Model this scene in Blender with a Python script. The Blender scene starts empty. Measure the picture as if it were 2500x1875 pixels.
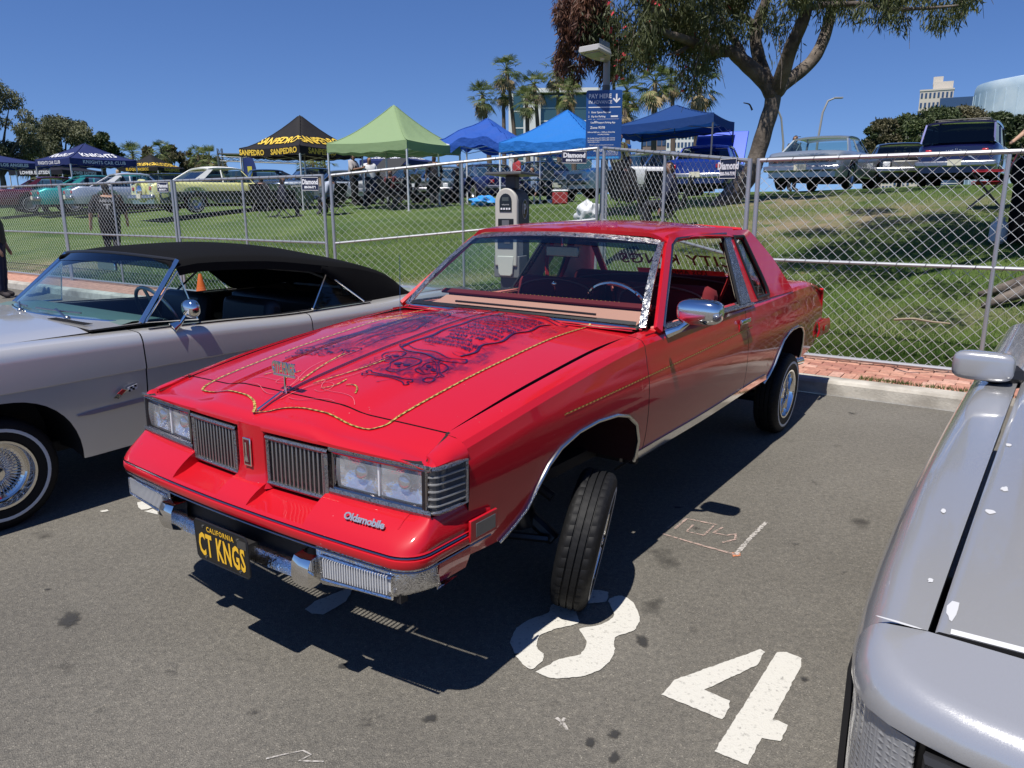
import bpy, bmesh, math, random
import numpy as np
from mathutils import Vector, Matrix, Euler
rnd = random.Random(7)
S = bpy.context.scene
COL = S.collection
# ------------------------------------------------------------------ camera
CAM_H, PITCH, ROLL, FPX = 1.6276, 0.235944, -0.005017, 1843.6
def cam_axes():
    cp, sp = math.cos(PITCH), math.sin(PITCH)
    f = Vector((0, cp, -sp)); u = Vector((0, sp, cp)); r = Vector((1, 0, 0))
    cr, sr = math.cos(ROLL), math.sin(ROLL)
    return r*cr+u*sr, u*cr-r*sr, f
CR, CU, CF = cam_axes()
CO = Vector((0, 0, CAM_H))
cam = bpy.data.cameras.new('camera'); camo = bpy.data.objects.new('camera', cam); COL.objects.link(camo)
cam.sensor_width = 36; cam.lens = FPX/2500*36; cam.clip_start = .05; cam.clip_end = 3000
mw = Matrix((CR, CU, -CF)).transposed().to_4x4(); mw.translation = CO
camo.matrix_world = mw
S.camera = camo
# ------------------------------------------------------------------ sky, sun, exposure
SUN = Vector((-.244, -.391, 1)).normalized()          # towards the sun
SUN_EL = math.asin(SUN.z); SUN_AZ = math.atan2(SUN.x, SUN.y)
W = bpy.data.worlds.new('World'); S.world = W; W.use_nodes = True
nt = W.node_tree; bg = nt.nodes['Background']
sky = nt.nodes.new('ShaderNodeTexSky'); sky.sky_type = 'NISHITA'; sky.sun_disc = False
sky.sun_elevation = SUN_EL; sky.sun_rotation = SUN_AZ
sky.air_density = 1.0; sky.dust_density = 0; sky.ozone_density = 3; sky.altitude = 1500
hs = nt.nodes.new('ShaderNodeHueSaturation'); hs.inputs['Saturation'].default_value = 1.20; hs.inputs['Hue'].default_value = .512
tcw = nt.nodes.new('ShaderNodeTexCoord'); sep = nt.nodes.new('ShaderNodeSeparateXYZ'); mxz = nt.nodes.new('ShaderNodeMath'); mxz.operation = 'MAXIMUM'; mxz.inputs[1].default_value = 0
adz = nt.nodes.new('ShaderNodeMath'); adz.inputs[1].default_value = .11; cmb = nt.nodes.new('ShaderNodeCombineXYZ'); nrm = nt.nodes.new('ShaderNodeVectorMath'); nrm.operation = 'NORMALIZE'
nt.links.new(tcw.outputs['Generated'], sep.inputs[0]); nt.links.new(sep.outputs[2], mxz.inputs[0]); nt.links.new(mxz.outputs[0], adz.inputs[0])
for k in (0, 1): nt.links.new(sep.outputs[k], cmb.inputs[k])
nt.links.new(adz.outputs[0], cmb.inputs[2]); nt.links.new(cmb.outputs[0], nrm.inputs[0]); nt.links.new(nrm.outputs[0], sky.inputs[0])
nt.links.new(sky.outputs[0], hs.inputs['Color']); nt.links.new(hs.outputs[0], bg.inputs[0]); bg.inputs[1].default_value = .100
sl = bpy.data.lights.new('sun', 'SUN'); sl.energy = 5.0; sl.angle = math.radians(.53); sl.color = (1, .955, .89)
slo = bpy.data.objects.new('sun', sl); COL.objects.link(slo)
slo.rotation_euler = SUN.to_track_quat('Z', 'Y').to_euler()
S.view_settings.view_transform = 'Standard'; S.view_settings.look = 'None'
S.view_settings.exposure = .33; S.view_settings.gamma = 1; S.view_settings.use_curve_mapping = False
S.cycles.max_bounces = 8; S.cycles.transparent_max_bounces = 24; S.cycles.caustics_reflective = False; S.cycles.caustics_refractive = False
S.cycles.use_denoising = True
# ------------------------------------------------------------------ terrain and places
KA = Vector((2.72, 6.30)); KD = Vector((.8205, -.5716)); KN = Vector((.5716, .8205))   # kerb line, its direction, away from the lot
KH = .13
def st(x, y):
    d = Vector((x, y))-KA
    return d.dot(KN), d.dot(KD)
def sst(a, b, x):
    t = min(1, max(0, (x-a)/(b-a))); return t*t*(3-2*t)
def ter(x, y):
    s, t = st(x, y)
    if s < 1.0: return KH
    q = s-1.0
    tt = min(1, max(0, (t+15)/15.0)); tt = tt*tt*(3-2*tt)
    top = 1.42+.37*tt
    k = min(1, q/12.5)
    z = KH+top*(1-(1-k)**1.5)
    z += .02*min(max(0, q-12.5), 40)
    z += .035*math.sin(x*.55+1)*math.sin(y*.43)*min(1, q/3)
    return z
def pix(u, v):
    return CF+CR*((u-1250)/FPX)+CU*((937.5-v)/FPX)
def at_z(u, v, z):
    d = pix(u, v); return CO+d*((z-CAM_H)/d.z)
def at_y(u, v, Y):
    d = pix(u, v); return CO+d*(Y/d.y)
def zv(v, D): return CAM_H+D*math.tan(math.atan((937.5-v)/FPX)-PITCH)
def on_ground(u, Y):
    d = pix(u, 500); x = d.x/d.y*Y; return Vector((x, Y, ter(x, Y)))
# ------------------------------------------------------------------ object helpers
def tag(o, label=None, cat=None, group=None, kind=None):
    if label: o['label'] = label
    if cat: o['category'] = cat
    if group: o['group'] = group
    if kind: o['kind'] = kind
    return o
def thing(name, label, cat, loc=(0, 0, 0), rz=0, group=None):
    o = bpy.data.objects.new(name, None); COL.objects.link(o); o.location = loc; o.rotation_euler = (0, 0, rz)
    o.empty_display_size = .2
    return tag(o, label, cat, group)
def smooth(me, on=True):
    me.polygons.foreach_set('use_smooth', [on]*len(me.polygons))
def mkobj(name, me, mat=None, parent=None, loc=None):
    o = bpy.data.objects.new(name, me); COL.objects.link(o)
    if mat is not None and len(me.materials) == 0: me.materials.append(mat)
    if parent: o.parent = parent
    if loc is not None: o.location = loc
    return o
class MB:
    "collects geometry for one mesh"
    def __init__(s): s.v = []; s.f = []; s.m = []; s.mi = 0
    def add(s, vs, fs):
        b = len(s.v); s.v.extend([tuple(p) for p in vs]); s.f.extend([tuple(b+i for i in q) for q in fs]); s.m.extend([s.mi]*len(fs)); return s
    def box(s, c, d, R=None, taper=1):
        x, y, z = [k/2 for k in d]; c = Vector(c)
        P = [Vector((a*x*(taper if e > 0 else 1), b*y*(taper if e > 0 else 1), e*z)) for e in (-1, 1) for a, b in ((-1, -1), (1, -1), (1, 1), (-1, 1))]
        if R is not None: P = [R @ p for p in P]
        return s.add([c+p for p in P], [(3, 2, 1, 0), (4, 5, 6, 7), (0, 1, 5, 4), (1, 2, 6, 5), (2, 3, 7, 6), (3, 0, 4, 7)])
    def tube(s, pts, r, n=8, cap=True, closed=False):
        pts = [Vector(p) for p in pts]; m = len(pts); rr = r if isinstance(r, (list, tuple)) else [r]*m
        up = None; vs = []
        for i, p in enumerate(pts):
            if closed: t = pts[(i+1) % m]-pts[i-1]
            else: t = pts[min(i+1, m-1)]-pts[max(i-1, 0)]
            t.normalize()
            if up is None:
                a = Vector((0, 0, 1)) if abs(t.z) < .9 else Vector((1, 0, 0)); up = a.cross(t).normalized()
            up = (up-t*up.dot(t)).normalized(); w = t.cross(up)
            vs += [p+(up*math.cos(2*math.pi*k/n)+w*math.sin(2*math.pi*k/n))*rr[i] for k in range(n)]
        fs = []
        for i in range(m if closed else m-1):
            j = (i+1) % m
            fs += [(i*n+k, i*n+(k+1) % n, j*n+(k+1) % n, j*n+k) for k in range(n)]
        if cap and not closed: fs += [tuple(range(n))[::-1], tuple((m-1)*n+k for k in range(n))]
        return s.add(vs, fs)
    def lathe(s, prof, n=32, M=None):
        "prof = [(r, h)] about local Z"
        vs = []; fs = []
        for r, h in prof: vs += [Vector((r*math.cos(2*math.pi*k/n), r*math.sin(2*math.pi*k/n), h)) for k in range(n)]
        for i in range(len(prof)-1):
            fs += [(i*n+k, i*n+(k+1) % n, (i+1)*n+(k+1) % n, (i+1)*n+k) for k in range(n)]
        if M is not None: vs = [M @ v for v in vs]
        return s.add(vs, fs)
    def prism(s, poly, h, M=None):
        "polygon in XY extruded h along Z"
        n = len(poly); vs = [Vector((x, y, 0)) for x, y in poly]+[Vector((x, y, h)) for x, y in poly]
        if M is not None: vs = [M @ v for v in vs]
        fs = [tuple(range(n))[::-1], tuple(range(n, 2*n))]+[(i, (i+1) % n, n+(i+1) % n, n+i) for i in range(n)]
        return s.add(vs, fs)
    def grid(s, P, flip=False, closed=False):
        "P[i][j] rows of points"
        a, b = len(P), len(P[0]); vs = [p for row in P for p in row]; fs = []
        for i in range(a-1):
            for j in range(b if closed else b-1):
                k = (j+1) % b
                q = (i*b+j, i*b+k, (i+1)*b+k, (i+1)*b+j); fs.append(q[::-1] if flip else q)
        return s.add(vs, fs)
    def strip(s, path, nrm, w, h=0):
        "flat ribbon along path, width w, normal nrm (callable or vector)"
        path = [Vector(p) for p in path]; rows = []
        for i, p in enumerate(path):
            t = (path[min(i+1, len(path)-1)]-path[max(i-1, 0)]).normalized(); n = Vector(nrm(p) if callable(nrm) else nrm)
            b = t.cross(n).normalized(); ww = w[i] if isinstance(w, (list, tuple)) else w
            rows.append([p-b*ww/2+n*h, p+b*ww/2+n*h])
        return s.grid(rows)
    def sphere(s, c, r, n=12, m=8, M=None):
        c = Vector(c); rr = r if isinstance(r, (list, tuple)) else (r, r, r); P = []
        for i in range(m+1):
            a = math.pi*i/m
            P.append([c+Vector((rr[0]*math.sin(a)*math.cos(2*math.pi*k/n), rr[1]*math.sin(a)*math.sin(2*math.pi*k/n), -rr[2]*math.cos(a))) for k in range(n)])
        if M is not None: P = [[M @ p for p in row] for row in P]
        return s.grid(P, closed=True, flip=False)
    def mesh(s, name, sm=True):
        me = bpy.data.meshes.new(name); me.from_pydata(s.v, [], s.f)
        if any(s.m): me.polygons.foreach_set('material_index', s.m)
        if sm: smooth(me)
        me.update(); return me
    def build(s, name, mat, parent=None, sm=True, bevel=0, sub=0, solid=0, edge=35, loc=None, fix=False, rim=None):
        me = s.mesh(name, sm)
        if isinstance(mat, (list, tuple)):
            for m in mat: me.materials.append(m)
        else: me.materials.append(mat)
        if fix:
            bm = bmesh.new(); bm.from_mesh(me); bmesh.ops.remove_doubles(bm, verts=bm.verts, dist=1e-5); bmesh.ops.recalc_face_normals(bm, faces=bm.faces); bm.to_mesh(me); bm.free()
        if sm and edge: me.set_sharp_from_angle(angle=math.radians(edge))
        o = mkobj(name, me, None, parent, loc)
        if solid:
            m = o.modifiers.new('solid', 'SOLIDIFY'); m.thickness = abs(solid); m.offset = -1 if solid > 0 else 1
            if rim is not None: me.materials.append(rim); m.material_offset_rim = len(me.materials)-1; m.material_offset = len(me.materials)-1
        if solid and sm:
            m = o.modifiers.new('split', 'EDGE_SPLIT'); m.split_angle = math.radians(50)
        if sub:
            m = o.modifiers.new('sub', 'SUBSURF'); m.levels = m.render_levels = sub
        if bevel:
            m = o.modifiers.new('bev', 'BEVEL'); m.width = bevel; m.segments = 2; m.limit_method = 'ANGLE'; m.angle_limit = math.radians(40)
        return o
def copy_tree(o, parent=None, label=None, group=None):
    c = o.copy(); COL.objects.link(c); c.parent = parent
    if label: c['label'] = label
    if group: c['group'] = group
    for ch in o.children: copy_tree(ch, c)
    return c
def interp(tab, x):
    if x <= tab[0][0]: return tab[0][1]
    for (a, b), (c, d) in zip(tab, tab[1:]):
        if x <= c: return b+(d-b)*(x-a)/(c-a)
    return tab[-1][1]
class Spl:
    "smooth monotone-ish cubic through points"
    def __init__(s, pts):
        pts = sorted(pts); s.x = [p[0] for p in pts]; s.y = [p[1] for p in pts]; n = len(pts); s.m = []
        d = [(s.y[i+1]-s.y[i])/(s.x[i+1]-s.x[i]) for i in range(n-1)]
        for i in range(n):
            if i == 0: s.m.append(d[0])
            elif i == n-1: s.m.append(d[-1])
            elif d[i-1]*d[i] <= 0: s.m.append(0)
            else:
                h0 = s.x[i]-s.x[i-1]; h1 = s.x[i+1]-s.x[i]; w1 = 2*h1+h0; w2 = h1+2*h0
                s.m.append((w1+w2)/(w1/d[i-1]+w2/d[i]))
    def __call__(s, x):
        if x <= s.x[0]: return s.y[0]
        if x >= s.x[-1]: return s.y[-1]
        for i in range(len(s.x)-1):
            if x <= s.x[i+1]:
                h = s.x[i+1]-s.x[i]; t = (x-s.x[i])/h
                return (2*t**3-3*t*t+1)*s.y[i]+(t**3-2*t*t+t)*h*s.m[i]+(-2*t**3+3*t*t)*s.y[i+1]+(t**3-t*t)*h*s.m[i+1]
def lin(a, b, n): return [a+(b-a)*i/(n-1) for i in range(n)]
def text_geo(body, size=1, align='CENTER', bold=0, spacing=1, res=2):
    cu = bpy.data.curves.new('lettering', 'FONT'); cu.body = body; cu.size = size; cu.align_x = align; cu.align_y = 'CENTER'
    cu.resolution_u = res; cu.offset = bold; cu.space_character = spacing
    o = bpy.data.objects.new('lettering', cu)
    me = bpy.data.meshes.new_from_object(o)
    vs = [tuple(v.co) for v in me.vertices]; fs = [tuple(p.vertices) for p in me.polygons]
    bpy.data.objects.remove(o); bpy.data.meshes.remove(me); bpy.data.curves.remove(cu)
    return vs, fs
def text_mb(mb, body, f, size, **k):
    "adds text mapped by f(x, y) -> point"
    vs, fs = text_geo(body, size, **k)
    mb.add([f(v[0], v[1]) for v in vs], fs); return mb
def text_w(body, size, **k):
    vs, fs = text_geo(body, size, **k); xs = [v[0] for v in vs]; return max(xs)-min(xs)
# ------------------------------------------------------------------ materials
MATS = {}
def mat(name, col=(.5, .5, .5), rough=.5, metal=0, coat=0, spec=.5, trans=0, ior=1.45, alpha=1, emit=None):
    if name in MATS: return MATS[name]
    m = bpy.data.materials.new(name); m.use_nodes = True; b = m.node_tree.nodes['Principled BSDF']
    b.inputs['Base Color'].default_value = (*col, 1); b.inputs['Roughness'].default_value = rough; b.inputs['Metallic'].default_value = metal
    b.inputs['Coat Weight'].default_value = coat; b.inputs['Coat Roughness'].default_value = .03
    b.inputs['Specular IOR Level'].default_value = spec; b.inputs['Transmission Weight'].default_value = trans; b.inputs['IOR'].default_value = ior; b.inputs['Alpha'].default_value = alpha
    MATS[name] = m; return m
def nodes(m): return m.node_tree.nodes, m.node_tree.links, m.node_tree.nodes['Principled BSDF']
def noise_col(m, c1, c2, scale=5, detail=4, lo=.35, hi=.65, coords='Object', c3=None, scale3=1, rough=.6):
    N, L, b = nodes(m); tc = N.new('ShaderNodeTexCoord'); n = N.new('ShaderNodeTexNoise'); n.inputs['Scale'].default_value = scale; n.inputs['Detail'].default_value = detail; n.inputs['Roughness'].default_value = rough
    L.new(tc.outputs[coords], n.inputs['Vector']); r = N.new('ShaderNodeValToRGB'); r.color_ramp.elements[0].position = lo; r.color_ramp.elements[1].position = hi
    r.color_ramp.elements[0].color = (*c1, 1); r.color_ramp.elements[1].color = (*c2, 1); L.new(n.outputs['Fac'], r.inputs['Fac'])
    out = r.outputs['Color']
    if c3 is not None:
        n2 = N.new('ShaderNodeTexNoise'); n2.inputs['Scale'].default_value = scale3; n2.inputs['Detail'].default_value = 3; L.new(tc.outputs[coords], n2.inputs['Vector'])
        r2 = N.new('ShaderNodeValToRGB'); r2.color_ramp.elements[0].position = .5; r2.color_ramp.elements[1].position = .68; L.new(n2.outputs['Fac'], r2.inputs['Fac'])
        mx = N.new('ShaderNodeMix'); mx.data_type = 'RGBA'; L.new(r2.outputs['Color'], mx.inputs['Factor']); L.new(out, mx.inputs['A']); mx.inputs['B'].default_value = (*c3, 1); out = mx.outputs['Result']
    L.new(out, b.inputs['Base Color']); return m
def bump(m, scale=50, dist=.01, strength=.5, detail=3, coords='Object'):
    N, L, b = nodes(m); tc = N.new('ShaderNodeTexCoord'); n = N.new('ShaderNodeTexNoise'); n.inputs['Scale'].default_value = scale; n.inputs['Detail'].default_value = detail
    L.new(tc.outputs[coords], n.inputs['Vector']); bp = N.new('ShaderNodeBump'); bp.inputs['Distance'].default_value = dist; bp.inputs['Strength'].default_value = strength
    L.new(n.outputs['Fac'], bp.inputs['Height']); L.new(bp.outputs['Normal'], b.inputs['Normal']); return m
def dusty(m, scale=2.2, dist=.0022, specks=True):
    "slight waviness of old body panels and fine dust specks"
    N, L, b = nodes(m); tc = N.new('ShaderNodeTexCoord'); n = N.new('ShaderNodeTexNoise'); n.inputs['Scale'].default_value = scale; n.inputs['Detail'].default_value = 2; L.new(tc.outputs['Object'], n.inputs['Vector'])
    bp = N.new('ShaderNodeBump'); bp.inputs['Distance'].default_value = dist; bp.inputs['Strength'].default_value = .6; L.new(n.outputs['Fac'], bp.inputs['Height']); L.new(bp.outputs['Normal'], b.inputs['Coat Normal'])
    v = N.new('ShaderNodeTexVoronoi'); v.inputs['Scale'].default_value = 34; L.new(tc.outputs['Object'], v.inputs['Vector']); mr = N.new('ShaderNodeMapRange'); mr.inputs[1].default_value = .045; mr.inputs[2].default_value = .075; mr.inputs[3].default_value = .55; mr.inputs[4].default_value = 0; L.new(v.outputs['Distance'], mr.inputs[0])
    n2 = N.new('ShaderNodeTexNoise'); n2.inputs['Scale'].default_value = 5; n2.inputs['Detail'].default_value = 5; L.new(tc.outputs['Object'], n2.inputs['Vector']); m2 = N.new('ShaderNodeMapRange'); m2.inputs[1].default_value = .52; m2.inputs[2].default_value = .7; L.new(n2.outputs['Fac'], m2.inputs[0])
    mu = N.new('ShaderNodeMath'); mu.operation = 'MULTIPLY'; L.new(mr.outputs[0], mu.inputs[0]); L.new(m2.outputs[0], mu.inputs[1]); mx = N.new('ShaderNodeMix'); mx.data_type = 'RGBA'; L.new(mu.outputs[0], mx.inputs['Factor']); mx.inputs['A'].default_value = b.inputs['Base Color'].default_value; mx.inputs['B'].default_value = (.6, .55, .5, 1); L.new(mx.outputs['Result'], b.inputs['Base Color'])
    m3 = N.new('ShaderNodeMapRange'); m3.inputs[1].default_value = .35; m3.inputs[2].default_value = .75; m3.inputs[3].default_value = .02; m3.inputs[4].default_value = .10; L.new(n2.outputs['Fac'], m3.inputs[0]); L.new(m3.outputs[0], b.inputs['Coat Roughness']); return m
def paint(name, col, metal=0, rough=.35, coat=1, flake=0):
    if name in MATS: return MATS[name]
    m = mat(name, col, rough, metal, coat)
    if flake:
        N, L, b = nodes(m); tc = N.new('ShaderNodeTexCoord'); v = N.new('ShaderNodeTexVoronoi'); v.inputs['Scale'].default_value = 900; L.new(tc.outputs['Object'], v.inputs['Vector'])
        nm = N.new('ShaderNodeVectorMath'); nm.operation = 'SUBTRACT'; L.new(v.outputs['Color'], nm.inputs[0]); nm.inputs[1].default_value = (.5, .5, .5)
        sc = N.new('ShaderNodeVectorMath'); sc.operation = 'SCALE'; L.new(nm.outputs[0], sc.inputs[0]); sc.inputs['Scale'].default_value = flake
        ge = N.new('ShaderNodeNewGeometry'); ad = N.new('ShaderNodeVectorMath'); ad.operation = 'ADD'; L.new(ge.outputs['Normal'], ad.inputs[0]); L.new(sc.outputs[0], ad.inputs[1])
        no = N.new('ShaderNodeVectorMath'); no.operation = 'NORMALIZE'; L.new(ad.outputs[0], no.inputs[0]); L.new(no.outputs[0], b.inputs['Normal'])
    return m
CHROME = mat('chrome', (.80, .78, .745), .05, 1)
RUBBER = bump(mat('rubber', (.007, .007, .0075), .62, 0, 0, .3), 220, .001, .4)
BLACK = mat('black_plastic', (.012, .012, .013), .45)
DARK = mat('dark_underbody', (.012, .011, .011), .7)
def engraved():
    m = mat('engraved_chrome', (.80, .81, .82), .17, 1); N, L, b = nodes(m)
    tc = N.new('ShaderNodeTexCoord'); n = N.new('ShaderNodeTexNoise'); n.inputs['Scale'].default_value = 26; n.inputs['Detail'].default_value = 1; n.inputs['Distortion'].default_value = 2.5
    L.new(tc.outputs['Object'], n.inputs['Vector'])
    w = N.new('ShaderNodeMath'); w.operation = 'MULTIPLY'; w.inputs[1].default_value = 42; L.new(n.outputs['Fac'], w.inputs[0])
    s = N.new('ShaderNodeMath'); s.operation = 'SINE'; L.new(w.outputs[0], s.inputs[0])
    bp = N.new('ShaderNodeBump'); bp.inputs['Distance'].default_value = .002; bp.inputs['Strength'].default_value = .22; L.new(s.outputs[0], bp.inputs['Height']); L.new(bp.outputs['Normal'], b.inputs['Normal'])
    r = N.new('ShaderNodeValToRGB'); r.color_ramp.elements[0].position = .0; r.color_ramp.elements[1].position = .45; r.color_ramp.elements[0].color = (.42, .42, .43, 1); r.color_ramp.elements[1].color = (.80, .80, .81, 1)
    mp = N.new('ShaderNodeMath'); mp.operation = 'MULTIPLY_ADD'; mp.inputs[1].default_value = .5; mp.inputs[2].default_value = .5; L.new(s.outputs[0], mp.inputs[0]); L.new(mp.outputs[0], r.inputs['Fac']); L.new(r.outputs['Color'], b.inputs['Base Color'])
    return m
ENGR = engraved()
def dark_engraved():
    m = ENGR.copy(); m.name = 'dark_engraved_chrome'; N = m.node_tree.nodes; b = N['Principled BSDF']; b.inputs['Roughness'].default_value = .3; b.inputs['Metallic'].default_value = .85
    r = [n for n in N if n.type == 'VALTORGB'][0]; r.color_ramp.elements[0].color = (.10, .10, .10, 1); r.color_ramp.elements[1].color = (.34, .33, .32, 1); return m
DENGR = dark_engraved()
def bright_engraved():
    m = ENGR.copy(); m.name = 'bright_engraved_trim'; N = m.node_tree.nodes; b = N['Principled BSDF']; b.inputs['Roughness'].default_value = .24; b.inputs['Metallic'].default_value = .92
    r = [n for n in N if n.type == 'VALTORGB'][0]; r.color_ramp.elements[0].color = (.06, .06, .065, 1); r.color_ramp.elements[0].position = .30; r.color_ramp.elements[1].color = (.66, .66, .65, 1); r.color_ramp.elements[1].position = .66; return m
BENGR = bright_engraved()
def glass(name, tint=(.8, .9, .86), dark=0.0):
    "thin pane: mostly see-through, fresnel mirror on top"
    if name in MATS: return MATS[name]
    m = bpy.data.materials.new(name); m.use_nodes = True; N = m.node_tree.nodes; L = m.node_tree.links; N.clear()
    o = N.new('ShaderNodeOutputMaterial'); t = N.new('ShaderNodeBsdfTransparent'); t.inputs[0].default_value = (*[c*(1-dark) for c in tint], 1)
    g = N.new('ShaderNodeBsdfGlossy'); g.inputs['Roughness'].default_value = .02; g.inputs[0].default_value = (1, 1, 1, 1)
    f = N.new('ShaderNodeFresnel'); ge = N.new('ShaderNodeNewGeometry'); mi = N.new('ShaderNodeMapRange'); mi.inputs['To Min'].default_value = 1.5; mi.inputs['To Max'].default_value = 1/1.5; L.new(ge.outputs['Backfacing'], mi.inputs[0]); L.new(mi.outputs[0], f.inputs['IOR']); mx = N.new('ShaderNodeMixShader')
    L.new(f.outputs[0], mx.inputs[0]); L.new(t.outputs[0], mx.inputs[1]); L.new(g.outputs[0], mx.inputs[2]); L.new(mx.outputs[0], o.inputs[0]); MATS[name] = m; return m
GLASS = glass('window_glass', (.78, .88, .84))
GLASS_CLEAR = glass('clear_glass', (.92, .95, .93))
GLASS_TINT = glass('tinted_glass', (.35, .40, .40))
GLASS_DARK = glass('dark_glass', (.06, .07, .07))
# ================================================================== wheels
def tyre_mesh(R, w, rimR, tread=True, n=96, name='tyre'):
    "tyre about local Y (outer side +Y)"
    h = w/2
    prof = [(rimR, h*.80), (rimR+.012, h*.93), (R*.5+rimR*.5, h*1.04), (R-.028, h*.98), (R-.010, h*.84), (R-.002, h*.70)]
    if tread: prof += [(R, h*.62), (R, h*.42), (R-.009, h*.40), (R-.009, h*.34), (R+.001, h*.32), (R+.001, h*.04), (R-.009, h*.02)]
    prof += [(p[0], -p[1]) for p in prof[::-1]]
    P = []
    for k in range(n):
        a = 2*math.pi*k/n; row = []
        for i, (r, y) in enumerate(prof):
            rr = r
            if tread and abs(y) > .3*h and abs(y) < .72*h and r > R-.004 and k % 4 == 0: rr = r-.0035
            if tread and abs(y) <= .32*h and r > R-.004 and (k+2) % 4 == 0: rr = r-.0025
            sh = (y/h)*.06 if tread else 0
            row.append((rr*math.cos(a+sh), y, rr*math.sin(a+sh)))
        P.append(row)
    P.append(P[0]); mb = MB(); mb.grid(P)
    return mb
WW = mat('whitewall_rubber', (.62, .62, .60), .6)
def wheel(parent, loc, steer=0, camber=0, side=1, R=.29, w=.165, rimR=.172, white=True, spokes=40, detail=2, rim='wire', name='wheel', rm=None):
    hub = bpy.data.objects.new(name, None); COL.objects.link(hub); hub.parent = parent
    hub.matrix_local = Matrix.Translation(loc) @ Matrix.Rotation(steer+(0 if side > 0 else math.pi), 4, 'Z') @ Matrix.Rotation(-camber*(1), 4, 'X')
    h = w/2
    tyre_mesh(R, w, rimR, detail > 1, 168 if detail > 1 else 32).build('tyre', RUBBER, hub, edge=28)
    RY = Matrix.Rotation(-math.pi/2, 4, 'X')          # local Z -> +Y
    if white:
        m = MB(); r1 = rimR+(R-rimR)*.42; r2 = rimR+(R-rimR)*.56
        m.lathe([(r1, h*1.035), ((r1+r2)/2, h*1.06), (r2, h*1.035)], 48, RY); m.build('whitewall', WW, hub)
    n = 48 if detail > 1 else 24
    m = MB()
    if rim == 'wire':
        m.lathe([(rimR+.006, h*.86), (rimR+.004, h*.98), (rimR-.008, h*.97), (rimR-.014, h*.80), (rimR-.016, h*.1), (rimR-.035, -h*.05), (rimR-.045, -h*.25), (.05, -h*.4)], n, RY)
        m.lathe([(rimR-.016, h*.12), (rimR-.03, h*.18), (rimR-.045, h*.10), (rimR-.05, -h*.1)], n, RY)
    else:
        m.lathe([(rimR+.006, h*.86), (rimR+.004, h*.98), (rimR-.012, h*.95), (rimR-.03, h*.6), (rimR*.55, h*.35), (rimR*.45, h*.55), (.03, h*.62), (.0005, h*.62)], n, RY)
    m.build('rim', rm or CHROME, hub)
    if rim == 'wire':
        m = MB(); m.lathe([(.045, -h*.3), (.045, h*.35), (.036, h*.5), (.040, h*.55), (.036, h*.62), (.0005, h*.64)], 20, RY); m.build('hub_cap', CHROME, hub)
        if detail > 1:
            sm = MB(); sm.tube([(.042, h*.32, 0), (rimR-.032, h*.1, .026)], .0022, 5); sm.tube([(.042, -h*.1, 0.004), (rimR-.036, h*.0, -.022)], .0022, 5)
            me = sm.mesh('spoke'); me.materials.append(CHROME)
            for k in range(spokes):
                o = mkobj('spoke', me, None, hub); o.rotation_euler = (0, 2*math.pi*k/spokes, 0)
        else:
            sm = MB()
            for k in range(24):
                a = 2*math.pi*k/24; c, s_ = math.cos(a), math.sin(a); c2, s2 = math.cos(a+.15), math.sin(a+.15)
                sm.tube([(.04*c, h*.35, .04*s_), ((rimR-.03)*c2, h*.1, (rimR-.03)*s2)], .003, 3, cap=False)
            sm.build('spokes', CHROME, hub)
    return hub
# ================================================================== the red coupe
RX, RY_, RYAW, RPITCH, RROLL, RLIFT = -.3830, 3.3419, -2.18649, .016669, -.004439, .1010
RED = paint('candy_red_paint', (.47, .0065, .014), 0, .45, 1); RED.node_tree.nodes['Principled BSDF'].inputs['Specular IOR Level'].default_value = .15
dusty(RED)
TRIMRED = mat('red_velour', (.13, .006, .010), .9)
PINK = mat('faded_red_dash', (.60, .26, .21), .75)
CREAM = mat('cream_trim', (.50, .43, .35), .7)
GOLD = mat('gold_leaf', (.55, .36, .07), .4, .35)
def gold_leaf():
    m = GOLD; N, L, b = nodes(m); tc = N.new('ShaderNodeTexCoord'); v = N.new('ShaderNodeTexChecker'); v.inputs['Scale'].default_value = 70
    L.new(tc.outputs['Object'], v.inputs['Vector']); v.inputs['Color1'].default_value = (.66, .46, .12, 1); v.inputs['Color2'].default_value = (.22, .12, .02, 1); L.new(v.outputs['Color'], b.inputs['Base Color'])
gold_leaf()
INK = mat('airbrush_ink', (.020, .003, .035), .35, 0, .6)
INK2 = mat('airbrush_haze', (.17, .004, .035), .35, 0, .6)
car = thing('lowrider_coupe', 'red two-door lowrider coupe with airbrushed hood and chrome trim', 'car')
car.matrix_world = Matrix.Translation((RX, RY_, RLIFT)) @ Matrix.Rotation(RYAW, 4, 'Z') @ Matrix.Rotation(RROLL, 4, 'X') @ Matrix.Rotation(-RPITCH, 4, 'Y')
_zc = Spl([(.99, .742), (.94, .776), (.85, .816), (.5, .891), (.136, .945), (-.336, .995), (-.7, 1.006)])
def hoodz(x, y):
    a = abs(y); return _zc(x)-.016*sst(.27, .40, a)-.085*a*a
yw = Spl([(1.0, .80), (.75, .815), (.4, .832), (0, .842), (-.5, .848), (-1.2, .853), (-1.85, .855), (-2.6, .85), (-3.2, .83), (-3.9, .785)])
ins = Spl([(.30, .08), (.36, .05), (.45, .02), (.55, .005), (.65, 0), (.74, .002), (.795, .010), (.83, .018), (.90, .026), (1.0, .04)])
ztop = Spl([(.745, .792), (.4, .850), (0, .902), (-.35, .938), (-.6, .956), (-1.2, .966), (-2.0, .976), (-2.5, .986), (-3.0, 1.0), (-3.45, .998), (-3.72, .965), (-3.9, .93)])
AF = [(.53, .355), (.47, .40), (.412, .45), (.366, .519), (.302, .59), (.227, .637), (.102, .67), (-.044, .68), (-.203, .67), (-.307, .644), (-.395, .588), (-.44, .502), (-.452, .42), (-.453, .395)]
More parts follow.
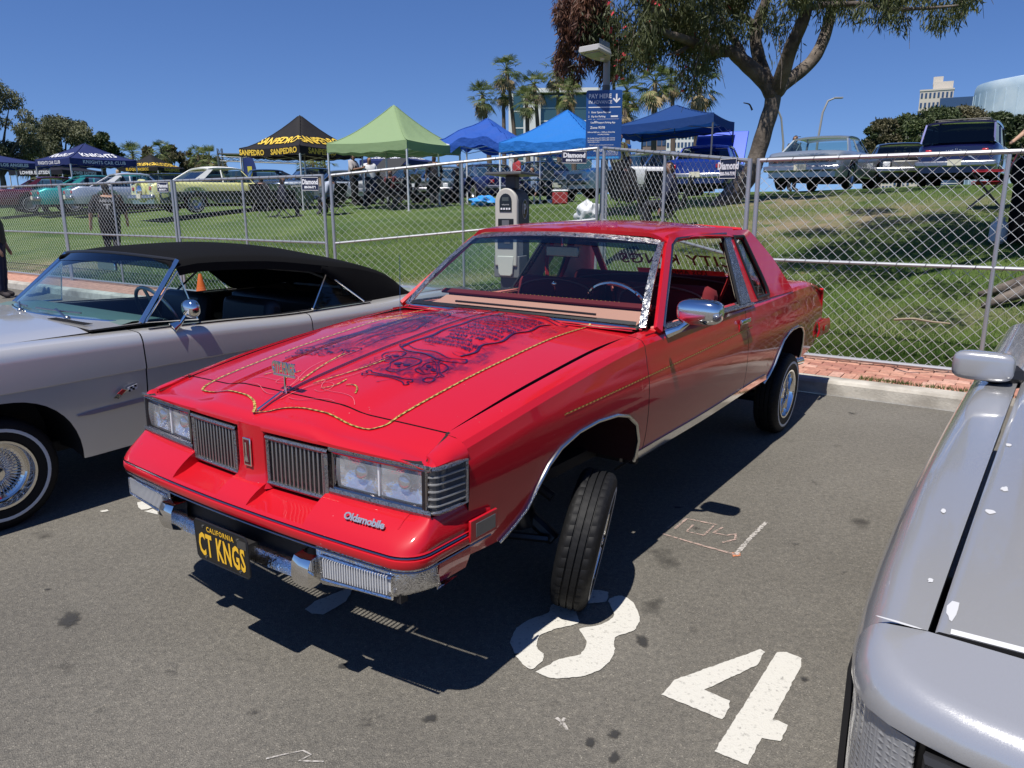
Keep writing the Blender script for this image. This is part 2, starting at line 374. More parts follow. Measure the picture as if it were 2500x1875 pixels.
AR = [(-2.285, .425), (-2.36, .47), (-2.44, .535), (-2.509, .607), (-2.583, .668), (-2.68, .70), (-2.80, .717), (-2.974, .717), (-3.09, .699), (-3.15, .655), (-3.172, .58), (-3.178, .50), (-3.179, .465)]
AFS = Spl([(x, z) for x, z in AF]); ARS = Spl([(x, z) for x, z in AR])
zbt = Spl([(.75, .368), (.54, .36), (.45, .36), (-.45, .425), (-1.2, .44), (-2.2, .475), (-3.18, .455), (-3.5, .465), (-3.9, .56)])
def zlow(x):
    if AF[-1][0] <= x <= AF[0][0]: return max(AFS(x), .355)
    if AR[-1][0] <= x <= AR[0][0]: return max(ARS(x), .42)
    return zbt(x)
ROLL_ = [(-.075, 0), (-.035, .008), (-.014, .024), (-.004, .052), (0, .095)]
def sidecol(x, sg, n=16):
    zt = ztop(x); zl = zlow(x); w = yw(x); col = []
    z1 = zt-.09
    for i in range(n):
        z = zl+(z1-zl)*i/(n-1); col.append((x, sg*(w-ins(z)), z))
    for dz, di in ROLL_: col.append((x, sg*(w-ins(zt-.09)-.004-di), zt+dz))
    return col
def panel(name, x0, x1, sg, extra=()):
    xs = sorted(set([round(v, 4) for v in lin(x0, x1, 26)]+[e for e in extra if min(x0, x1) < e < max(x0, x1)]), reverse=True)
    P = [sidecol(x, sg) for x in xs]; mb = MB(); mb.grid(P, flip=(sg > 0)); return mb.build(name, RED, car, solid=.012, edge=25, rim=DARK)
afx = [p[0] for p in AF]+[.5, .44, .39, .335, .265, .16, .03, -.12, -.26, -.35, -.42]+[AF[0][0]+.001, AF[-1][0]-.001]
arx = [p[0] for p in AR]+[-2.32, -2.40, -2.475, -2.545, -2.63, -2.74, -2.88, -3.03, -3.12, -3.16]+[AR[0][0]+.001, AR[-1][0]-.001]
for sg in (1, -1):
    panel('fender', .742, -.512, sg, afx)
    d = panel('door', -.518, -1.845, sg)
    panel('quarter_panel', -1.851, -3.86, sg, arx)
    # arch mouldings, rocker moulding, rocker
    for A in (AF, AR):
        pts = [(x, sg*(yw(x)-ins(z)+.004), z) for x, z in A]
        MB().tube(pts, .0085, 8).build('arch_moulding', mat('worn_chrome', (.55, .54, .52), .22, 1), car)
    pts = [(x, sg*(yw(x)-ins(zbt(x))+.004), zbt(x)-.002) for x in lin(-.46, -2.27, 14)]
    m = MB(); m.strip([Vector(p) for p in pts], (0, sg, .15), .032); m.build('rocker_moulding', CHROME, car, solid=-.008)
    rows = [[(x, sg*(yw(x)-.03-k*.10), zbt(x)-.015-k*.085) for k in (0, .35, 1)] for x in lin(-.46, -2.27, 10)]
    MB().grid(rows).build('rocker_panel', BLACK, car, solid=.01)
    # wheel wells
    for A, dep in ((AF, .36), (AR, .36)):
        rows = [[(x, sg*(yw(x)-ins(z)-.006-t), z+(.02 if 0 < i < len(A)-1 else 0)*min(1, t*20)) for t in (0, .03, .15, dep)] for i, (x, z) in enumerate(A)]
        mb = MB(); mb.grid(rows, flip=sg > 0)
        b = len(mb.v); inner = [r[-1] for r in rows]; mb.v += inner; mb.f.append(tuple(range(b, b+len(inner)))); mb.m.append(0)
        mb.build('wheel_well', mat('wheel_well_paint', (.03, .004, .005), .6), car)
    # gold pin line along the side
    pts = [Vector((x, sg*(yw(x)-ins(z)+.0015), z)) for x, z in [(x, .758+(.198-x)*.036) for x in lin(.198, -1.95, 40)]]
    MB().strip(pts, (0, sg, .1), .0055).build('gold_pin_stripe', GOLD, car)
    # door handle and lock
    hx, hz = -1.785, .868; hy = yw(hx)-ins(hz)
    m = MB(); m.box((hx, sg*(hy+.012), hz+.02), (.15, .022, .028)); h = m.build('door_handle', CHROME, d, bevel=.006)
    MB().box((hx, sg*(hy+.003), hz-.02), (.14, .006, .05)).build('handle_plate', RED, h, bevel=.002)
    RYm = Matrix.Translation((hx-.04, sg*(hy-.001), hz-.075)) @ Matrix.Rotation(-sg*math.pi/2, 4, 'X')
    MB().lathe([(.013, 0), (.013, .006), (.0005, .007)], 16, RYm).build('key_lock', CHROME, d)
# ---- hood
def patch(name, f, us, vs, m=None, flip=False, solid=0, parent=None, edge=30):
    P = [[f(u, v) for v in vs] for u in us]; return MB().grid(P, flip=flip).build(name, m or RED, parent or car, solid=solid, edge=edge, rim=DARK)
def hood_front(y): return .79-.062*(y/.7)**2
def hoodf(u, y):
    xf = hood_front(y)-.0025; xb = -.60+.07*(1-(y/.70)**2)-.02; return (xf+(xb-xf)*u, y, hoodz(xf+(xb-xf)*u, y)+.002)
def hood_side(u): return .714
ys = sorted(set([round(s_*v, 4) for s_ in (1, -1) for v in (0, .06, .12, .18, .24, .27, .29, .31, .33, .35, .37, .39, .41, .46, .52, .58, .64, .69, .712)]))
hood = patch('hood', hoodf, lin(0, 1, 28), ys, solid=.02)
def hp(x, y, h=.0035): return Vector((x, y, hoodz(x, y)+.002+h))
# ---- header panel
def xf(y): return .972-.016*min(1, abs(y)/.37)-.042*max(0, (abs(y)-.30)/.5)**1.5
def headerf(t, y):
    a = abs(y); x0 = hood_front(min(a, .72))+.002; xe = xf(y); drop = .0
    if a > .70: drop = .075*((a-.70)/.10)**2
    if t <= 1:
        x = x0+(xe-.06-x0)*t; return (x, y, hoodz(x, y)-drop)
    q = (t-1)*math.pi/2; zt = hoodz(xe-.06, y)-drop; ze = .742-.05*(a/.8)**2*0
    rr = max(.02, zt-ze); return (xe-.06+.06*math.sin(q), y, zt-rr*(1-math.cos(q)))
HEDGE = [(.742, -.815), (.80, -.8125), (.85, -.81), (.875, -.805)]+[(xf(.74)-.05+.05*math.sin(a), -.755-.05*math.cos(a)) for a in lin(.3, 1.45, 5)]+[(xf(y), y) for y in lin(-.74, .74, 33)]
HEDGE = HEDGE+[(x, -y) for x, y in HEDGE[:9][::-1]]
P = []; nH = len(HEDGE)
for i, (x, y) in enumerate(HEDGE):
    p0 = Vector(HEDGE[max(i-1, 0)]); p1 = Vector(HEDGE[min(i+1, nH-1)]); t = (p1-p0).normalized(); n = Vector((t.y, -t.x))
    if i in (0, nH-1): n = Vector((0, math.copysign(1, y)))
    ay = abs(y); ze = .740-.012*sst(.70, .80, ay)
    k = .062; q = Vector((x, y))-n*k; zq = hoodz(q.x, q.y)-.008*sst(.62, .76, ay)
    if ay > .80: zq = interp([(.742, .787), (.80, .776), (.85, .765), (.875, .757)], x)
    col = [(x-n.x*.05, y-n.y*.05, ze-.003), (x-n.x*.004, y-n.y*.004, ze)]
    for a in (.35, .7, 1.05, 1.32, math.pi/2):
        col.append((x-n.x*k*(1-math.cos(math.pi/2-a)) if False else x-n.x*k*(1-math.cos(a)), y-n.y*k*(1-math.cos(a)), ze+(zq-ze)*math.sin(a)))
    ys_ = max(-.718, min(.718, y*.97)); sx = hood_front(min(abs(ys_), .714))+.002
    if ay > .80: sx = min(sx, x-.001) if x < sx else sx
    if i in (0, nH-1): sx = .742
    for f in (.2, .4, .6, .8, 1):
        px, py = q.x+(sx-q.x)*f, q.y+(ys_-q.y)*f; z = hoodz(px, py)-.008*sst(.62, .76, abs(py))*(1-f)
        col.append((px, py, z if ay < .8 else zq+(ztop(.745)-zq)*f))
    P.append(col)
MB().grid(P, flip=True).build('header_panel', RED, car, solid=.01, edge=40, rim=DARK)
# ---- nose between the grilles
P = []
for z in lin(.755, .535, 8):
    row = []
    for y, dx in ((-.082, -.08), (-.08, -.02), (-.072, -.006), (-.05, 0), (0, .003), (.05, 0), (.072, -.006), (.08, -.02), (.082, -.08)):
        row.append((xf(y)+dx+.0+(.02*((.60-z)/.07)**2 if z < .60 else 0), y*(1+(.25*((.60-z)/.065)**2 if z < .6 else 0)), z))
    P.append(row)
MB().grid(P).build('nose', RED, car)
# ---- bumper fascia: outer path wraps the corners
out = [(1.068-.030*(abs(y)/.72)**2, y) for y in lin(-.72, .72, 49)]
def corner(sg):
    c = [];
    for k in range(1, 8):
        a = k/8*math.pi/2; c.append((.953+.085*math.cos(a), sg*(.72+.105*math.sin(a))))
    for x in (.95, .90, .85, .80, .76, .70, .64): c.append((x, sg*.8265))
    return c
OUTP = corner(-1)[::-1]+out+corner(1)
def fascia_col(x, y):
    a = abs(y); front = a <= .7201
    if front: ix, iy = xf(y)-.005, y
    else: ix, iy = min(x-.02, .915-.0*(a-.72)), math.copysign(min(a-.03, .797), y)
    zi = .578
    if .085 < a < .372 and front: zi = .532
    elif a <= .085: zi = .556
    ch = .085 < a < .372 and front
    col = [(ix-.03, iy if front else iy, zi), (ix, iy, zi)]
    for t, dz in ((.25, .006), (.5, .008), (.75, .006), (.92, 0)):
        px, py = ix+(x-ix)*t, iy+(y-iy)*t; zz = zi+(.497-zi)*t+(dz if not ch else -.004*math.sin(t*math.pi)); col.append((px, py, zz))
    n = Vector((1, 0)) if a < .7 else (Vector((0, math.copysign(1, y))) if x < .951 else Vector((x-.953, math.copysign(a-.72, y))).normalized())
    def o(d, z): return (x+n[0]*d, y+n[1]*d, z)
    col += [o(-.004, .494), o(0, .489), o(-.006, .484), o(-.006, .478), o(.004, .474), o(.006, .462), o(.002, .448), o(-.012, .438), o(-.05, .43)]
    return col
xs_extra = []
full = []
for i in range(len(OUTP)-1):
    full.append(OUTP[i])
    (xa, ya), (xb, yb) = OUTP[i], OUTP[i+1]
    for yy in (.0845, .0855, .3715, .3725):
        for sg in (-1, 1):
            if min(ya, yb) < sg*yy < max(ya, yb) and abs(xb-xa) < .01:
                xs_extra.append((xa+(xb-xa)*(sg*yy-ya)/(yb-ya), sg*yy))
full.append(OUTP[-1])
mid = sorted([p for p in full+xs_extra if abs(p[1]) <= .7201], key=lambda p: p[1])
path = corner(-1)[::-1]+mid+corner(1)
P = [fascia_col(x, y) for x, y in path]
FASC = MB().grid(P, flip=True).build('bumper_fascia', RED, car, edge=28)
# chrome line in the strip
pts = []
for x, y in path:
    a = abs(y); n = Vector((1, 0)) if a < .7 else (Vector((0, math.copysign(1, y))) if x < .951 else Vector((x-.953, math.copysign(a-.72, y))).normalized())
    pts.append((x-n[0]*.003, y-n[1]*.003, .481))
MB().tube(pts, .0042, 6).build('bumper_line', mat('smoked_chrome', (.30, .27, .27), .15, 1), car)
pts2 = [(p[0], p[1]*1.0, p[2]-.045) for p in pts]
MB().tube(pts2, .0035, 6).build('bumper_line', MATS['smoked_chrome'], car)
# ---- chrome bumper below
def bump_seg(y0, y1, zt0, zt1, zb0, zb1, n=14, dx=0):
    P = []
    for y in lin(y0, y1, n):
        t = (y-y0)/(y1-y0); zt, zb = zt0+(zt1-zt0)*t, zb0+(zb1-zb0)*t; a = abs(y); x = 1.052-.030*(a/.72)**2+dx
        if a > .72: x -= .10*((a-.72)/.095)**2
        P.append([(x-.06, y, zt), (x-.020, y, zt), (x-.010, y, zt-.006), (x+.004, y, (zt+zb)/2), (x+.008, y, zb+.008), (x-.004, y, zb), (x-.08, y, zb+.005)])
    return P
m = MB()
m.grid(bump_seg(-.36, .36, .338, .338, .288, .288, 16), flip=True)
m.build('bumper_bar', ENGR, car, edge=50)
for sg in (1, -1):
    ys_ = lin(.42, .814, 16); P = []
    for y in ys_:
        t = (y-.42)/.394; zb = .292+.055*t; zt = .438; x = 1.054-.030*(y/.72)**2-(.12*((y-.72)/.094)**2 if y > .72 else 0); yy = sg*y
        P.append([(x-.05, yy, zt), (x-.003, yy, zt), (x, yy, zt-.005), (x-.002, yy, (zt+zb)/2), (x-.004, yy, zb+.02), (x-.012, yy, zb+.004), (x-.03, yy, zb), (x-.09, yy, zb+.004)])
    y, x = .822, .915; yy = sg*y
    P.append([(x-.03, yy, .438), (x, yy, .438), (x, yy, .433), (x, yy, .40), (x, yy, .37), (x, yy, .352), (x, yy, .35), (x-.04, yy, .35)])
    MB().grid(P, flip=sg > 0).build('bumper_end', ENGR, car, edge=50)
    # turn lamp
    m = MB(); P = [[(1.058-.030*(y/.72)**2, sg*y, z) for z in (.405, .335+.03*(y-.45)/.3)] for y in lin(.455, .735, 8)]
    m.grid(P, flip=sg > 0); L_ = m.build('turn_lamp', mat('ribbed_lens', (.72, .72, .72), .18, .35, .6), car, solid=-.004)
    for k in range(26):
        y = .462+k*.0105
        MB().box((1.0635-.030*(y/.72)**2, sg*y, .372+.015*(y-.45)/.3), (.006, .004, .062)).build('lens_rib', MATS['ribbed_lens'], L_) if k == 0 else None
    rib = [c for c in L_.children][0]
    for k in range(1, 26):
        y = .462+k*.0105; c = rib.copy(); COL.objects.link(c); c.location = (-.030*((y/.72)**2-(.462/.72)**2), sg*k*.0105, .015*(k*.0105)/.3)
    pts = [(1.060-.030*(y/.72)**2, sg*y, z) for y, z in [(.448, .41), (.742, .41), (.742, .345), (.448, .328)]]
    MB().tube(pts, .006, 6, closed=True).build('lamp_bezel', ENGR, L_)
    # guard
    m = MB(); P = []
    for z, d, hw in ((.402, .0, .040), (.396, .03, .043), (.375, .042, .044), (.33, .046, .044), (.305, .040, .042), (.293, .015, .040), (.292, -.03, .038)):
        P.append([(1.035+d*.2-.02, sg*(.388-hw), z), (1.045+d, sg*(.388-hw*.94), z), (1.052+d, sg*.388, z), (1.045+d, sg*(.388+hw*.94), z), (1.035+d*.2-.02, sg*(.388+hw), z)])
    m.grid(P, flip=sg < 0); m.build('bumper_guard', CHROME, car, edge=40, solid=-.004)
MB().box((.985, 0, .375), (.03, 1.5, .12)).build('bumper_beam', DARK, car)
# ---- licence plate
PL = MB(); 
poly = [(-.1525+.012, -.076), (.1525-.012, -.076), (.1525, -.064), (.1525, .064), (.1525-.012, .076), (-.1525+.012, .076), (-.1525, .064), (-.1525, -.064)]
PM = Matrix.Translation((1.108, 0.0, .336)) @ Matrix.Rotation(math.radians(2), 4, 'Y') @ Matrix(((0, 0, 1, 0), (1, 0, 0, 0), (0, 1, 0, 0), (0, 0, 0, 1)))
PL.prism(poly, .004, PM); plate = PL.build('licence_plate', mat('plate_black', (.012, .011, .010), .45), car, bevel=.001)
YEL = mat('plate_yellow', (.80, .46, .03), .5)
def pm(x, y): return PM @ Vector((x, y, .0055))
m = MB(); text_mb(m, 'CT KNGS', lambda x, y: pm(x*.60, y*1.22-.017), .098, bold=.0028, spacing=1.12); m.build('plate_number', YEL, plate, sm=False)
m = MB(); text_mb(m, 'CALIFORNIA', lambda x, y: pm(x*.85, y+.052), .027, bold=.0006, spacing=1.25); m.build('plate_state', YEL, plate, sm=False)
m = MB()
for a in ((-.10, .058), (.10, .058), (-.10, -.062), (.10, -.062)): m.lathe([(.006, 0), (.006, .002), (.0005, .003)], 10, PM @ Matrix.Translation((a[0], a[1], .004)))
m.box(PM @ Vector((.122, .045, .0045)), (.002, .05, .030)); m.build('plate_bolts', mat('plate_steel', (.25, .25, .25), .35, 1), plate)
MB().tube([PM @ Vector((x, y, .002)) for x, y in poly], .0035, 6, closed=True).build('plate_frame', BLACK, plate)
MB().box((1.055, 0, .33), (.08, .16, .04)).build('plate_bracket', DARK, car)
# ---- grilles
for sg in (1, -1):
    gx = lambda y: xf(y)-.004
    g = bpy.data.objects.new('grille', None); COL.objects.link(g); g.parent = car
    m = MB(); y0, y1, z0, z1, w = .085, .385, .548, .728, .015
    for (a, b, c, e) in ((y0, y1, z1-w, z1), (y0, y1, z0, z0+w)):
        m.grid([[(gx(y)+dx, sg*y, z) for dx, z in ((-.03, c), (0, c), (.004, (c+e)/2), (0, e), (-.03, e))] for y in lin(a, b, 8)], flip=sg < 0)
    for (a, b) in ((y0, y0+w), (y1-w*1.6, y1)):
        m.grid([[(gx(y)+dx, sg*y, z) for y, dx in ((a, -.03), (a, 0), ((a+b)/2, .004), (b, 0), (b, -.03))] for z in (z0+w*.9, z1-w*.9)], flip=sg > 0)
    m.build('grille_frame', DENGR, g)
    bar = None
    for k in range(13):
        y = .113+k*.0203
        if bar is None:
            bar = MB().box((0, 0, (z0+z1)/2), (.014, .0075, z1-z0-2*w+.006)).build('grille_bar', mat('brushed_bar', (.30, .295, .28), .38, .75), g, bevel=.0015); c = bar
        else:
            c = bar.copy(); COL.objects.link(c)
        c.location = (gx(y)-.010, sg*y, 0)
# radiator support behind grilles and lamps
MB().box((.66, 0, .64), (.02, 1.42, .30)).build('radiator_support', DARK, car)
MB().box((.80, 0, .545), (.24, .60, .01)).build('valance', DARK, car) if False else None
# ---- headlamps
mat('milky_lens', (.70, .72, .74), .2, 0, .6)
LENS = bpy.data.materials.new('lamp_glass'); LENS.use_nodes = True
def fluted():
    m = LENS; N = m.node_tree.nodes; L = m.node_tree.links; tc = N.new('ShaderNodeTexCoord'); w = N.new('ShaderNodeTexWave'); w.inputs['Scale'].default_value = 55; w.bands_direction = 'Y'
    L.new(tc.outputs['Object'], w.inputs['Vector']); b = N.new('ShaderNodeBump'); b.inputs['Distance'].default_value = .002; b.inputs['Strength'].default_value = .6; L.new(w.outputs['Fac'], b.inputs['Height'])
    p = N['Principled BSDF']; p.inputs['Base Color'].default_value = (.80, .83, .86, 1); p.inputs['Roughness'].default_value = .12; p.inputs['Specular IOR Level'].default_value = .8; L.new(b.outputs['Normal'], p.inputs['Normal'])
    t = N.new('ShaderNodeBsdfTransparent'); mx = N.new('ShaderNodeMixShader'); mx.inputs[0].default_value = .20; L.new(t.outputs[0], mx.inputs[1]); L.new(p.outputs[0], mx.inputs[2]); L.new(mx.outputs[0], N['Material Output'].inputs[0])
fluted()
def reflector():
    m = mat('lamp_reflector', (.80, .81, .82), .18, .85); N, L, b = nodes(m); tc = N.new('ShaderNodeTexCoord')
    br = N.new('ShaderNodeTexBrick'); br.inputs['Scale'].default_value = 14; br.inputs['Mortar Size'].default_value = .01; mp = N.new('ShaderNodeMapping'); mp.inputs['Rotation'].default_value = (0, math.pi/2, math.pi/2)
    L.new(tc.outputs['Object'], mp.inputs[0]); L.new(mp.outputs[0], br.inputs['Vector'])
    br.inputs['Color1'].default_value = (.85, .86, .87, 1); br.inputs['Color2'].default_value = (.45, .46, .48, 1); br.inputs['Mortar'].default_value = (.7, .7, .7, 1); L.new(br.outputs['Color'], b.inputs['Base Color'])
    n = N.new('ShaderNodeTexNoise'); n.inputs['Scale'].default_value = 45; L.new(tc.outputs['Object'], n.inputs['Vector']); bp = N.new('ShaderNodeBump'); bp.inputs['Distance'].default_value = .006; L.new(n.outputs['Fac'], bp.inputs['Height']); L.new(bp.outputs['Normal'], b.inputs['Normal'])
    return m
REFL = reflector()
for sg in (1, -1):
    fx = lambda y: xf(y)-.016
    hl = bpy.data.objects.new('headlamp', None); COL.objects.link(hl); hl.parent = car
    y0, y1, z0, z1 = .405, .765, .605, .722
    P = [[(fx(y)-.001-.030*math.sin(math.pi*(i%12)/11)*.9*math.sin(math.pi*(z-z0)/(z1-z0))-.012, sg*y, z) for z in lin(z0, z1, 8)] for i, y in enumerate(lin(y0+.01, y1, 24))]
    MB().grid(P, flip=sg > 0).build('reflector', REFL, hl)
    P = [[(fx(y)+.006*math.sin(math.pi*(z-z0)/(z1-z0)), sg*y, z) for z in lin(z0, z1, 6)] for y in lin(y0+.012, y1, 14)]
    MB().grid(P, flip=sg > 0).build('lens', LENS, hl)
    m = MB(); pr = [(y0, z0-.006), (y1+.012, z0-.006), (y1+.012, z1+.004), (y0, z1+.004)]
    pts = []
    for (ya, za), (yb, zb) in zip(pr, pr[1:]+pr[:1]): pts += [(fx(ya+(yb-ya)*t)+.003, sg*(ya+(yb-ya)*t), za+(zb-za)*t) for t in (0, .25, .5, .75)]
    m.tube(pts, .009, 8, closed=True); m.build('bezel', MATS['smoked_chrome'], hl)
    MB().box((fx(.585)-.06, sg*.585, .664), (.02, .36, .13)).build('lamp_housing', BLACK, hl)
    MB().tube([(fx(.585)-.008, sg*.585, z) for z in (z0, z1)], .0045, 5).build('lens_divider', MATS['milky_lens'], hl)
    for yb in (.50, .675): MB().sphere((fx(yb)-.022, sg*yb, .664), (.018, .026, .026), 12, 8).build('bulb_shield', MATS['worn_chrome'], hl)
    # shelf trim under the lamp, engraved
    P = [[(fx(y)+d, sg*y, z) for d, z in ((.012, .600), (.016, .588), (.012, .578))] for y in lin(.39, .80, 12)]
    MB().grid(P, flip=sg < 0).build('lamp_trim', DENGR, hl)
    P = [[(fx(y)+d, sg*y, z) for d, z in ((.010, .744), (.013, .735), (.010, .724))] for y in lin(.39, .80, 12)]
    MB().grid(P, flip=sg < 0).build('lamp_trim', DENGR, hl)
    # corner marker lamp
    cm = bpy.data.objects.new('corner_lamp', None); COL.objects.link(cm); cm.parent = car
    pl = [(fx(.775)+.004, .775), (fx(.79)-.002, .792), (.885, .803), (.84, .809), (.795, .812), (.758, .814)]
    P = [[(x, sg*y, z) for x, y in pl] for z in lin(.597, .724, 5)]
    MB().grid(P, flip=sg < 0).build('lens', mat('clear_marker_lens', (.13, .13, .13), .12, .4, .8), cm)
    for k in range(5):
        z = .612+k*.0235; MB().tube([(x+.002, sg*(y+.002), z-.004*(i/5)) for i, (x, y) in enumerate(pl)], .0035, 5).build('louvre', mat('louvre_silver', (.65, .65, .64), .3, .8), cm)
    m = MB(); pts = [(x+.001, sg*(y+.003), .731) for x, y in pl]+[(x+.001, sg*(y+.003), .590) for x, y in pl[::-1]]
    m.tube(pts, .0075, 6, closed=True); m.build('bezel', DENGR, cm)
    m = MB(); m.tube([(fx(.77)+.002, sg*.771, .725), (fx(.77)+.002, sg*.771, .597)], .011, 6); m.build('divider', BLACK, cm)
    # side marker in the bumper strip
    sm_ = MB(); sm_.box((.692, sg*.832, .490), (.145, .010, .075)); k_ = sm_.build('side_marker', RED, car, bevel=.003)
    MB().box((.685, sg*.8375, .488), (.105, .004, .048)).build('lens', MATS['clear_marker_lens'], k_, bevel=.001)
    # lower fender extension behind the bumper end
    P = [[(x, sg*yy, z) for (yy, z) in ((.822, .436), (.818, .40), (.80, .352))] for x in (.90, .82, .745)]
    MB().grid(P, flip=sg < 0).build('fender_extension', RED, car, solid=.008)
# ---- emblem on the nose, script on the fascia
m = MB(); R3 = Matrix(((0, 0, 1, 0), (1, 0, 0, 0), (0, 1, 0, 0), (0, 0, 0, 1)))
EM = Matrix.Translation((.976, 0, .655)) @ R3
m.prism([(-.021, -.052), (.021, -.052), (.021, .052), (-.021, .052)], .006, EM); emb = m.build('emblem', CHROME, car, bevel=.002)
m = MB(); m.prism([(-.014, -.045), (.014, -.045), (.014, .045), (-.014, .045)], .0015, Matrix.Translation((0, 0, .006)) @ Matrix.Identity(4) if False else EM @ Matrix.Translation((0, 0, .006))); m.build('emblem_field', mat('emblem_red', (.10, .005, .01), .3), emb)
m = MB()
for q in ([(-.003, -.036), (.003, -.036), (.004, .036), (-.004, .036)], [(-.011, -.034), (-.006, -.036), (0, -.012), (-.003, -.006)], [(.011, -.034), (.006, -.036), (0, -.012), (.003, -.006)]): m.prism(q, .002, EM @ Matrix.Translation((0, 0, .0078)))
m.build('emblem_rocket', CHROME, emb)
def script_pt(x, y):
    yy = .60+x; xx = 1.068-.030*(yy/.72)**2; t = .55; ix = xf(yy); px = ix+(xx-ix)*t
    return Vector((px+y*-.45, yy, .578+(.497-.578)*t+.018+y*.72))
m = MB(); text_mb(m, 'Oldsmobile', lambda x, y: script_pt(x, y), .038, bold=.0012, spacing=.92); m.build('script_badge', mat('badge_metal', (.55, .55, .55), .3, .7), car, sm=False, solid=-.004)
# ---- hood trim, ornament, art
m = MB(); m.strip([hp(x, 0, .004) for x in lin(.93, -.52, 40)], (0, 0, 1), .009); m.build('hood_spine', MATS['smoked_chrome'], car, solid=-.004)
orn = bpy.data.objects.new('hood_ornament', None); COL.objects.link(orn); orn.parent = car
z0 = hoodz(.83, 0)
MB().box((.87, 0, hoodz(.87, 0)+.01), (.12, .010, .012), Matrix.Rotation(.40, 3, 'Y')).build('base', CHROME, orn, bevel=.003)
MB().tube([(.80, 0, z0+.012), (.80, 0, z0+.075)], [.006, .004], 8).build('post', CHROME, orn)
m = MB(); OM = Matrix.Translation((.80, 0, z0+.105)) @ R3
text_mb(m, 'CITY KINGS', lambda x, y: OM @ Vector((x*.62, y*1.25, 0)), .044, bold=.0022, spacing=.86)
m.build('lettering', CHROME, orn, sm=False, solid=-.006)
MB().box((.80, 0, z0+.078), (.006, .125, .006)).build('bar', CHROME, orn)
# gold leaf outline
def ribbon(pts, w, name, m_, par=None, h=.0035):
    q = [hp(x, y, h) for x, y in pts]
    if len(q) < 2: return
    return MB().strip(q, (0, 0, 1), w).build(name, m_, par or car)
def head_pt(x, y, h=.0035):
    a = abs(y)
    return Vector((x, y, headerf(min(1, max(0, (x-hood_front(a)-.002)/(xf(y)-.06-hood_front(a)-.002))), y)[2]+h)) if x > hood_front(a) else hp(x, y, h)
for sg in (1, -1):
    fr = Spl([(0.0, .945), (.05, .90), (.10, .872), (.18, .852), (.30, .846), (.42, .846), (.47, .838), (.50, .80)])
    pts = [head_pt(fr(y) if y > 0 else .945, sg*y) for y in lin(0, .497, 40)]+[head_pt(x, sg*.503) for x in lin(.785, -.58, 60)]
    MB().strip(pts, (0, 0, 1), .0095).build('gold_leaf_line', GOLD, hood)
    def bez(c, n=48):
        p = [Vector(q) for q in c]; return [tuple(p[0]*(1-t)**3+p[1]*3*t*(1-t)**2+p[2]*3*t*t*(1-t)+p[3]*t**3) for t in lin(0, 1, n)]
    for c in ([(.70, .035), (.62, .06), (.55, .10), (.40, .115)], [(.72, .10), (.70, .14), (.66, .14), (.62, .13)], [(.66, .17), (.63, .20), (.66, .24), (.70, .26)]): ribbon([(x, sg*y) for x, y in bez(c)], .0065, 'gold_curl', GOLD, hood)
    for c in ([(.84, .02), (.70, .03), (.60, .10), (.34, .095)], [(.80, .025), (.66, .05), (.64, .13), (.50, .13)], [(.66, .06), (.80, .12), (.66, .22), (.76, .32)], [(.70, .05), (.60, .14), (.78, .18), (.74, .09)], [(.82, .04), (.84, .12), (.76, .16), (.78, .24)]):
        ribbon([(x, sg*y) for x, y in bez(c)], .0022, 'pin_curl', mat('pink_pinstripe', (.55, .12, .14), .4), hood)
# ---- airbrushed art on the hood (flat print): thin ribbons lying on the paint
def spath(c, n=24, closed=False):
    if closed: c = list(c)+[c[0]]
    sx = Spl([(i, p[0]) for i, p in enumerate(c)]); sy = Spl([(i, p[1]) for i, p in enumerate(c)])
    return [(sx(t), sy(t)) for t in lin(0, len(c)-1, n)]
ART = MB(); HAZE = MB()
def stroke(c, w=.006, n=None, smooth_=True, mb=None, taper=True, h=.0030):
    n = n or 6*len(c); p = spath(c, n) if smooth_ else c
    w = w*.95
    ws = [w*(.35+.65*math.sin(math.pi*(i+.5)/len(p))) if taper else w for i in range(len(p))]
    q = [hp(-v, u, h) for u, v in p]
    (mb or ART).strip(q, (0, 0, 1), ws)
def blob(c, r, k=10, mb=None, sq=1, h=.0034, rot=0):
    u, v = c; pts = []
    for i in range(k):
        a = 2*math.pi*i/k; x, y = r*math.cos(a), r*sq*math.sin(a); pts.append(hp(-(v+x*math.sin(rot)+y*math.cos(rot)), u+x*math.cos(rot)-y*math.sin(rot), h))
    (mb or ART).add(pts, [tuple(range(k))])
DENS = []
def cloud(u0, u1, v0, v1, n, rr=.02, seed=1):
    r = random.Random(seed)
    for i in range(n//3): DENS.append((r.uniform(u0, u1), r.uniform(v0, v1), rr*2.0))
def skull(u, v, s, rot=0):
    def T(p): x, y = p; return (u+s*(x*math.cos(rot)-y*math.sin(rot)), v+s*(x*math.sin(rot)+y*math.cos(rot)))
    stroke([T(p) for p in [(-.35, -.35), (-.55, 0), (-.5, .45), (-.1, .72), (.35, .62), (.55, .2), (.42, -.25), (.38, -.42)]], .09*s)
    stroke([T(p) for p in [(-.35, -.35), (-.28, -.7), (0, -.82), (.28, -.72), (.38, -.42)]], .08*s)
    stroke([T(p) for p in [(-.38, -.05), (-.2, .1), (0, .02), (.2, .1), (.4, -.02)]], .05*s)
    blob(T((-.2, -.08)), .15*s, 10, None, .8, rot=rot); blob(T((.2, -.08)), .15*s, 10, None, .8, rot=rot); blob(T((0, -.3)), .07*s, 6)
    for k in range(6): stroke([T((-.22+k*.09, -.5)), T((-.22+k*.09, -.66))], .03*s, 3)
    stroke([T((-.26, -.58)), T((.26, -.58))], .03*s, 4)
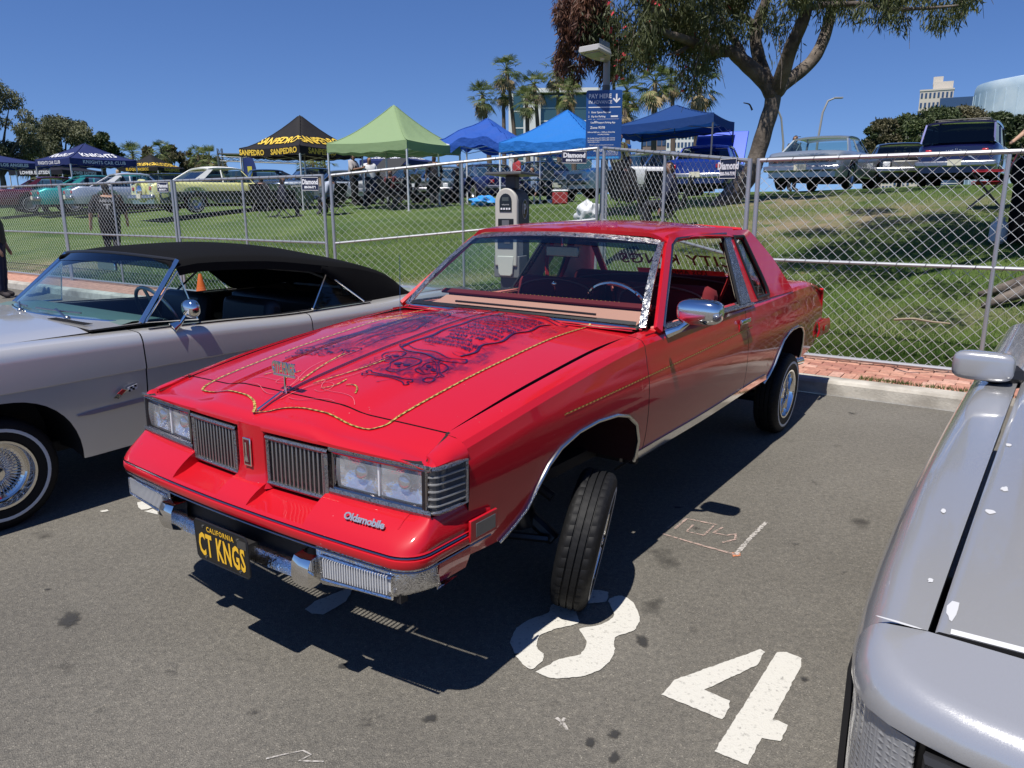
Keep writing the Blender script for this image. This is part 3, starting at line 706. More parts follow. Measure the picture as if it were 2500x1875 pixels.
def bone(u0, v0, u1, v1, w):
    d = Vector((u1-u0, v1-v0)); L_ = d.length; d.normalize(); n = Vector((-d.y, d.x)); 
    def T(a, b): p = Vector((u0, v0))+d*a+n*b; return (p.x, p.y)
    for s_ in (1, -1):
        stroke([T(0, s_*w*.1), T(-w*.9, s_*w*.6), T(-w*.3, s_*w*1.5), T(w, s_*w*.7), T(L_/2, s_*w*.5), T(L_-w, s_*w*.7), T(L_+w*.3, s_*w*1.5), T(L_+w*.9, s_*w*.6), T(L_, s_*w*.1)], w*.38, 48, taper=False)
    stroke([T(w, 0), T(L_-w, w*.1)], w*.3)
# scroll with the prayer, right-hand half; u = +Y, v = -X
def scroll():
    L_ = [(.055, -.24), (.045, -.15), (.06, -.05), (.042, .06), (.055, .17), (.045, .28), (.06, .40), (.075, .47)]
    Rr = [(.34, -.20), (.355, -.12), (.33, -.04), (.36, .06), (.34, .17), (.365, .27), (.35, .37), (.365, .44)]
    stroke(L_, .016, 60, taper=False); stroke(Rr, .014, 60, taper=False)
    stroke([(.04, -.235), (.12, -.27), (.2, -.265), (.30, -.29), (.37, -.255)], .013); stroke([(.05, -.20), (.14, -.235), (.22, -.225), (.31, -.25), (.36, -.215)], .008)
    stroke([(.04, -.235), (.025, -.215), (.045, -.195), (.06, -.21)], .008); stroke([(.37, -.255), (.395, -.235), (.375, -.205), (.355, -.22)], .009)
    stroke([(.06, .44), (.14, .475), (.22, .46), (.31, .485), (.40, .455)], .010); stroke([(.08, .48), (.16, .51), (.25, .495), (.34, .52), (.41, .49)], .010)
    stroke([(.40, .455), (.43, .46), (.425, .495), (.405, .485)], .009); stroke([(.06, .44), (.05, .47), (.07, .495), (.085, .475)], .009)
    r = random.Random(3)
    for i in range(34):
        v = r.uniform(-.2, .42); u = r.choice([r.uniform(.06, .12), r.uniform(.28, .34)]); stroke([(u, v), (u+r.uniform(.02, .06), v+r.uniform(-.012, .012)), (u+.07, v+r.uniform(-.02, .02))], .003, mb=HAZE, h=.0028)
scroll()
lines = ['SANTISIMA MUERTE', 'SEÑORA MAS PODEROSA', 'DE LAS TINIEBLAS, PROTECTORA', 'DE NUESTRAS ALMAS Y NUESTRAS', 'VIDAS, TU MANTO NOS LIBRE DE LAS', 'CASUALIDADES', 'NEGATIVAS.', 'SEÑORA TU QUE VES EN LA', 'OBSCURIDAD CUIDA MI PERSONA, MI', 'CASA Y MI', 'FAMILIA.', 'EN EL NOMBRE DEL PADRE, DEL HIJO', 'Y DEL ESPIRITU SANTO AMEN.']
TX = MB()
for i, t in enumerate(lines):
    v = .405-i*.044; sz = .050 if i == 0 else .040; w_ = text_w(t, sz); k = min(1, .265/w_)
    text_mb(TX, t, lambda x, y: hp(-(v+y*1.05), .205+x*k, .0038), sz, bold=.0012)
TX.build('prayer_lettering', INK, hood, sm=False)
skull(.105, -.345, .085, .4); skull(.215, -.40, .105, .15); skull(.335, -.365, .085, -.3)
bone(.155, -.535, .34, -.515, .017); bone(.30, -.30, .40, -.40, .012)
stroke([(.37, -.44), (.395, -.425), (.41, -.45), (.39, -.47), (.37, -.46), (.37, -.44)], .008, 24, taper=False)
r_ = random.Random(5)
for i in range(22):
    u, v = r_.uniform(.06, .42), r_.uniform(-.58, -.27); stroke([(u, v), (u+r_.uniform(-.03, .03), v-r_.uniform(.01, .05)), (u+r_.uniform(-.03, .03), v-r_.uniform(.03, .07))], .0035, mb=HAZE, h=.0028)
cloud(.08, .40, -.50, -.28, 160, .020, 2); cloud(.34, .45, -.35, .45, 90, .016, 4); cloud(.03, .07, -.25, .45, 70, .012, 6)
# robed figure, flowers and skulls on the other half
for i in range(17):
    u = -.10-.020*i; b = .03*math.sin(i*1.3); stroke([(u, -.30+.02*math.sin(i)), (u-.02+b, -.15), (u+.02, -.02+b), (u*.75-.05, .12), (u*.5-.11, .24)], .0075 if i % 3 == 0 else .004, 24)
stroke([(-.43, -.34), (-.40, -.1), (-.36, .12), (-.30, .27), (-.21, .36), (-.13, .30), (-.10, .18)], .014, 40)
stroke([(-.29, .20), (-.28, .29), (-.21, .335), (-.155, .29), (-.15, .2)], .010, 30)
skull(-.215, .235, .085, .1)
stroke([(-.44, -.20), (-.30, .05), (-.16, .36), (-.10, .47)], .012, 30, taper=False)
stroke([(-.10, .47), (-.22, .49), (-.34, .46), (-.43, .36), (-.45, .30)], .016, 30)
for i in range(20):
    u, v = r_.uniform(-.20, -.05), r_.uniform(.02, .20); rr = r_.uniform(.008, .018)
    stroke([(u+rr*math.cos(a), v+rr*math.sin(a)) for a in lin(0, 5.6, 8)], .0035, 16)
for i, (u, v) in enumerate([(-.12, -.36), (-.20, -.40), (-.28, -.37), (-.36, -.41), (-.42, -.36)]): skull(u, v, .065, .3*(-1)**i)
bone(-.40, -.46, -.26, -.44, .012)
cloud(-.44, -.06, -.42, .42, 420, .022, 8)
for i in range(26):
    u, v = r_.uniform(-.42, .0), r_.uniform(.42, .56); stroke([(u, v), (u+.012, v+.006), (u+.022, v)], .006)
tag(ART.build('airbrush_lines', INK, hood, sm=False), kind='stuff'); tag(HAZE.build('airbrush_hatching', INK2, hood, sm=False), kind='stuff')
us_, vs_ = np.linspace(-.47, .47, 76), np.linspace(-.60, .56, 90); UU, VV = np.meshgrid(us_, vs_); DD = np.zeros_like(UU)
for u, v, r__ in DENS: DD += np.exp(-((UU-u)**2+(VV-v)**2)/(r__*r__))
DD = np.clip(DD*.34, 0, .85)*np.clip(np.abs(UU)/.03-.4, 0, 1)
mb = MB(); mb.grid([[hp(-VV[i, j], UU[i, j], .0016) for j in range(76)] for i in range(90)])
AM = bpy.data.materials.new('airbrush_fade'); AM.use_nodes = True; N, L = AM.node_tree.nodes, AM.node_tree.links; b = N['Principled BSDF']; b.inputs['Base Color'].default_value = (.075, .004, .045, 1); b.inputs['Roughness'].default_value = .4; b.inputs['Coat Weight'].default_value = 1
at_ = N.new('ShaderNodeAttribute'); at_.attribute_name = 'ink'; tc = N.new('ShaderNodeTexCoord'); nz = N.new('ShaderNodeTexNoise'); nz.inputs['Scale'].default_value = 26; nz.inputs['Detail'].default_value = 6; nz.inputs['Distortion'].default_value = 1.2; L.new(tc.outputs['Object'], nz.inputs['Vector'])
mr = N.new('ShaderNodeMapRange'); mr.inputs[1].default_value = .36; mr.inputs[2].default_value = .66; L.new(nz.outputs['Fac'], mr.inputs[0]); mu = N.new('ShaderNodeMath'); mu.operation = 'MULTIPLY'; L.new(at_.outputs['Fac'], mu.inputs[0]); L.new(mr.outputs[0], mu.inputs[1])
mu2 = N.new('ShaderNodeMath'); mu2.operation = 'MULTIPLY'; mu2.inputs[1].default_value = .85; L.new(mu.outputs[0], mu2.inputs[0]); tr_ = N.new('ShaderNodeBsdfTransparent'); mx = N.new('ShaderNodeMixShader'); L.new(mu2.outputs[0], mx.inputs[0]); L.new(tr_.outputs[0], mx.inputs[1]); L.new(b.outputs[0], mx.inputs[2]); L.new(mx.outputs[0], N['Material Output'].inputs[0])
ao = mb.build('airbrush_shading', AM, hood); at__ = ao.data.attributes.new('ink', 'FLOAT', 'POINT'); at__.data.foreach_set('value', DD.reshape(-1).astype(float).tolist())
# ================================================================== greenhouse of the coupe
def wsp(u, v):      # windshield: u -1..1 across (Y), v 0..1 up
    yb, yt = .735*u, .598*u; xb = -.650+.135*(1-u*u); xt = -1.112+.075*(1-u*u); zb = .972+.022*(1-u*u); zt = 1.343+.030*(1-u*u)
    bow = .018*math.sin(math.pi*v)
    return (xb+(xt-xb)*v+bow*.6, yb+(yt-yb)*v, zb+(zt-zb)*v+bow)
P = [[wsp(u, v) for v in lin(.01, .985, 8)] for u in lin(-.985, .985, 16)]
MB().grid(P, flip=True).build('windshield', GLASS, car)
def tint_band():
    m = glass('windshield_tint_band', (.10, .16, .30)); return m
P = [[Vector(wsp(u, v))+Vector((.002, 0, .002)) for v in lin(.86, .985, 3)] for u in lin(-.98, .98, 16)]
MB().grid(P, flip=True).build('windshield_tint_band', tint_band(), car)
tw = .024
m = MB()
for pth in ([wsp(-1, v) for v in lin(0, 1, 8)], [wsp(1, v) for v in lin(0, 1, 8)], [wsp(u, 1) for u in lin(-1, 1, 17)]):
    c = [Vector(p) for p in pth]; m.strip(c, (.62, 0, .78), .036, .006)
m.build('windshield_trim', BENGR, car, solid=.010)
m = MB(); m.strip([Vector(wsp(u, 0)) for u in lin(-1.0, 1.0, 17)], (.35, 0, .94), .030, .004); m.build('windshield_lower_trim', CHROME, car, solid=.008)
m = MB(); m.strip([Vector(wsp(u, .035)) for u in lin(-.96, .96, 17)], (.62, 0, .78), .022, .003); m.build('windshield_gasket', BLACK, car, solid=.003)
for yw_, y2 in ((-.30, .18), (.10, .52)):
    m = MB(); q = [Vector(wsp(yy/.73, .055))+Vector((.012, 0, .016)) for yy in lin(yw_, y2, 10)]; m.tube(q, .006, 5); m.build('wiper', BLACK, car)
# cowl under the windshield
P = [[(wsp(u, 0)[0]+dx, wsp(u, 0)[1], wsp(u, 0)[2]+dz) for dx, dz in ((.055, -.012), (.02, -.022), (-.01, -.03))] for u in lin(-.97, .97, 12)]
MB().grid(P).build('cowl', RED, car, solid=.005)
# roof
def roofp(u, v):    # u -1..1 across, v 0..1 front to back
    x0 = -1.112+.075*(1-u*u)-.012; x1 = -2.42-.03*(1-u*u); x = x0+(x1-x0)*v; a = abs(u)
    zc = Spl([(0, 1.386), (.12, 1.405), (.35, 1.424), (.6, 1.426), (.85, 1.412), (1, 1.385)])(v)
    ed = .018+.028*math.sin(math.pi*min(1, v*1.2+.0)*.5)
    return (x, .612*u+(.012*u*math.sin(math.pi*v)), zc-ed*a**2-.035*max(0, (a-.86)/.14)**2)
P = [[roofp(u, v) for v in lin(0, 1, 16)] for u in sorted([s_*k for s_ in (1, -1) for k in (.08, .25, .45, .65, .8, .86, .9, .94, .975, 1.0)])]
MB().grid(P).build('roof', RED, car, solid=.02)
P = [[Vector(roofp(u, v))+Vector((0, 0, -.032)) for v in lin(.02, .98, 8)] for u in lin(-.92, .92, 10)]
MB().grid(P, flip=True).build('headliner', CREAM, car)
def gh(x, z, sg, off=0):     # greenhouse side plane
    return (x, sg*(.806-.475*(z-.97)-off), z)
for sg in (1, -1):
    # drip rail and A pillar
    m = MB(); m.strip([gh(x, z, sg, -.006) for x, z in [(-.672, .972), (-.80, 1.075), (-.95, 1.195), (-1.10, 1.315), (-1.18, 1.362)]], (.2, sg*.9, .4), .040); m.build('a_pillar', RED, car, solid=.02)
    rl = [gh(x, z, sg, -.004) for x, z in [(-1.16, 1.362), (-1.35, 1.383), (-1.6, 1.39), (-1.9, 1.390), (-2.15, 1.385)]]
    MB().strip(rl, (0, sg*.8, .5), .050).build('roof_rail', RED, car, solid=.015)
    m = MB(); m.tube([gh(x, z, sg, -.006) for x, z in [(-.715, .975), (-.84, 1.075), (-.99, 1.19), (-1.155, 1.33), (-1.25, 1.362), (-1.6, 1.372), (-1.99, 1.375)]], .008, 6); m.build('window_trim', MATS['smoked_chrome'], car)
    # belt moulding
    m = MB(); m.strip([gh(x, .974, sg, -.004) for x in lin(-.72, -2.02, 10)], (0, sg*.5, .85), .034); m.build('belt_moulding', BENGR, car, solid=.008)
    # B pillar: engraved chrome
    BF = lambda z: interp([(.978, -1.80), (1.378, -1.965)], z)
    BR_ = lambda z: interp([(.978, -1.985), (1.378, -2.05)], z)
    P = [[gh(BF(z)*(1-k)+BR_(z)*k, z, sg, -.004) for k in (0, 1)] for z in lin(.978, 1.378, 5)]
    MB().grid(P, flip=sg < 0).build('b_pillar', BENGR, car, solid=.012)
    m = MB(); m.strip([gh(BF(z)+.008, z, sg, -.005) for z in lin(.978, 1.372, 5)], (0, sg, .3), .02); m.build('window_channel', BLACK, car, solid=.01)
    # C pillar with opera window opening
    def rear_edge(z): return interp([(.985, -2.88), (1.055, -2.83), (1.22, -2.70), (1.36, -2.49), (1.392, -2.43)], z)
    def op_f(z): return interp([(.985, -2.11), (1.36, -2.10)], z)
    def op_r(z): return interp([(.985, -2.34), (1.01, -2.362), (1.10, -2.352), (1.36, -2.285)], z)
    zz = [.972, .985, .99, 1.02, 1.06, 1.12, 1.2, 1.28, 1.345, 1.355, 1.37, 1.392]
    front = BR_
    for nm, fa, fb in (('c_pillar', lambda z: op_r(min(max(z, .99), 1.355)), rear_edge), ('opera_pillar', front, lambda z: op_f(min(max(z, .99), 1.355)))):
        P = [[gh(fa(z)+(fb(z)-fa(z))*k, z, sg, -.002) for k in (0, .5, 1)] for z in zz]
        MB().grid(P, flip=sg < 0).build(nm, RED, car, solid=.012)
    for za, zb in ((.972, .99), (1.355, 1.392)):
        P = [[gh(op_f(min(max(z, .99), 1.355))*(1-k)+op_r(min(max(z, .99), 1.355))*k, z, sg, -.002) for k in (0, 1)] for z in (za, zb)]
        MB().grid(P, flip=sg < 0).build('opera_rail', RED, car, solid=.012)
    P = [[gh(op_f(z)*(1-k)+op_r(z)*k, z, sg, .010) for k in (0, 1)] for z in lin(.99, 1.355, 5)]
    w = MB().grid(P, flip=sg < 0).build('opera_window', GLASS_TINT, car)
    pts = [gh(op_f(z), z, sg, -.004) for z in lin(.992, 1.353, 8)]+[gh(op_r(z), z, sg, -.004) for z in lin(1.353, .992, 10)]
    MB().tube(pts, .010, 6, closed=True).build('opera_gasket', BLACK, w)
# rear window, deck lid, rear panel
def rw(u, v): return (-2.42-.43*v-.03*(1-u*u), u*(.575+.06*v), 1.385-.385*v+.02*(1-u*u)*(1-v))
P = [[rw(u, v) for v in lin(0, 1, 8)] for u in lin(-1, 1, 12)]
MB().grid(P).build('rear_window', GLASS_CLEAR, car)
m = MB()
for pth in ([rw(-1, v) for v in lin(0, 1, 6)], [rw(1, v) for v in lin(0, 1, 6)], [rw(u, 0) for u in lin(-1, 1, 9)], [rw(u, 1) for u in lin(-1, 1, 9)]): m.strip([Vector(p) for p in pth], (-.6, 0, .8), .05, .004)
m.build('rear_window_trim', RED, car, solid=.015)
m = MB()
def rwt(x, y): p = Vector(rw(-(x)/.6, .62-y/.55)); return p+Vector((-.003, 0, .003))
text_mb(m, 'CITY KINGS', lambda x, y: rwt(x, y), .15, bold=.002, spacing=1.1); m.build('rear_lettering', BLACK, car, sm=False)
m = MB(); m.grid([[rwt(x, y) for x in lin(-.33, .33, 8)] for y in (-.155, -.095)]); lab = m.build('rear_banner', mat('banner_red', (.55, .02, .02), .5), car)
m = MB(); text_mb(m, 'LOS ANGELES', lambda x, y: rwt(x, y-.125)+Vector((-.002, 0, .002)), .06, bold=.001, spacing=1.1); text_mb(m, 'LOS ANGELES', lambda x, y: rwt(x, y-.125)+Vector((.004, 0, -.004)), .06, bold=.001, spacing=1.1); m.build('banner_lettering', BLACK, lab, sm=False)
def deckz(x, y): return Spl([(-2.8, 1.012), (-3.1, 1.03), (-3.45, 1.022), (-3.72, .985), (-3.86, .945)])(x)-.03*(y/.7)**2
P = [[(x, y, deckz(x, y)) for y in lin(-.735, .735, 13)] for x in lin(-2.87, -3.85, 12)]
MB().grid(P).build('deck_lid', RED, car, solid=.02)
for sg in (1, -1):
    P = [[(x, sg*y, deckz(x, y)-.004+dz) for y, dz in ((.735, 0), (.775, -.012))] for x in lin(-2.87, -3.85, 12)]
    MB().grid(P, flip=sg < 0).build('deck_edge', RED, car, solid=.01)
P = [[(-3.855-.03*(1-(y/.78)**2)-d, y, z) for y in lin(-.785, .785, 11)] for z, d in ((.915, 0), (.88, .02), (.70, .03), (.60, .03))]
MB().grid(P).build('rear_panel', RED, car, solid=.02)
P = [[(x, y, z) for x, z in ((-3.86, .66), (-4.03, .655), (-4.06, .63), (-4.05, .56), (-3.86, .54))] for y in lin(-.80, .80, 9)]
MB().grid(P, flip=True).build('rear_bumper', RED, car, solid=.01)
for sg in (1, -1):
    P = [[(x, sg*(.80+.02*(1-abs(z-.6)/.06)), z) for x in lin(-3.70, -4.04, 6)] for z in (.66, .63, .58, .545)]
    MB().grid(P, flip=sg < 0).build('rear_bumper_end', RED, car, solid=.01)
    MB().box((-3.87, sg*.826, .60), (.10, .006, .045)).build('side_reflector', mat('red_lens', (.35, .01, .01), .15, 0, .8), car, bevel=.002)
    P = [[(-3.90-.01, sg*y, z) for y in (.45, .76)] for z in (.70, .90)]
    MB().grid(P).build('tail_lamp', MATS['red_lens'], car, solid=.02)
m = MB(); m.tube([(-3.2, .62, .33), (-3.55, .66, .335), (-3.74, .69, .335)], .032, 16, cap=False); m.build('exhaust_tip', CHROME, car, solid=.004)
# underbody and floor
MB().box((-1.55, 0, .375), (4.2, 1.15, .05)).build('floor_pan', DARK, car)
MB().box((-1.45, 0, .42), (1.75, 1.60, .03)).build('cabin_floor', mat('red_carpet', (.10, .006, .008), .95), car)
MB().box((-3.45, 0, .62), (.75, 1.10, .45)).build('trunk_tub', DARK, car)
MB().box((-.56, 0, .62), (.03, 1.56, .55)).build('firewall', DARK, car)
# inner structure seen in the front wheel well
for sg in (1, -1):
    m = MB(); m.tube([(.05, sg*.44, .33), (.03, sg*.70, .16)], .03, 8); m.tube([(.05, sg*.46, .46), (.02, sg*.68, .34)], .022, 8); m.tube([(.1, sg*.48, .60), (.05, sg*.56, .20)], .06, 12); m.tube([(.25, sg*.40, .20), (.08, sg*.70, .18)], .016, 6)
    m.build('suspension_arms', mat('oily_steel', (.05, .05, .05), .35, .8), car)
m = MB(); m.tube([(-2.88, -.7, .20), (-2.88, .7, .20)], .045, 10); m.sphere((-2.88, 0, .20), .13); m.build('rear_axle', MATS['oily_steel'], car)
# ---- interior
m = MB(); P = []
for u in lin(-.93, .93, 14):
    p = Vector(wsp(u, .02)); P.append([(p.x-.015, p.y, .955), (p.x-.10, p.y*.98, .975), (p.x-.20, p.y*.97, .988), (-.90, p.y*.96, 1.012), (-.93, p.y*.96, .99)])
m.grid(P, flip=True); m.build('dash_top', PINK, car)
P = [[(-.93, y, .975), (-.945, y, .985), (-.965, y, .97), (-.965, y, .80), (-.93, y, .70)] for y in (0,)]
m = MB(); m.grid([[(-.91, y, 1.02), (-.94, y, 1.036), (-.975, y, 1.018), (-.98, y, .85), (-.90, y, .70)] for y in lin(-.70, .66, 8)]); m.build('dash_board', TRIMRED, car, solid=.01)
m = MB()
for k in range(34): m.sphere((-.945, -.40+k*.026, 1.041), .0065, 6, 4)
m.build('dash_beads', GOLD, car)
m = MB(); SW = Matrix.Translation((-1.13, .36, .965)) @ Matrix.Rotation(math.radians(-62), 4, 'Y')
for k in range(1): m.tube([SW @ Vector((.185*math.cos(a), .185*math.sin(a), 0)) for a in lin(0, 2*math.pi*(35/36), 36)], .013, 8, closed=True)
for a in (0, 2.1, 4.2): m.tube([SW @ Vector((0, 0, -.03)), SW @ Vector((.18*math.cos(a), .18*math.sin(a), 0))], .008, 6)
m.build('steering_wheel', CHROME, car)
m = MB(); m.tube([(-.93, .36, .86), SW @ Vector((0, 0, 0))], .03, 8); m.build('steering_column', TRIMRED, car)
m = MB(); m.tube([(-1.10, -.02, 1.02), (-1.08, -.02, 1.09)], .006, 6); m.sphere((-1.08, -.02, 1.10), .014, 8, 6); m.build('shift_lever', CHROME, car)
def seat(x, y, w, rear=False, nm='front_seat'):
    s = bpy.data.objects.new(nm, None); COL.objects.link(s); s.parent = car
    MB().box((x, y, .60), (.52, w, .20)).build('cushion', TRIMRED, s, bevel=.05)
    MB().box((x-.27, y, .84), (.16, w, .48), Matrix.Rotation(math.radians(-14), 3, 'Y')).build('backrest', TRIMRED, s, bevel=.05)
    P = [(x-.255+.0, y-w/2+.03, .70), (x-.325, y-w/2+.05, 1.01), (x-.335, y, 1.07), (x-.325, y+w/2-.05, 1.01), (x-.255, y+w/2-.03, .70)]
    sp = spath3(P, 30); MB().tube([q+Vector((.10, 0, .0)) for q in sp], .0055, 6).build('piping', mat('piping_rose', (.20, .07, .06), .7), s)
    if False:
        MB().box((x-.38, y, 1.16), (.10, w*.5, .14), Matrix.Rotation(math.radians(-14), 3, 'Y')).build('headrest', TRIMRED, s, bevel=.04)
def spath3(c, n):
    ss = [Spl([(i, p[k]) for i, p in enumerate(c)]) for k in range(3)]
    return [Vector([s_(t) for s_ in ss]) for t in lin(0, len(c)-1, n)]
seat(-1.42, .37, .62); seat(-1.42, -.37, .62); seat(-2.15, 0, 1.36, True, 'rear_seat')
MB().box((-2.62, 0, .965), (.46, 1.30, .03)).build('parcel_shelf', TRIMRED, car)
for y in (-.42, -.18, .20, .45): MB().sphere((-2.58, y, .99), (.085, .085, .03), 12, 6).build('parcel_speaker', BLACK, car)
for sg in (1, -1):
    P = [[(x, sg*(.785-.02*(z < .7)), z) for z in (.46, .60, .75, .90, .955)] for x in lin(-.58, -1.95, 8)]
    MB().grid(P).build('door_trim', mat('door_card_red', (.36, .05, .045), .8), car)
    MB().box((-1.35, sg*.755, .72), (.62, .06, .06)).build('armrest', TRIMRED, car, bevel=.02)
    MB().box((-1.35, sg*.765, .960), (1.22, .07, .018)).build('door_sill_cap', mat('sill_pink', (.55, .17, .14), .6), car, bevel=.006)
    P = [[gh(BF(z)-.02-.22*k, z, sg, .03) for k in (0, 1)] for z in lin(.92, 1.37, 5)]
    MB().grid(P).build('inner_pillar', CREAM, car)
    P = [[gh(fx_, z, sg, .035) for fx_ in (rear_edge(z)+.02, op_r(min(max(z, .99), 1.355))-.02)] for z in lin(.98, 1.37, 5)]
    MB().grid(P).build('inner_quarter', CREAM, car)
    pts = spath3([gh(-1.99, 1.32, sg, .05), gh(-2.0, 1.15, sg, .06), (-1.95, sg*.62, .95), (-1.75, sg*.60, .70)], 14); MB().strip(pts, (0, sg, 0), .045).build('seat_belt', mat('belt_red', (.45, .02, .02), .7), car, solid=.002)
MB().box((-1.10, .02, 1.28), (.02, .21, .058)).build('rear_view_mirror', mat('mirror_back', (.16, .19, .20), .2, .8), car, bevel=.006)
MB().tube([(-1.10, .02, 1.30), (-1.085, .02, 1.362)], .007, 6).build('mirror_stem', CHROME, car)
for sg in (1, -1): MB().box((-1.17, sg*.30, 1.352), (.16, .36, .012), Matrix.Rotation(.12, 3, 'Y')).build('sun_visor', CREAM, car, bevel=.004)
# ---- door mirror (driver's side) and aerial
dm = bpy.data.objects.new('door_mirror', None); COL.objects.link(dm); dm.parent = car
def superell(c, r, e, n=28, k=18):
    P = []
    f = lambda t: math.copysign(abs(t)**e, t)
    for i in range(k+1):
        a = math.pi*i/k; P.append([(c[0]+r[0]*f(math.sin(a))*f(math.cos(2*math.pi*j/n)), c[1]+r[1]*f(math.sin(a))*f(math.sin(2*math.pi*j/n)), c[2]-r[2]*f(math.cos(a))) for j in range(n)])
    return P
MB().grid(superell((-.735, .975, 1.058), (.060, .105, .058), .62), closed=True).build('shell', mat('mirror_chrome', (.72, .73, .74), .10, 1), dm, edge=0)
MB().grid(superell((-.778, .975, 1.058), (.022, .094, .048), .5), closed=True).build('mirror_glass', CHROME, dm, edge=0)
m = MB(); m.tube([(-.71, .93, 1.01), (-.69, .90, .98), (-.68, .845, .955)], [.012, .016, .022], 10); m.build('stalk', CHROME, dm)
m = MB(); m.tube([(-.55, -.70, .94), (-.60, -.74, 1.25)], .0022, 4); m.build('aerial', MATS['smoked_chrome'], car)
# ---- wheels of the coupe
wheel(car, (-.02, .815, .178), math.radians(21), math.radians(10), 1, w=.152)
wheel(car, (-.02, -.80, .178), math.radians(28), math.radians(10), -1)
wheel(car, (-2.92, .745, .235), 0, math.radians(2), 1)
wheel(car, (-2.92, -.745, .235), 0, math.radians(2), -1)
# ================================================================== silver convertible beside the coupe
SILV = paint('silver_metallic_paint', (.57, .56, .545), .38, .30, 1, .04)
dusty(SILV)
cv = thing('convertible', 'silver two-door convertible with black soft top and wire wheels beside the red coupe', 'car')
RM = car.matrix_world.copy()
def red2w(x, y): return RM @ Vector((x, y, 0))
p = red2w(1.06, -2.86); cv.location = (p.x, p.y, 0); cv.rotation_euler = (0, 0, RYAW)
c_w = Spl([(1.05, .90), (.6, .965), (0, .985), (-.8, .990), (-2, .990), (-2.9, .975), (-3.6, .93), (-4.0, .88)])
c_top = Spl([(1.05, .86), (.6, .915), (0, .94), (-.8, .925), (-1.3, .91), (-2.0, .885), (-2.6, .885), (-3.4, .90), (-4.0, .87)])
c_low = Spl([(1.05, .40), (.5, .30), (-.41, .275), (-.75, .28), (-2.4, .28), (-3.4, .33), (-4.0, .45)])
def c_arch(x, xc, h=.665, r=.43):
    d = abs(x-xc)/r
    return (.27+(h-.27)*(1-d**2.6)**(1/2.0)) if d < 1 else 0
def c_zlow(x):
    return max(c_low(x), c_arch(x, .02, .675), c_arch(x, -2.98, .60, .40))
def c_ins(z, zt):
    zc = .722
    if z >= zc: return .012*((z-zc)/(zt-zc))**1.5+.004
    d = (zc-z)/(zc-.27); return .012+.018*min(1, d*8)*0+.062*d**1.3
def c_col(x, sg):
    zt = c_top(x); zl = c_zlow(x); w = c_w(x); col = []
    zs = [zl+(max(.700, zl+.01)-zl)*k/9 for k in range(10)]
    zs += [max(.705, zs[-1]+.002), max(.716, zs[-1]+.004), max(.722, zs[-1]+.006)]
    zs += [zs[-1]+(zt-.05-zs[-1])*k/6 for k in range(1, 7)]
    col = [(x, sg*(w-c_ins(z, zt)), z) for z in zs]
    for dz, di in ((-.024, .006), (-.008, .020), (-.001, .045), (.002, .09), (.004, .15)): col.append((x, sg*(w-.016-di), zt+dz))
    return col
def c_panel(name, x0, x1, sg):
    xs = set(lin(x0, x1, 18))
    for xc, r in ((.02, .43), (-2.98, .40)):
        for k in range(25):
            xx = xc+r*.9999*math.cos(math.pi*k/24)
            if min(x0, x1) < xx < max(x0, x1): xs.add(xx)
    P = [c_col(x, sg) for x in sorted(xs, reverse=True)]
    return MB().grid(P, flip=sg > 0).build(name, SILV, cv, solid=.014, edge=22, rim=DARK)
for sg in (1, -1):
    c_panel('fender', 1.05, -.776, sg); d = c_panel('door', -.784, -1.985, sg); c_panel('quarter_panel', -1.993, -3.95, sg)
    pts = [(x, sg*(c_w(x)-.012-.0), .528-.012*(x+.38)/-.36*0) for x in lin(-.385, -.772, 6)]
    m = MB(); m.strip([(x, sg*(c_w(x)-c_ins(.528, .93)+.004), .528+.014*(-.385-x)/.39) for x in lin(-.385, -.772, 6)], (0, sg, .2), [.006, .02, .022, .022, .022, .022]); m.build('fender_moulding', MATS['badge_metal'], cv, solid=-.006)
    for xc, h, r in ((.02, .675, .43), (-2.98, .60, .40)):
        rows = []
        for k in range(25):
            x = xc+r*.9999*math.cos(math.pi*k/24); z = max(c_arch(x, xc, h, r), .27); yy = c_w(x)-c_ins(z, .93)-.012
            rows.append([(x, sg*yy, z), (x, sg*(yy-.1), z+.03), (x, sg*(yy-.4), z+.03)])
        mb = MB(); mb.grid(rows, flip=sg > 0); b = len(mb.v); inn = [r_[-1] for r_ in rows]; mb.v += inn; mb.f.append(tuple(range(b, b+len(inn)))); mb.m.append(0); mb.build('wheel_well', DARK, cv)
# crossed flag badge
m = MB(); FB = Matrix.Translation((-.645, .988, .612)) @ Matrix.Rotation(math.pi/2, 4, 'X') @ Matrix.Rotation(math.pi, 4, 'Y')
fl = MB(); fl.prism([(-.075, -.02), (-.02, .022), (.01, .008), (-.045, -.03)], .003, FB); bd = fl.build('flag_badge', CHROME, cv)
MB().prism([(-.05, .0), (-.02, .02), (.0, .01), (-.03, -.012)], .005, FB).build('red_flag', mat('badge_red', (.35, .02, .02), .4), bd)
for i in range(4):
    for j in range(2):
        if (i+j) % 2 == 0: MB().box(FB @ Vector((.018+i*.012, .004+j*.012+i*.003, .004)), (.012, .004, .012)).build('checker_square', BLACK if True else CHROME, bd)
fl = MB(); fl.prism([(.012, -.004), (.066, .008), (.066, .034), (.012, .022)], .002, FB); fl.build('checker_flag', mat('badge_white', (.75, .75, .75), .3), bd)
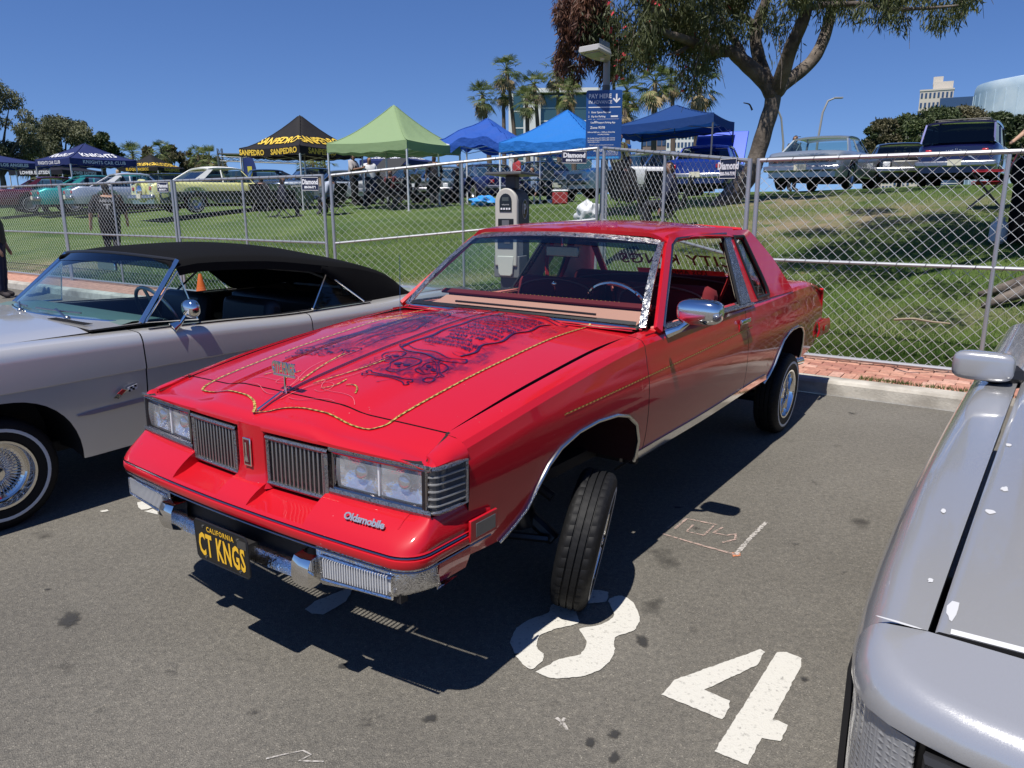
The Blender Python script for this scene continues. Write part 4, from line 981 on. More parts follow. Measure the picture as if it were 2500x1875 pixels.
# hood, cowl, front end
def c_hz(x, y): return Spl([(1.05, .875), (.5, .935), (0, .955), (-.55, .957)])(x)+.018*(1-(y/.8)**2)
P = [[(x, y, c_hz(x, y)-(.012 if abs(y) > .80 else 0)) for y in lin(-.83, .83, 15)] for x in lin(1.04, -.56, 12)]
MB().grid(P).build('hood', SILV, cv, solid=.015, rim=DARK)
P = [[(xx+.16*(1-(y/.83)**2)*f_, y, .958+.012*(1-(y/.83)**2)-f_*.0) for xx, f_ in ((-.567, 0), (-.65, .4), (-.80, 1), (-.90, 1))] for y in lin(-.84, .84, 13)]
MB().grid(P, flip=True).build('cowl', SILV, cv, solid=.01, rim=DARK)
for k in range(16):
    MB().box((-.60-.0*k, .40-.0+.0*k, .972), (.001, .001, .001)) if False else None
m = MB()
for k in range(22): m.box((-.615, .30+k*.02, .9725), (.05, .008, .003))
tag(m.build('cowl_vent', DARK, cv), kind='stuff')
P = [[(1.05+.05*(1-(y/.9)**2)+d, y, z) for z, d in ((.87, -.01), (.80, .03), (.62, .03), (.40, .0))] for y in lin(-.9, .9, 9)]
MB().grid(P, flip=False).build('front_panel', SILV, cv, solid=.02)
MB().box((1.14, 0, .48), (.08, 1.8, .14)).build('front_bumper', CHROME, cv, bevel=.03)
# windshield
def c_ws(u, v):
    yb, yt = .83*u, .70*u; xb = -.86+.20*(1-u*u); xt = -1.205+.09*(1-u*u)
    return (xb+(xt-xb)*v, yb+(yt-yb)*v, .955+.012*(1-u*u)+(.335+.02*(1-u*u))*v)
CVG = glass('blue_green_glass', (.66, .82, .84))
P = [[c_ws(u, v) for v in lin(0, 1, 6)] for u in lin(-1, 1, 16)]; MB().grid(P, flip=True).build('windshield', CVG, cv)
P = [[Vector(c_ws(u, v))+Vector((.002, 0, .002)) for v in lin(.84, 1, 3)] for u in lin(-.98, .98, 14)]; MB().grid(P, flip=True).build('windshield_tint_band', MATS['windshield_tint_band'], cv)
for sg in (1, -1):
    m = MB(); m.tube([c_ws(sg, v) for v in lin(0, 1, 6)], .015, 8); m.build('windshield_pillar', CHROME, cv)
MB().tube([c_ws(u, 1) for u in lin(-1, 1, 15)], .012, 8).build('windshield_header', MATS['satin_metal'] if 'satin_metal' in MATS else BLACK, cv)
MB().tube([Vector(c_ws(u, 0)) for u in lin(-1, 1, 15)], .010, 6).build('windshield_base_trim', CHROME, cv)
for y0_, y1_ in ((-.05, .42), (-.60, -.20)):
    m = MB(); m.tube([Vector(c_ws(yy/.83, .07))+Vector((.012, 0, .01)) for yy in lin(y0_, y1_, 8)], .006, 5); q = Vector(c_ws(y1_/.83, .04)); m.tube([Vector((-.66, y1_-.03, .968)), Vector(c_ws((y0_+y1_)/2/.83, .09))+Vector((.018, 0, .012))], .007, 5); m.sphere((-.66, y1_-.03, .972), .018, 8, 6); m.build('wiper', mat('satin_metal', (.35, .35, .35), .3, 1), cv)
# soft top
CLOTH = bump(mat('black_canvas', (.0055, .0055, .006), .95, 0, 0, .12), 320, .002, .5)
def c_roof(u, x):
    a = abs(u); zc = Spl([(-1.15, 1.310), (-1.35, 1.352), (-1.7, 1.358), (-2.2, 1.322), (-2.55, 1.25), (-2.8, 1.185), (-3.0, 1.11), (-3.1, 1.05), (-3.28, .89)])(x)
    we = Spl([(-1.15, .72), (-1.7, .745), (-2.4, .76), (-3.0, .76), (-3.28, .75)])(x)
    ze = Spl([(-1.15, 1.275), (-1.35, 1.295), (-1.75, 1.28), (-2.35, 1.205), (-2.6, 1.17), (-2.82, 1.12), (-3.0, 1.055), (-3.1, .99), (-3.28, .875)])(x)
    rib = .004*math.sin((x+1.2)*6.5)
    return (x, we*u, ze+(zc-ze)*(1-a**2.6)+rib*(1-a)-(0 if a < .93 else .03*((a-.93)/.07)**2))
us = sorted(set([s_*k for s_ in (1, -1) for k in (0, .2, .4, .6, .75, .85, .92, .96, 1)]))
P = [[c_roof(u, x) for u in us] for x in lin(-1.15, -3.28, 30)]; MB().grid(P).build('soft_top', CLOTH, cv, solid=.012)
for sg in (1, -1):
    # canvas quarter with its rear edge, side valance
    xs_ = lin(-2.28, -3.27, 14); P = []
    for x in xs_:
        zt = c_roof(sg, x)[2]+.0; f = sst(-2.28, -2.66, x) if False else min(1, max(0, (-2.28-x)/.34)); zb = (zt-.03)*(1-f)+(c_top(x)+.004)*f
        ye = c_roof(sg, x)[1]; yb_ = sg*(.80 if x > -3.2 else .80-.12*((-3.2-x)/.4)); yb_ = ye*(1-f)+yb_*f
        P.append([(x, ye+(yb_-ye)*k+sg*.012*math.sin(k*math.pi), zt+(zb-zt)*k) for k in lin(0, 1, 6)])
    MB().grid(P, flip=sg > 0).build('soft_top_quarter', CLOTH, cv, solid=.01)
    P = [[Vector(c_roof(sg, x))+Vector((0, sg*.004, dz)) for dz in (.004, -.02, -.05)] for x in lin(-1.18, -2.34, 10)]
    MB().grid(P, flip=sg > 0).build('top_side_rail', CLOTH, cv, solid=.01)
    MB().tube([(-1.21, sg*.70, 1.25), (-1.6, sg*.715, 1.235), (-2.2, sg*.73, 1.15), (-2.32, sg*.73, 1.10)], .012, 6).build('top_bow', BLACK, cv)
    # vent window
    m = MB(); a_, b_, c_ = Vector((-.885, sg*.835, .955)), Vector((-1.175, sg*.735, 1.225)), Vector((-1.20, sg*.865, .94))
    m.tube([a_, b_, c_], .008, 6, closed=True); vw = m.build('vent_window', CHROME, cv)
    MB().add([a_, b_, c_], [(0, 1, 2)]).build('vent_glass', CVG, vw)
    # rear quarter glass
    q_ = [Vector((-2.09, sg*.87, .90)), Vector((-2.33, sg*.76, 1.13)), Vector((-2.42, sg*.75, 1.12)), Vector((-2.60, sg*.86, .90))]
    m = MB(); m.tube(q_[:2], .009, 6); m.tube([q_[1], q_[3]], .006, 6); qw = m.build('quarter_window', CHROME, cv)
    MB().add(q_, [(0, 1, 2, 3)]).build('quarter_glass', CVG, qw)
    m = MB(); m.strip([(x, sg*(c_w(x)-.075), c_top(x)+.006) for x in lin(-.86, -2.62, 14)], (0, sg*.3, 1), .02); m.build('belt_trim', MATS['smoked_chrome'], cv, solid=.006)
    P = [[(x, sg*(.84-.03*(z < .7)), z) for z in (.35, .6, .8, .90)] for x in lin(-.80, -2.7, 6)]; MB().grid(P).build('door_card', mat('black_vinyl', (.014, .014, .016), .45), cv)
P = [[(x, y, z) for x, z in ((-2.62, 1.20), (-2.95, 1.09), (-3.2, .98))] for y in lin(-.48, .48, 5)]
# interior
MB().box((-1.9, 0, .30), (2.6, 1.7, .04)).build('cabin_floor', DARK, cv)
P = [[(x, y, z) for x, z in ((-.70, .95), (-.82, .972), (-1.02, .962), (-1.07, .93), (-1.05, .72))] for y in lin(-.82, .82, 9)]; MB().grid(P).build('dash_board', mat('dash_green', (.10, .15, .135), .5), cv)
for y in (.40, -.40):
    s_ = bpy.data.objects.new('bucket_seat', None); COL.objects.link(s_); s_.parent = cv
    MB().box((-1.62, y, .55), (.5, .56, .16)).build('cushion', MATS['black_vinyl'], s_, bevel=.05); MB().box((-1.90, y, .76), (.14, .56, .42), Matrix.Rotation(math.radians(-12), 3, 'Y')).build('backrest', MATS['black_vinyl'], s_, bevel=.05)
MB().box((-2.62, 0, .70), (.35, 1.25, .42)).build('rear_seat', MATS['black_vinyl'], cv, bevel=.05)
SW = Matrix.Translation((-1.22, .40, .93)) @ Matrix.Rotation(math.radians(-65), 4, 'Y'); m = MB(); m.tube([SW @ Vector((.20*math.cos(a), .20*math.sin(a), 0)) for a in lin(0, 6.1, 32)], .012, 8, closed=True); m.tube([SW @ Vector((-.2, 0, 0)), SW @ Vector((.2, 0, 0))], .01, 6); m.build('steering_wheel', MATS['satin_metal'], cv)
MB().box((-1.12, .02, 1.235), (.02, .22, .055)).build('rear_view_mirror', CHROME, cv, bevel=.006)
MB().tube([(-1.12, .02, 1.25), (-1.15, .02, 1.30)], .006, 6).build('mirror_stem', CHROME, cv)
# door mirror
dm = bpy.data.objects.new('door_mirror', None); COL.objects.link(dm); dm.parent = cv
m = MB(); m.tube([(-.98, .955, .922), (-1.02, .965, .945)], [.035, .018], 10); m.tube([(-1.02, .965, .94), (-1.06, .985, 1.0)], .010, 8); m.build('stem', CHROME, dm)
MB().grid(superell((-1.08, 1.0, 1.03), (.045, .062, .055), .85), closed=True).build('shell', CHROME, dm, edge=0)
# deck and tail
P = [[(x, y, z) for y in lin(-.86, .86, 9)] for x, z in ((-3.22, .905), (-3.5, .912), (-3.8, .90), (-3.95, .86), (-3.97, .5))]; MB().grid(P).build('deck_lid', SILV, cv, solid=.02)
MB().box((-4.02, 0, .5), (.1, 1.75, .14)).build('rear_bumper', CHROME, cv, bevel=.03)
MB().box((-1.5, 0, .30), (4.6, 1.3, .06)).build('floor_pan', DARK, cv)
for sg in (1, -1):
    wheel(cv, (.0, sg*.82, .295), 0, 0, sg, R=.295, w=.17, rimR=.175, spokes=44)
    wheel(cv, (-2.98, sg*.80, .295), 0, 0, sg, R=.295, w=.17, rimR=.175, detail=1)
# ================================================================== silver car at the right edge
RC = thing('silver_coupe', 'silver car with chipped hood paint cut off by the right edge', 'car')
RC.location = (.768, 1.243, 0); RC.rotation_euler = (0, 0, math.atan2(-.802, -.598))
RS = paint('flaked_silver_paint', (.42, .42, .425), .45, .22, 1, .07)
def r_hz(x): return Spl([(.22, .815), (.0, .853), (-.8, .890), (-1.7, .912), (-2.3, .922)])(x)
dusty(RS)
# side at y<0; the car reaches y = 1.56
def r_out(x): return Spl([(.22, -.040), (.1, -.080), (0, -.098), (-.4, -.132), (-.9, -.15), (-1.7, -.155), (-3.6, -.15)])(x)
def r_arch(x):
    d = abs(x+.72)/.40
    return .30+.36*(1-d**2.4)**.5 if d < 1 else 0
def r_col(x, sg=1):
    zt = r_hz(x)-.004; o = r_out(x); zl = max(.24, r_arch(x)); col = []
    fl = .035*math.exp(-((x+.72)/.42)**4)
    for k in range(12):
        z = zl+(zt-.13-zl)*k/11; col.append((x, o-.035+.055*max(0, (.5-z)/.26)**2-(fl*(1-min(1, max(0, (z-.58)/.14)))), z))
    for dz, dy in ((-.085, -.028), (-.055, -.018), (-.033, -.004), (-.016, .012), (-.006, .030), (-.001, .06)): col.append((x, o+dy, zt+dz))
    col.append((x, -.006, zt)); return col
xs = sorted(set(lin(-.012, -2.18, 26)+[-.72+.3999*math.cos(math.pi*k/20) for k in range(21)]), reverse=True)
def mir(P): return [[(x, 1.58-y, z) for x, y, z in r_] for r_ in P]
P = [r_col(x) for x in xs]
MB().grid(P, flip=False).build('fender', RS, RC, solid=.012, edge=25, rim=DARK); MB().grid(mir(P), flip=True).build('fender', RS, RC, solid=.012, edge=25, rim=DARK)
P = [r_col(x) for x in lin(-2.19, -3.9, 12)]; MB().grid(P).build('door', RS, RC, solid=.012, rim=DARK); MB().grid(mir(P), flip=True).build('door', RS, RC, solid=.012, rim=DARK)
P = [[(x, y, r_hz(x)+.02*math.sin(math.pi*y/1.58)+(-.004 if y < .01 or y > 1.57 else 0)) for y in [.006, .012, .03]+lin(.1, 1.48, 10)+[1.55, 1.568, 1.574]] for x in [-.012, -.018, -.035]+lin(-.08, -2.22, 13)]
MB().grid(P).build('hood', RS, RC, solid=.02, edge=40, rim=DARK)
m = MB(); m.strip([(-.016, y, r_hz(0)+.006+.018*math.sin(math.pi*y/1.58)) for y in lin(.03, 1.55, 14)], (.6, 0, .8), .010); m.build('hood_edge_chip', mat('bare_primer', (.50, .50, .50), .6), RC)
r_ = random.Random(11)
for (x, y, s1, s2) in ((-.10, .022, .050, .010), (-.62, .035, .018, .012), (-.80, .05, .02, .010), (-1.2, .03, .02, .008), (-.20, -.03, .012, .006), (-.58, -.06, .02, .006), (-.01, -.05, .004, .05)):
    k = 11; pts = [(x+s1*math.cos(2*math.pi*i/k)*r_.uniform(.6, 1.1), y+s2*math.sin(2*math.pi*i/k)*r_.uniform(.6, 1.1)) for i in range(k)]
    MB().add([(a, b, r_hz(a)+(.02*math.sin(math.pi*b/1.58)+.0015 if b > 0 else -.0025)) for a, b in pts], [tuple(range(k))]).build('paint_chip', MATS['bare_primer'], RC, sm=False)
# front panel wrapping the corner
edge = [(.003, -.128), (.05, -.119), (.10, -.102), (.145, -.070), (.172, -.03), (.188, .015), (.204, .08), (.218, .2), (.235, .45), (.242, .79)]
edge = edge+[(x, 1.58-y) for x, y in edge[:-1][::-1]]
P = []
for i, (x, y) in enumerate(edge):
    t = (Vector(edge[min(i+1, len(edge)-1)])-Vector(edge[max(i-1, 0)])).normalized(); n = Vector((t.y, -t.x)); zb = .752; col = []
    if i == 0: n = Vector((0, -1))
    if i == len(edge)-1: n = Vector((0, 1))
    zt = r_hz(max(0, x-.07))-.004
    col = [(x-n.x*.03, y-n.y*.03, zb-.002), (x-n.x*.003, y-n.y*.003, zb)]
    for a in lin(.25, math.pi/2, 6): col.append((x-n.x*.058*(1-math.cos(a)), y-n.y*.058*(1-math.cos(a)), zb+(zt-zb)*math.sin(a)))
    q = col[-1]; ty = min(max(y, -.006), 1.586)
    col += [(q[0]+(-.004-q[0])*f, q[1]+(ty-q[1])*f*(1 if abs(y-.79) > .6 else 1), zt+(r_hz(0)-zt)*f) for f in (.33, .66, 1)]
    P.append(col)
MB().grid(P, flip=True).build('front_panel', RS, RC, solid=.01, edge=40, rim=DARK)
# lamps
P = [[(x-.012, y+(.008 if y < 0 else 0), z) for x, y in edge[1:6]] for z in lin(.742, .53, 5)]
pl_ = mat('marker_plastic', (.36, .36, .36), .15, .35, .8); N_, L_, b_ = nodes(pl_); tc_ = N_.new('ShaderNodeTexCoord'); vo = N_.new('ShaderNodeTexVoronoi'); vo.distance = 'CHEBYCHEV'; vo.inputs['Randomness'].default_value = 0; vo.inputs['Scale'].default_value = 75; L_.new(tc_.outputs['Object'], vo.inputs['Vector']); bp_ = N_.new('ShaderNodeBump'); bp_.inputs['Distance'].default_value = .004; L_.new(vo.outputs['Distance'], bp_.inputs['Height']); L_.new(bp_.outputs['Normal'], b_.inputs['Normal'])
for mi in (0, 1):
    MB().grid(mir(P) if mi else P, flip=bool(mi) ^ True).build('corner_lamp', pl_, RC, solid=.004)
    Q = [[(x-.02, y, z) for x, y in ((.200, .05), (.220, .16), (.238, .42))] for z in lin(.72, .56, 5)]
    h_ = MB().grid(mir(Q) if mi else Q, flip=bool(mi)).build('headlamp', REFL, RC)
    Q2 = [[(x+.014, y, z) for x, y, z in r__] for r__ in Q]
    MB().grid(mir(Q2) if mi else Q2, flip=bool(mi)).build('lamp_lens', LENS, h_)
    q3 = [(.200, .037, .735), (.242, .435, .735), (.242, .435, .545), (.200, .037, .545)]
    if mi: q3 = [(a, 1.58-b, c) for a, b, c in q3]
    MB().tube(q3, .013, 6, closed=True).build('lamp_surround', BLACK, h_)
MB().box((.06, .79, .62), (.22, 1.45, .22)).build('lamp_bulkhead', DARK, RC)
MB().box((.20, .79, .40), (.26, 1.68, .24)).build('front_bumper', RS, RC, bevel=.05)
MB().box((-1.7, .79, .28), (3.6, 1.4, .08)).build('floor_pan', DARK, RC)
# mirror, pillar, windshield, roof
mm = bpy.data.objects.new('door_mirror', None); COL.objects.link(mm); mm.parent = RC
MB().grid(superell((-2.03, -.125, .985), (.045, .108, .058), .5), closed=True).build('shell', RS, mm, edge=0)
MB().tube([(-2.06, -.10, .95), (-2.10, -.06, .935), (-2.14, -.02, .93)], [.035, .04, .05], 8).build('foot', BLACK, mm)
P = [[(-2.18-.15*(1-((y-.79)/.79)**2)*-1-(.75-.1)*v, y+(.79-y)*.16*v, .925+.40*v) for v in lin(0, 1, 5)] for y in lin(.02, 1.56, 9)]
MB().grid(P, flip=True).build('windshield', GLASS_TINT, RC)
for y, t in ((.02, .13), (1.56, 1.45)): MB().tube([(-2.20, y, .93), (-2.84, t, 1.33)], .03, 8).build('a_pillar', RS, RC)
P = [[(x, y, 1.33+.03*math.sin(math.pi*(y-.13)/1.32)-.05*max(0, (-3.4-x))) for y in lin(.13, 1.45, 8)] for x in lin(-2.82, -3.9, 6)]; MB().grid(P).build('roof', RS, RC, solid=.03)
P = [[(-2.12, y, .905) if k == 0 else (-2.26, y, .925) for k in (0, 1)] for y in lin(.0, 1.58, 6)]; MB().grid(P, flip=True).build('cowl', BLACK, RC)
for yy in (-.06, 1.64): wheel(RC, (-.72, yy+(.07 if yy < 1 else -.07), .31), 0, 0, -1 if yy < 1 else 1, R=.31, w=.2, rimR=.2, white=False, detail=1, rim='dish')
# ================================================================== the lot, kerb, paving, lawn
def asphalt():
    m = mat('asphalt', (.13, .13, .125), .88); N, L, b = nodes(m); tc = N.new('ShaderNodeTexCoord')
    def noise(sc, det=4, rough=.6):
        n = N.new('ShaderNodeTexNoise'); n.inputs['Scale'].default_value = sc; n.inputs['Detail'].default_value = det; n.inputs['Roughness'].default_value = rough; L.new(tc.outputs['Object'], n.inputs['Vector']); return n.outputs['Fac']
    def ramp(f, stops):
        r = N.new('ShaderNodeValToRGB'); r.color_ramp.elements[0].position = stops[0][0]; r.color_ramp.elements[1].position = stops[-1][0]; r.color_ramp.elements[0].color = (*stops[0][1], 1); r.color_ramp.elements[1].color = (*stops[-1][1], 1)
        for p_, c_ in stops[1:-1]: e = r.color_ramp.elements.new(p_); e.color = (*c_, 1)
        L.new(f, r.inputs['Fac']); return r.outputs['Color']
    def mix(a, b_, f, mode='MIX'):
        x = N.new('ShaderNodeMix'); x.data_type = 'RGBA'; x.blend_type = mode
        if isinstance(f, float): x.inputs['Factor'].default_value = f
        else: L.new(f, x.inputs['Factor'])
        L.new(a, x.inputs['A']); L.new(b_, x.inputs['B']); return x.outputs['Result']
    big = ramp(noise(.55, 5), [(.30, (.120, .113, .100)), (.70, (.180, .171, .153))])
    v = N.new('ShaderNodeTexVoronoi'); v.inputs['Scale'].default_value = 270; L.new(tc.outputs['Object'], v.inputs['Vector'])
    sx = N.new('ShaderNodeSeparateColor'); L.new(v.outputs['Color'], sx.inputs[0])
    st_ = ramp(sx.outputs[0], [(.0, (.66, .65, .63)), (.5, (.98, .965, .92)), (.90, (1.1, 1.08, 1.03)), (.97, (1.3, 1.27, 1.2)), (1, (1.9, 1.85, 1.75))])
    c = mix(big, st_, 1.0, 'MULTIPLY')
    oil = ramp(noise(2.3, 3, .5), [(.27, (.38, .38, .38)), (.335, (1, 1, 1))]); c = mix(c, oil, 1.0, 'MULTIPLY')
    fine = ramp(noise(38, 3), [(.35, (.84, .84, .84)), (.65, (1.12, 1.11, 1.09))]); c = mix(c, fine, 1.0, 'MULTIPLY')
    ys = ramp(noise(9, 6, .7), [(.66, (1, 1, 1)), (.74, (1.55, 1.5, 1.42))]); c = mix(c, ys, 1.0, 'MULTIPLY')
    L.new(c, b.inputs['Base Color'])
    bp = N.new('ShaderNodeBump'); bp.inputs['Distance'].default_value = .004; bp.inputs['Strength'].default_value = .9; L.new(v.outputs['Distance'], bp.inputs['Height']); L.new(bp.outputs['Normal'], b.inputs['Normal'])
    return m
ASPH = asphalt()
def kp(s, t, z=0): p = KA+KN*s+KD*t; return Vector((p.x, p.y, z))
m = MB(); m.grid([[kp(s, t, 0) for t in (-400, -90, -30, -10, 0, 10, 60, 300)] for s in (-300, -80, -20, -8, -3, 0.0)]); tag(m.build('parking_lot', ASPH, flip_ := None, sm=False), kind='structure')
CONC = noise_col(mat('kerb_concrete', (.42, .39, .34), .9), (.30, .275, .235), (.50, .47, .41), 3.5, 6, c3=(.20, .18, .15), scale3=1.7); bump(CONC, 60, .006, .5)
seg = MB(); KW = .17
prof = [(0, -.05), (.012, KH-.03), (.028, KH-.008), (.05, KH), (KW, KH), (KW, -.05)]
tlist = [-400, -120]+[-40+1.0*k for k in range(56)]+[60, 300]
kerb = MB(); kerb.grid([[kp(s, t, z) for s, z in prof] for t in tlist], flip=True); tag(kerb.build('kerb', CONC, None, edge=30), kind='structure')
# brick paving strip
BR = []
for i, c in enumerate([(.40, .19, .135), (.46, .24, .17), (.34, .15, .11), (.50, .29, .22)]):
    b_ = mat('paving_brick_%s' % ('red', 'salmon', 'dark', 'pale')[i], c, .85); noise_col(b_, tuple(x*.75 for x in c), tuple(min(1, x*1.25) for x in c), 14, 5); bump(b_, 90, .004, .6); BR.append(b_)
pav = tag(MB().grid([[kp(s, t, KH-.012) for t in (-400, -40, -20, -6, 0, 15, 300)] for s in (KW, 1.02)]).build('brick_paving', mat('paving_sand', (.17, .13, .10), .95), None), kind='structure')
bm_ = []
for c in BR:
    q = MB(); L_, Wd, Hh, e = .198, .098, .045, .004
    q.add([(-L_/2, -Wd/2, 0), (L_/2, -Wd/2, 0), (L_/2, Wd/2, 0), (-L_/2, Wd/2, 0), (-L_/2, -Wd/2, Hh-e), (L_/2, -Wd/2, Hh-e), (L_/2, Wd/2, Hh-e), (-L_/2, Wd/2, Hh-e), (-L_/2+e, -Wd/2+e, Hh), (L_/2-e, -Wd/2+e, Hh), (L_/2-e, Wd/2-e, Hh), (-L_/2+e, Wd/2-e, Hh)],
          [(0, 1, 5, 4), (1, 2, 6, 5), (2, 3, 7, 6), (3, 0, 4, 7), (4, 5, 9, 8), (5, 6, 10, 9), (6, 7, 11, 10), (7, 4, 8, 11), (8, 9, 10, 11)])
    me = q.mesh('brick', False); me.materials.append(c); bm_.append(me)
kang = math.atan2(KD.y, KD.x)
nbr = 0; restb = MB(); rb = random.Random(21)
rows = []
s_ = KW+.005
def brick(s, t, rot):
    global nbr
    p = kp(s, t, KH-.045+rb.uniform(-.003, .003)+.004); vis = -.6 < t < 3.1
    if vis and nbr < 290:
        o = mkobj('brick', bm_[rb.choice((0, 0, 1, 1, 2, 3))], None, pav); o.location = p; o.rotation_euler = (rb.uniform(-.01, .01), rb.uniform(-.01, .01), kang+rot+rb.uniform(-.012, .012)); nbr += 1
    else:
        R = Matrix.Rotation(kang+rot, 3, 'Z'); restb.mi = 0; restb.box((p.x, p.y, KH-.022), (.196, .096, .044), R)
t = -24.0
while t < 3.4:
    brick(s_+.10, t, math.pi/2); t += .103
for r in range(6):
    t = -24.0+(.1 if r % 2 else 0)
    while t < 3.4: brick(s_+.255+r*.104, t, 0); t += .205
tag(restb.build('bricks', BR[1], pav, sm=False), kind='stuff')
# weeds in the kerb joint and along the fence
def blades(name, mat_, spots, hmin, hmax, wid, seed, lean=.5):
    r = np.random.RandomState(seed); n = len(spots); P = np.array(spots)
    a = r.uniform(0, 2*np.pi, n); h = r.uniform(hmin, hmax, n); l = r.uniform(.1, lean, n)*h; b = r.uniform(0, 2*np.pi, n); w = wid*r.uniform(.6, 1.3, n)
    dx, dy = np.cos(a)*w/2, np.sin(a)*w/2
    V = np.empty((n, 3, 3)); V[:, 0] = P+np.stack([dx, dy, np.zeros(n)], 1); V[:, 1] = P-np.stack([dx, dy, np.zeros(n)], 1); V[:, 2] = P+np.stack([np.cos(b)*l, np.sin(b)*l, h], 1)
    me = bpy.data.meshes.new(name); me.vertices.add(3*n); me.vertices.foreach_set('co', V.reshape(-1)); me.loops.add(3*n); me.loops.foreach_set('vertex_index', np.arange(3*n, dtype=np.int32))
    me.polygons.add(n); me.polygons.foreach_set('loop_start', np.arange(0, 3*n, 3, dtype=np.int32)); me.update(calc_edges=True)
    me.materials.append(mat_); o = bpy.data.objects.new(name, me); COL.objects.link(o); return tag(o, kind='stuff')
def leafmat(name, c1, c2, scale=3, trans=.25):
    m = mat(name, c1, .6); noise_col(m, c1, c2, scale, 3, .38, .62); N, L, b = nodes(m)
    col = b.inputs['Base Color'].links[0].from_socket; t = N.new('ShaderNodeBsdfTranslucent'); L.new(col, t.inputs[0]); mx = N.new('ShaderNodeMixShader'); mx.inputs[0].default_value = trans
    out = [n for n in N if n.type == 'OUTPUT_MATERIAL'][0]; L.new(b.outputs[0], mx.inputs[1]); L.new(t.outputs[0], mx.inputs[2]); L.new(mx.outputs[0], out.inputs[0]); return m
GRASS = leafmat('grass_blades', (.055, .118, .014), (.155, .230, .046), 1.3)
WEED = leafmat('weeds', (.05, .09, .015), (.16, .17, .05), 9)
LAWN = mat('lawn_ground', (.07, .11, .03), .95)
def lawn_mat():
    m = LAWN; N, L, b = nodes(m); tc = N.new('ShaderNodeTexCoord')
    def nz(sc, d, lo, hi):
        n = N.new('ShaderNodeTexNoise'); n.inputs['Scale'].default_value = sc; n.inputs['Detail'].default_value = d; L.new(tc.outputs['Object'], n.inputs['Vector']); r = N.new('ShaderNodeMapRange'); r.inputs[1].default_value = lo; r.inputs[2].default_value = hi; L.new(n.outputs['Fac'], r.inputs[0]); return r.outputs[0]
    def mix(a, b_, f):
        x = N.new('ShaderNodeMix'); x.data_type = 'RGBA'; L.new(f, x.inputs['Factor'])
        for k, s in (('A', a), ('B', b_)):
            if isinstance(s, tuple): x.inputs[k].default_value = (*s, 1)
            else: L.new(s, x.inputs[k])
        return x.outputs['Result']
    g = mix((.058, .118, .016), (.145, .208, .045), nz(.8, 5, .3, .7)); g = mix(g, (.030, .055, .009), nz(48, 3, .42, .66)); g = mix(g, (.24, .185, .105), nz(.33, 6, .70, .82)); g = mix(g, (.20, .17, .07), nz(4, 5, .66, .80))
    at = N.new('ShaderNodeAttribute'); at.attribute_name = 'bare'; at.attribute_type = 'GEOMETRY'
    nn = N.new('ShaderNodeMath'); nn.operation = 'MULTIPLY'; L.new(at.outputs['Fac'], nn.inputs[0]); L.new(nz(2.2, 6, .30, .55), nn.inputs[1])
    g = mix(g, (.27, .205, .13), nn.outputs[0]); L.new(g, b.inputs['Base Color'])
    n = N.new('ShaderNodeTexNoise'); n.inputs['Scale'].default_value = 45; n.inputs['Detail'].default_value = 4; L.new(tc.outputs['Object'], n.inputs['Vector']); bp = N.new('ShaderNodeBump'); bp.inputs['Distance'].default_value = .05; L.new(n.outputs['Fac'], bp.inputs['Height']); L.new(bp.outputs['Normal'], b.inputs['Normal'])
lawn_mat()
BARE = [(-11.5, 17.0, 3.2, 1.3), (5.3, 13.2, 2.4, 1.1), (7.8, 13.9, 1.6, .6), (-1.2, 11.9, 1.1, .35), (5.9, 16.5, 1.5, 1.5), (2.2, 10.3, 1.2, .5), (4.6, 7.9, .7, .3)]
def bare(x, y): return max([math.exp(-(((x-a)/c)**2+((y-b)/d)**2)*.9) for a, b, c, d in BARE])
ss = [1.0, 1.15, 1.4, 1.8, 2.3, 3, 3.8, 4.8, 6, 7.2, 8.5, 10, 11.5, 13, 14.5, 16, 18, 22, 30, 50, 90, 200, 700]
tts = [-400, -200, -110, -75, -55, -45]+[-38+1.0*k for k in range(56)]+[20, 26, 35, 50, 80, 140, 300]
P = []
for s in ss:
    row = []
    for t in tts: p = kp(s, t); row.append((p.x, p.y, ter(p.x, p.y) if s > 1.0 else KH+.0))
    P.append(row)
lo = MB().grid(P).build('lawn', LAWN, None); tag(lo, kind='structure')
at = lo.data.attributes.new('bare', 'FLOAT', 'POINT'); at.data.foreach_set('value', [bare(v.co.x, v.co.y) for v in lo.data.vertices])
r = random.Random(4); sp = []
while len(sp) < 210000:
    t = r.uniform(-22, 4.5); s = 1.0+12*r.random()**2.3
    p = kp(s, t)
    if p.y < 5 or abs(p.x/p.y) > .74 or r.random() < bare(p.x, p.y)*1.1: continue
    d = math.hypot(p.x, p.y)
    if d > 20 or r.random() > min(1, (9/d)**1.2): continue
    sp.append((p.x, p.y, ter(p.x, p.y)-.004))
blades('grass', GRASS, sp, .025, .07, .007, 3)
sp = []
for k in range(2600):
    t = r.uniform(.2, 2.6); c = .5+.5*math.sin(t*5.1)*math.sin(t*2.3+1)
    if r.random() < c: p = kp(KW+.0+abs(r.gauss(0, .035)), t); sp.append((p.x, p.y, KH-.002))
for k in range(2500): p = kp(1.0+r.gauss(0, .05), r.uniform(-22, 4)); sp.append((p.x, p.y, KH-.01))
blades('kerb_weeds', WEED, sp, .012, .045, .008, 5, .9)
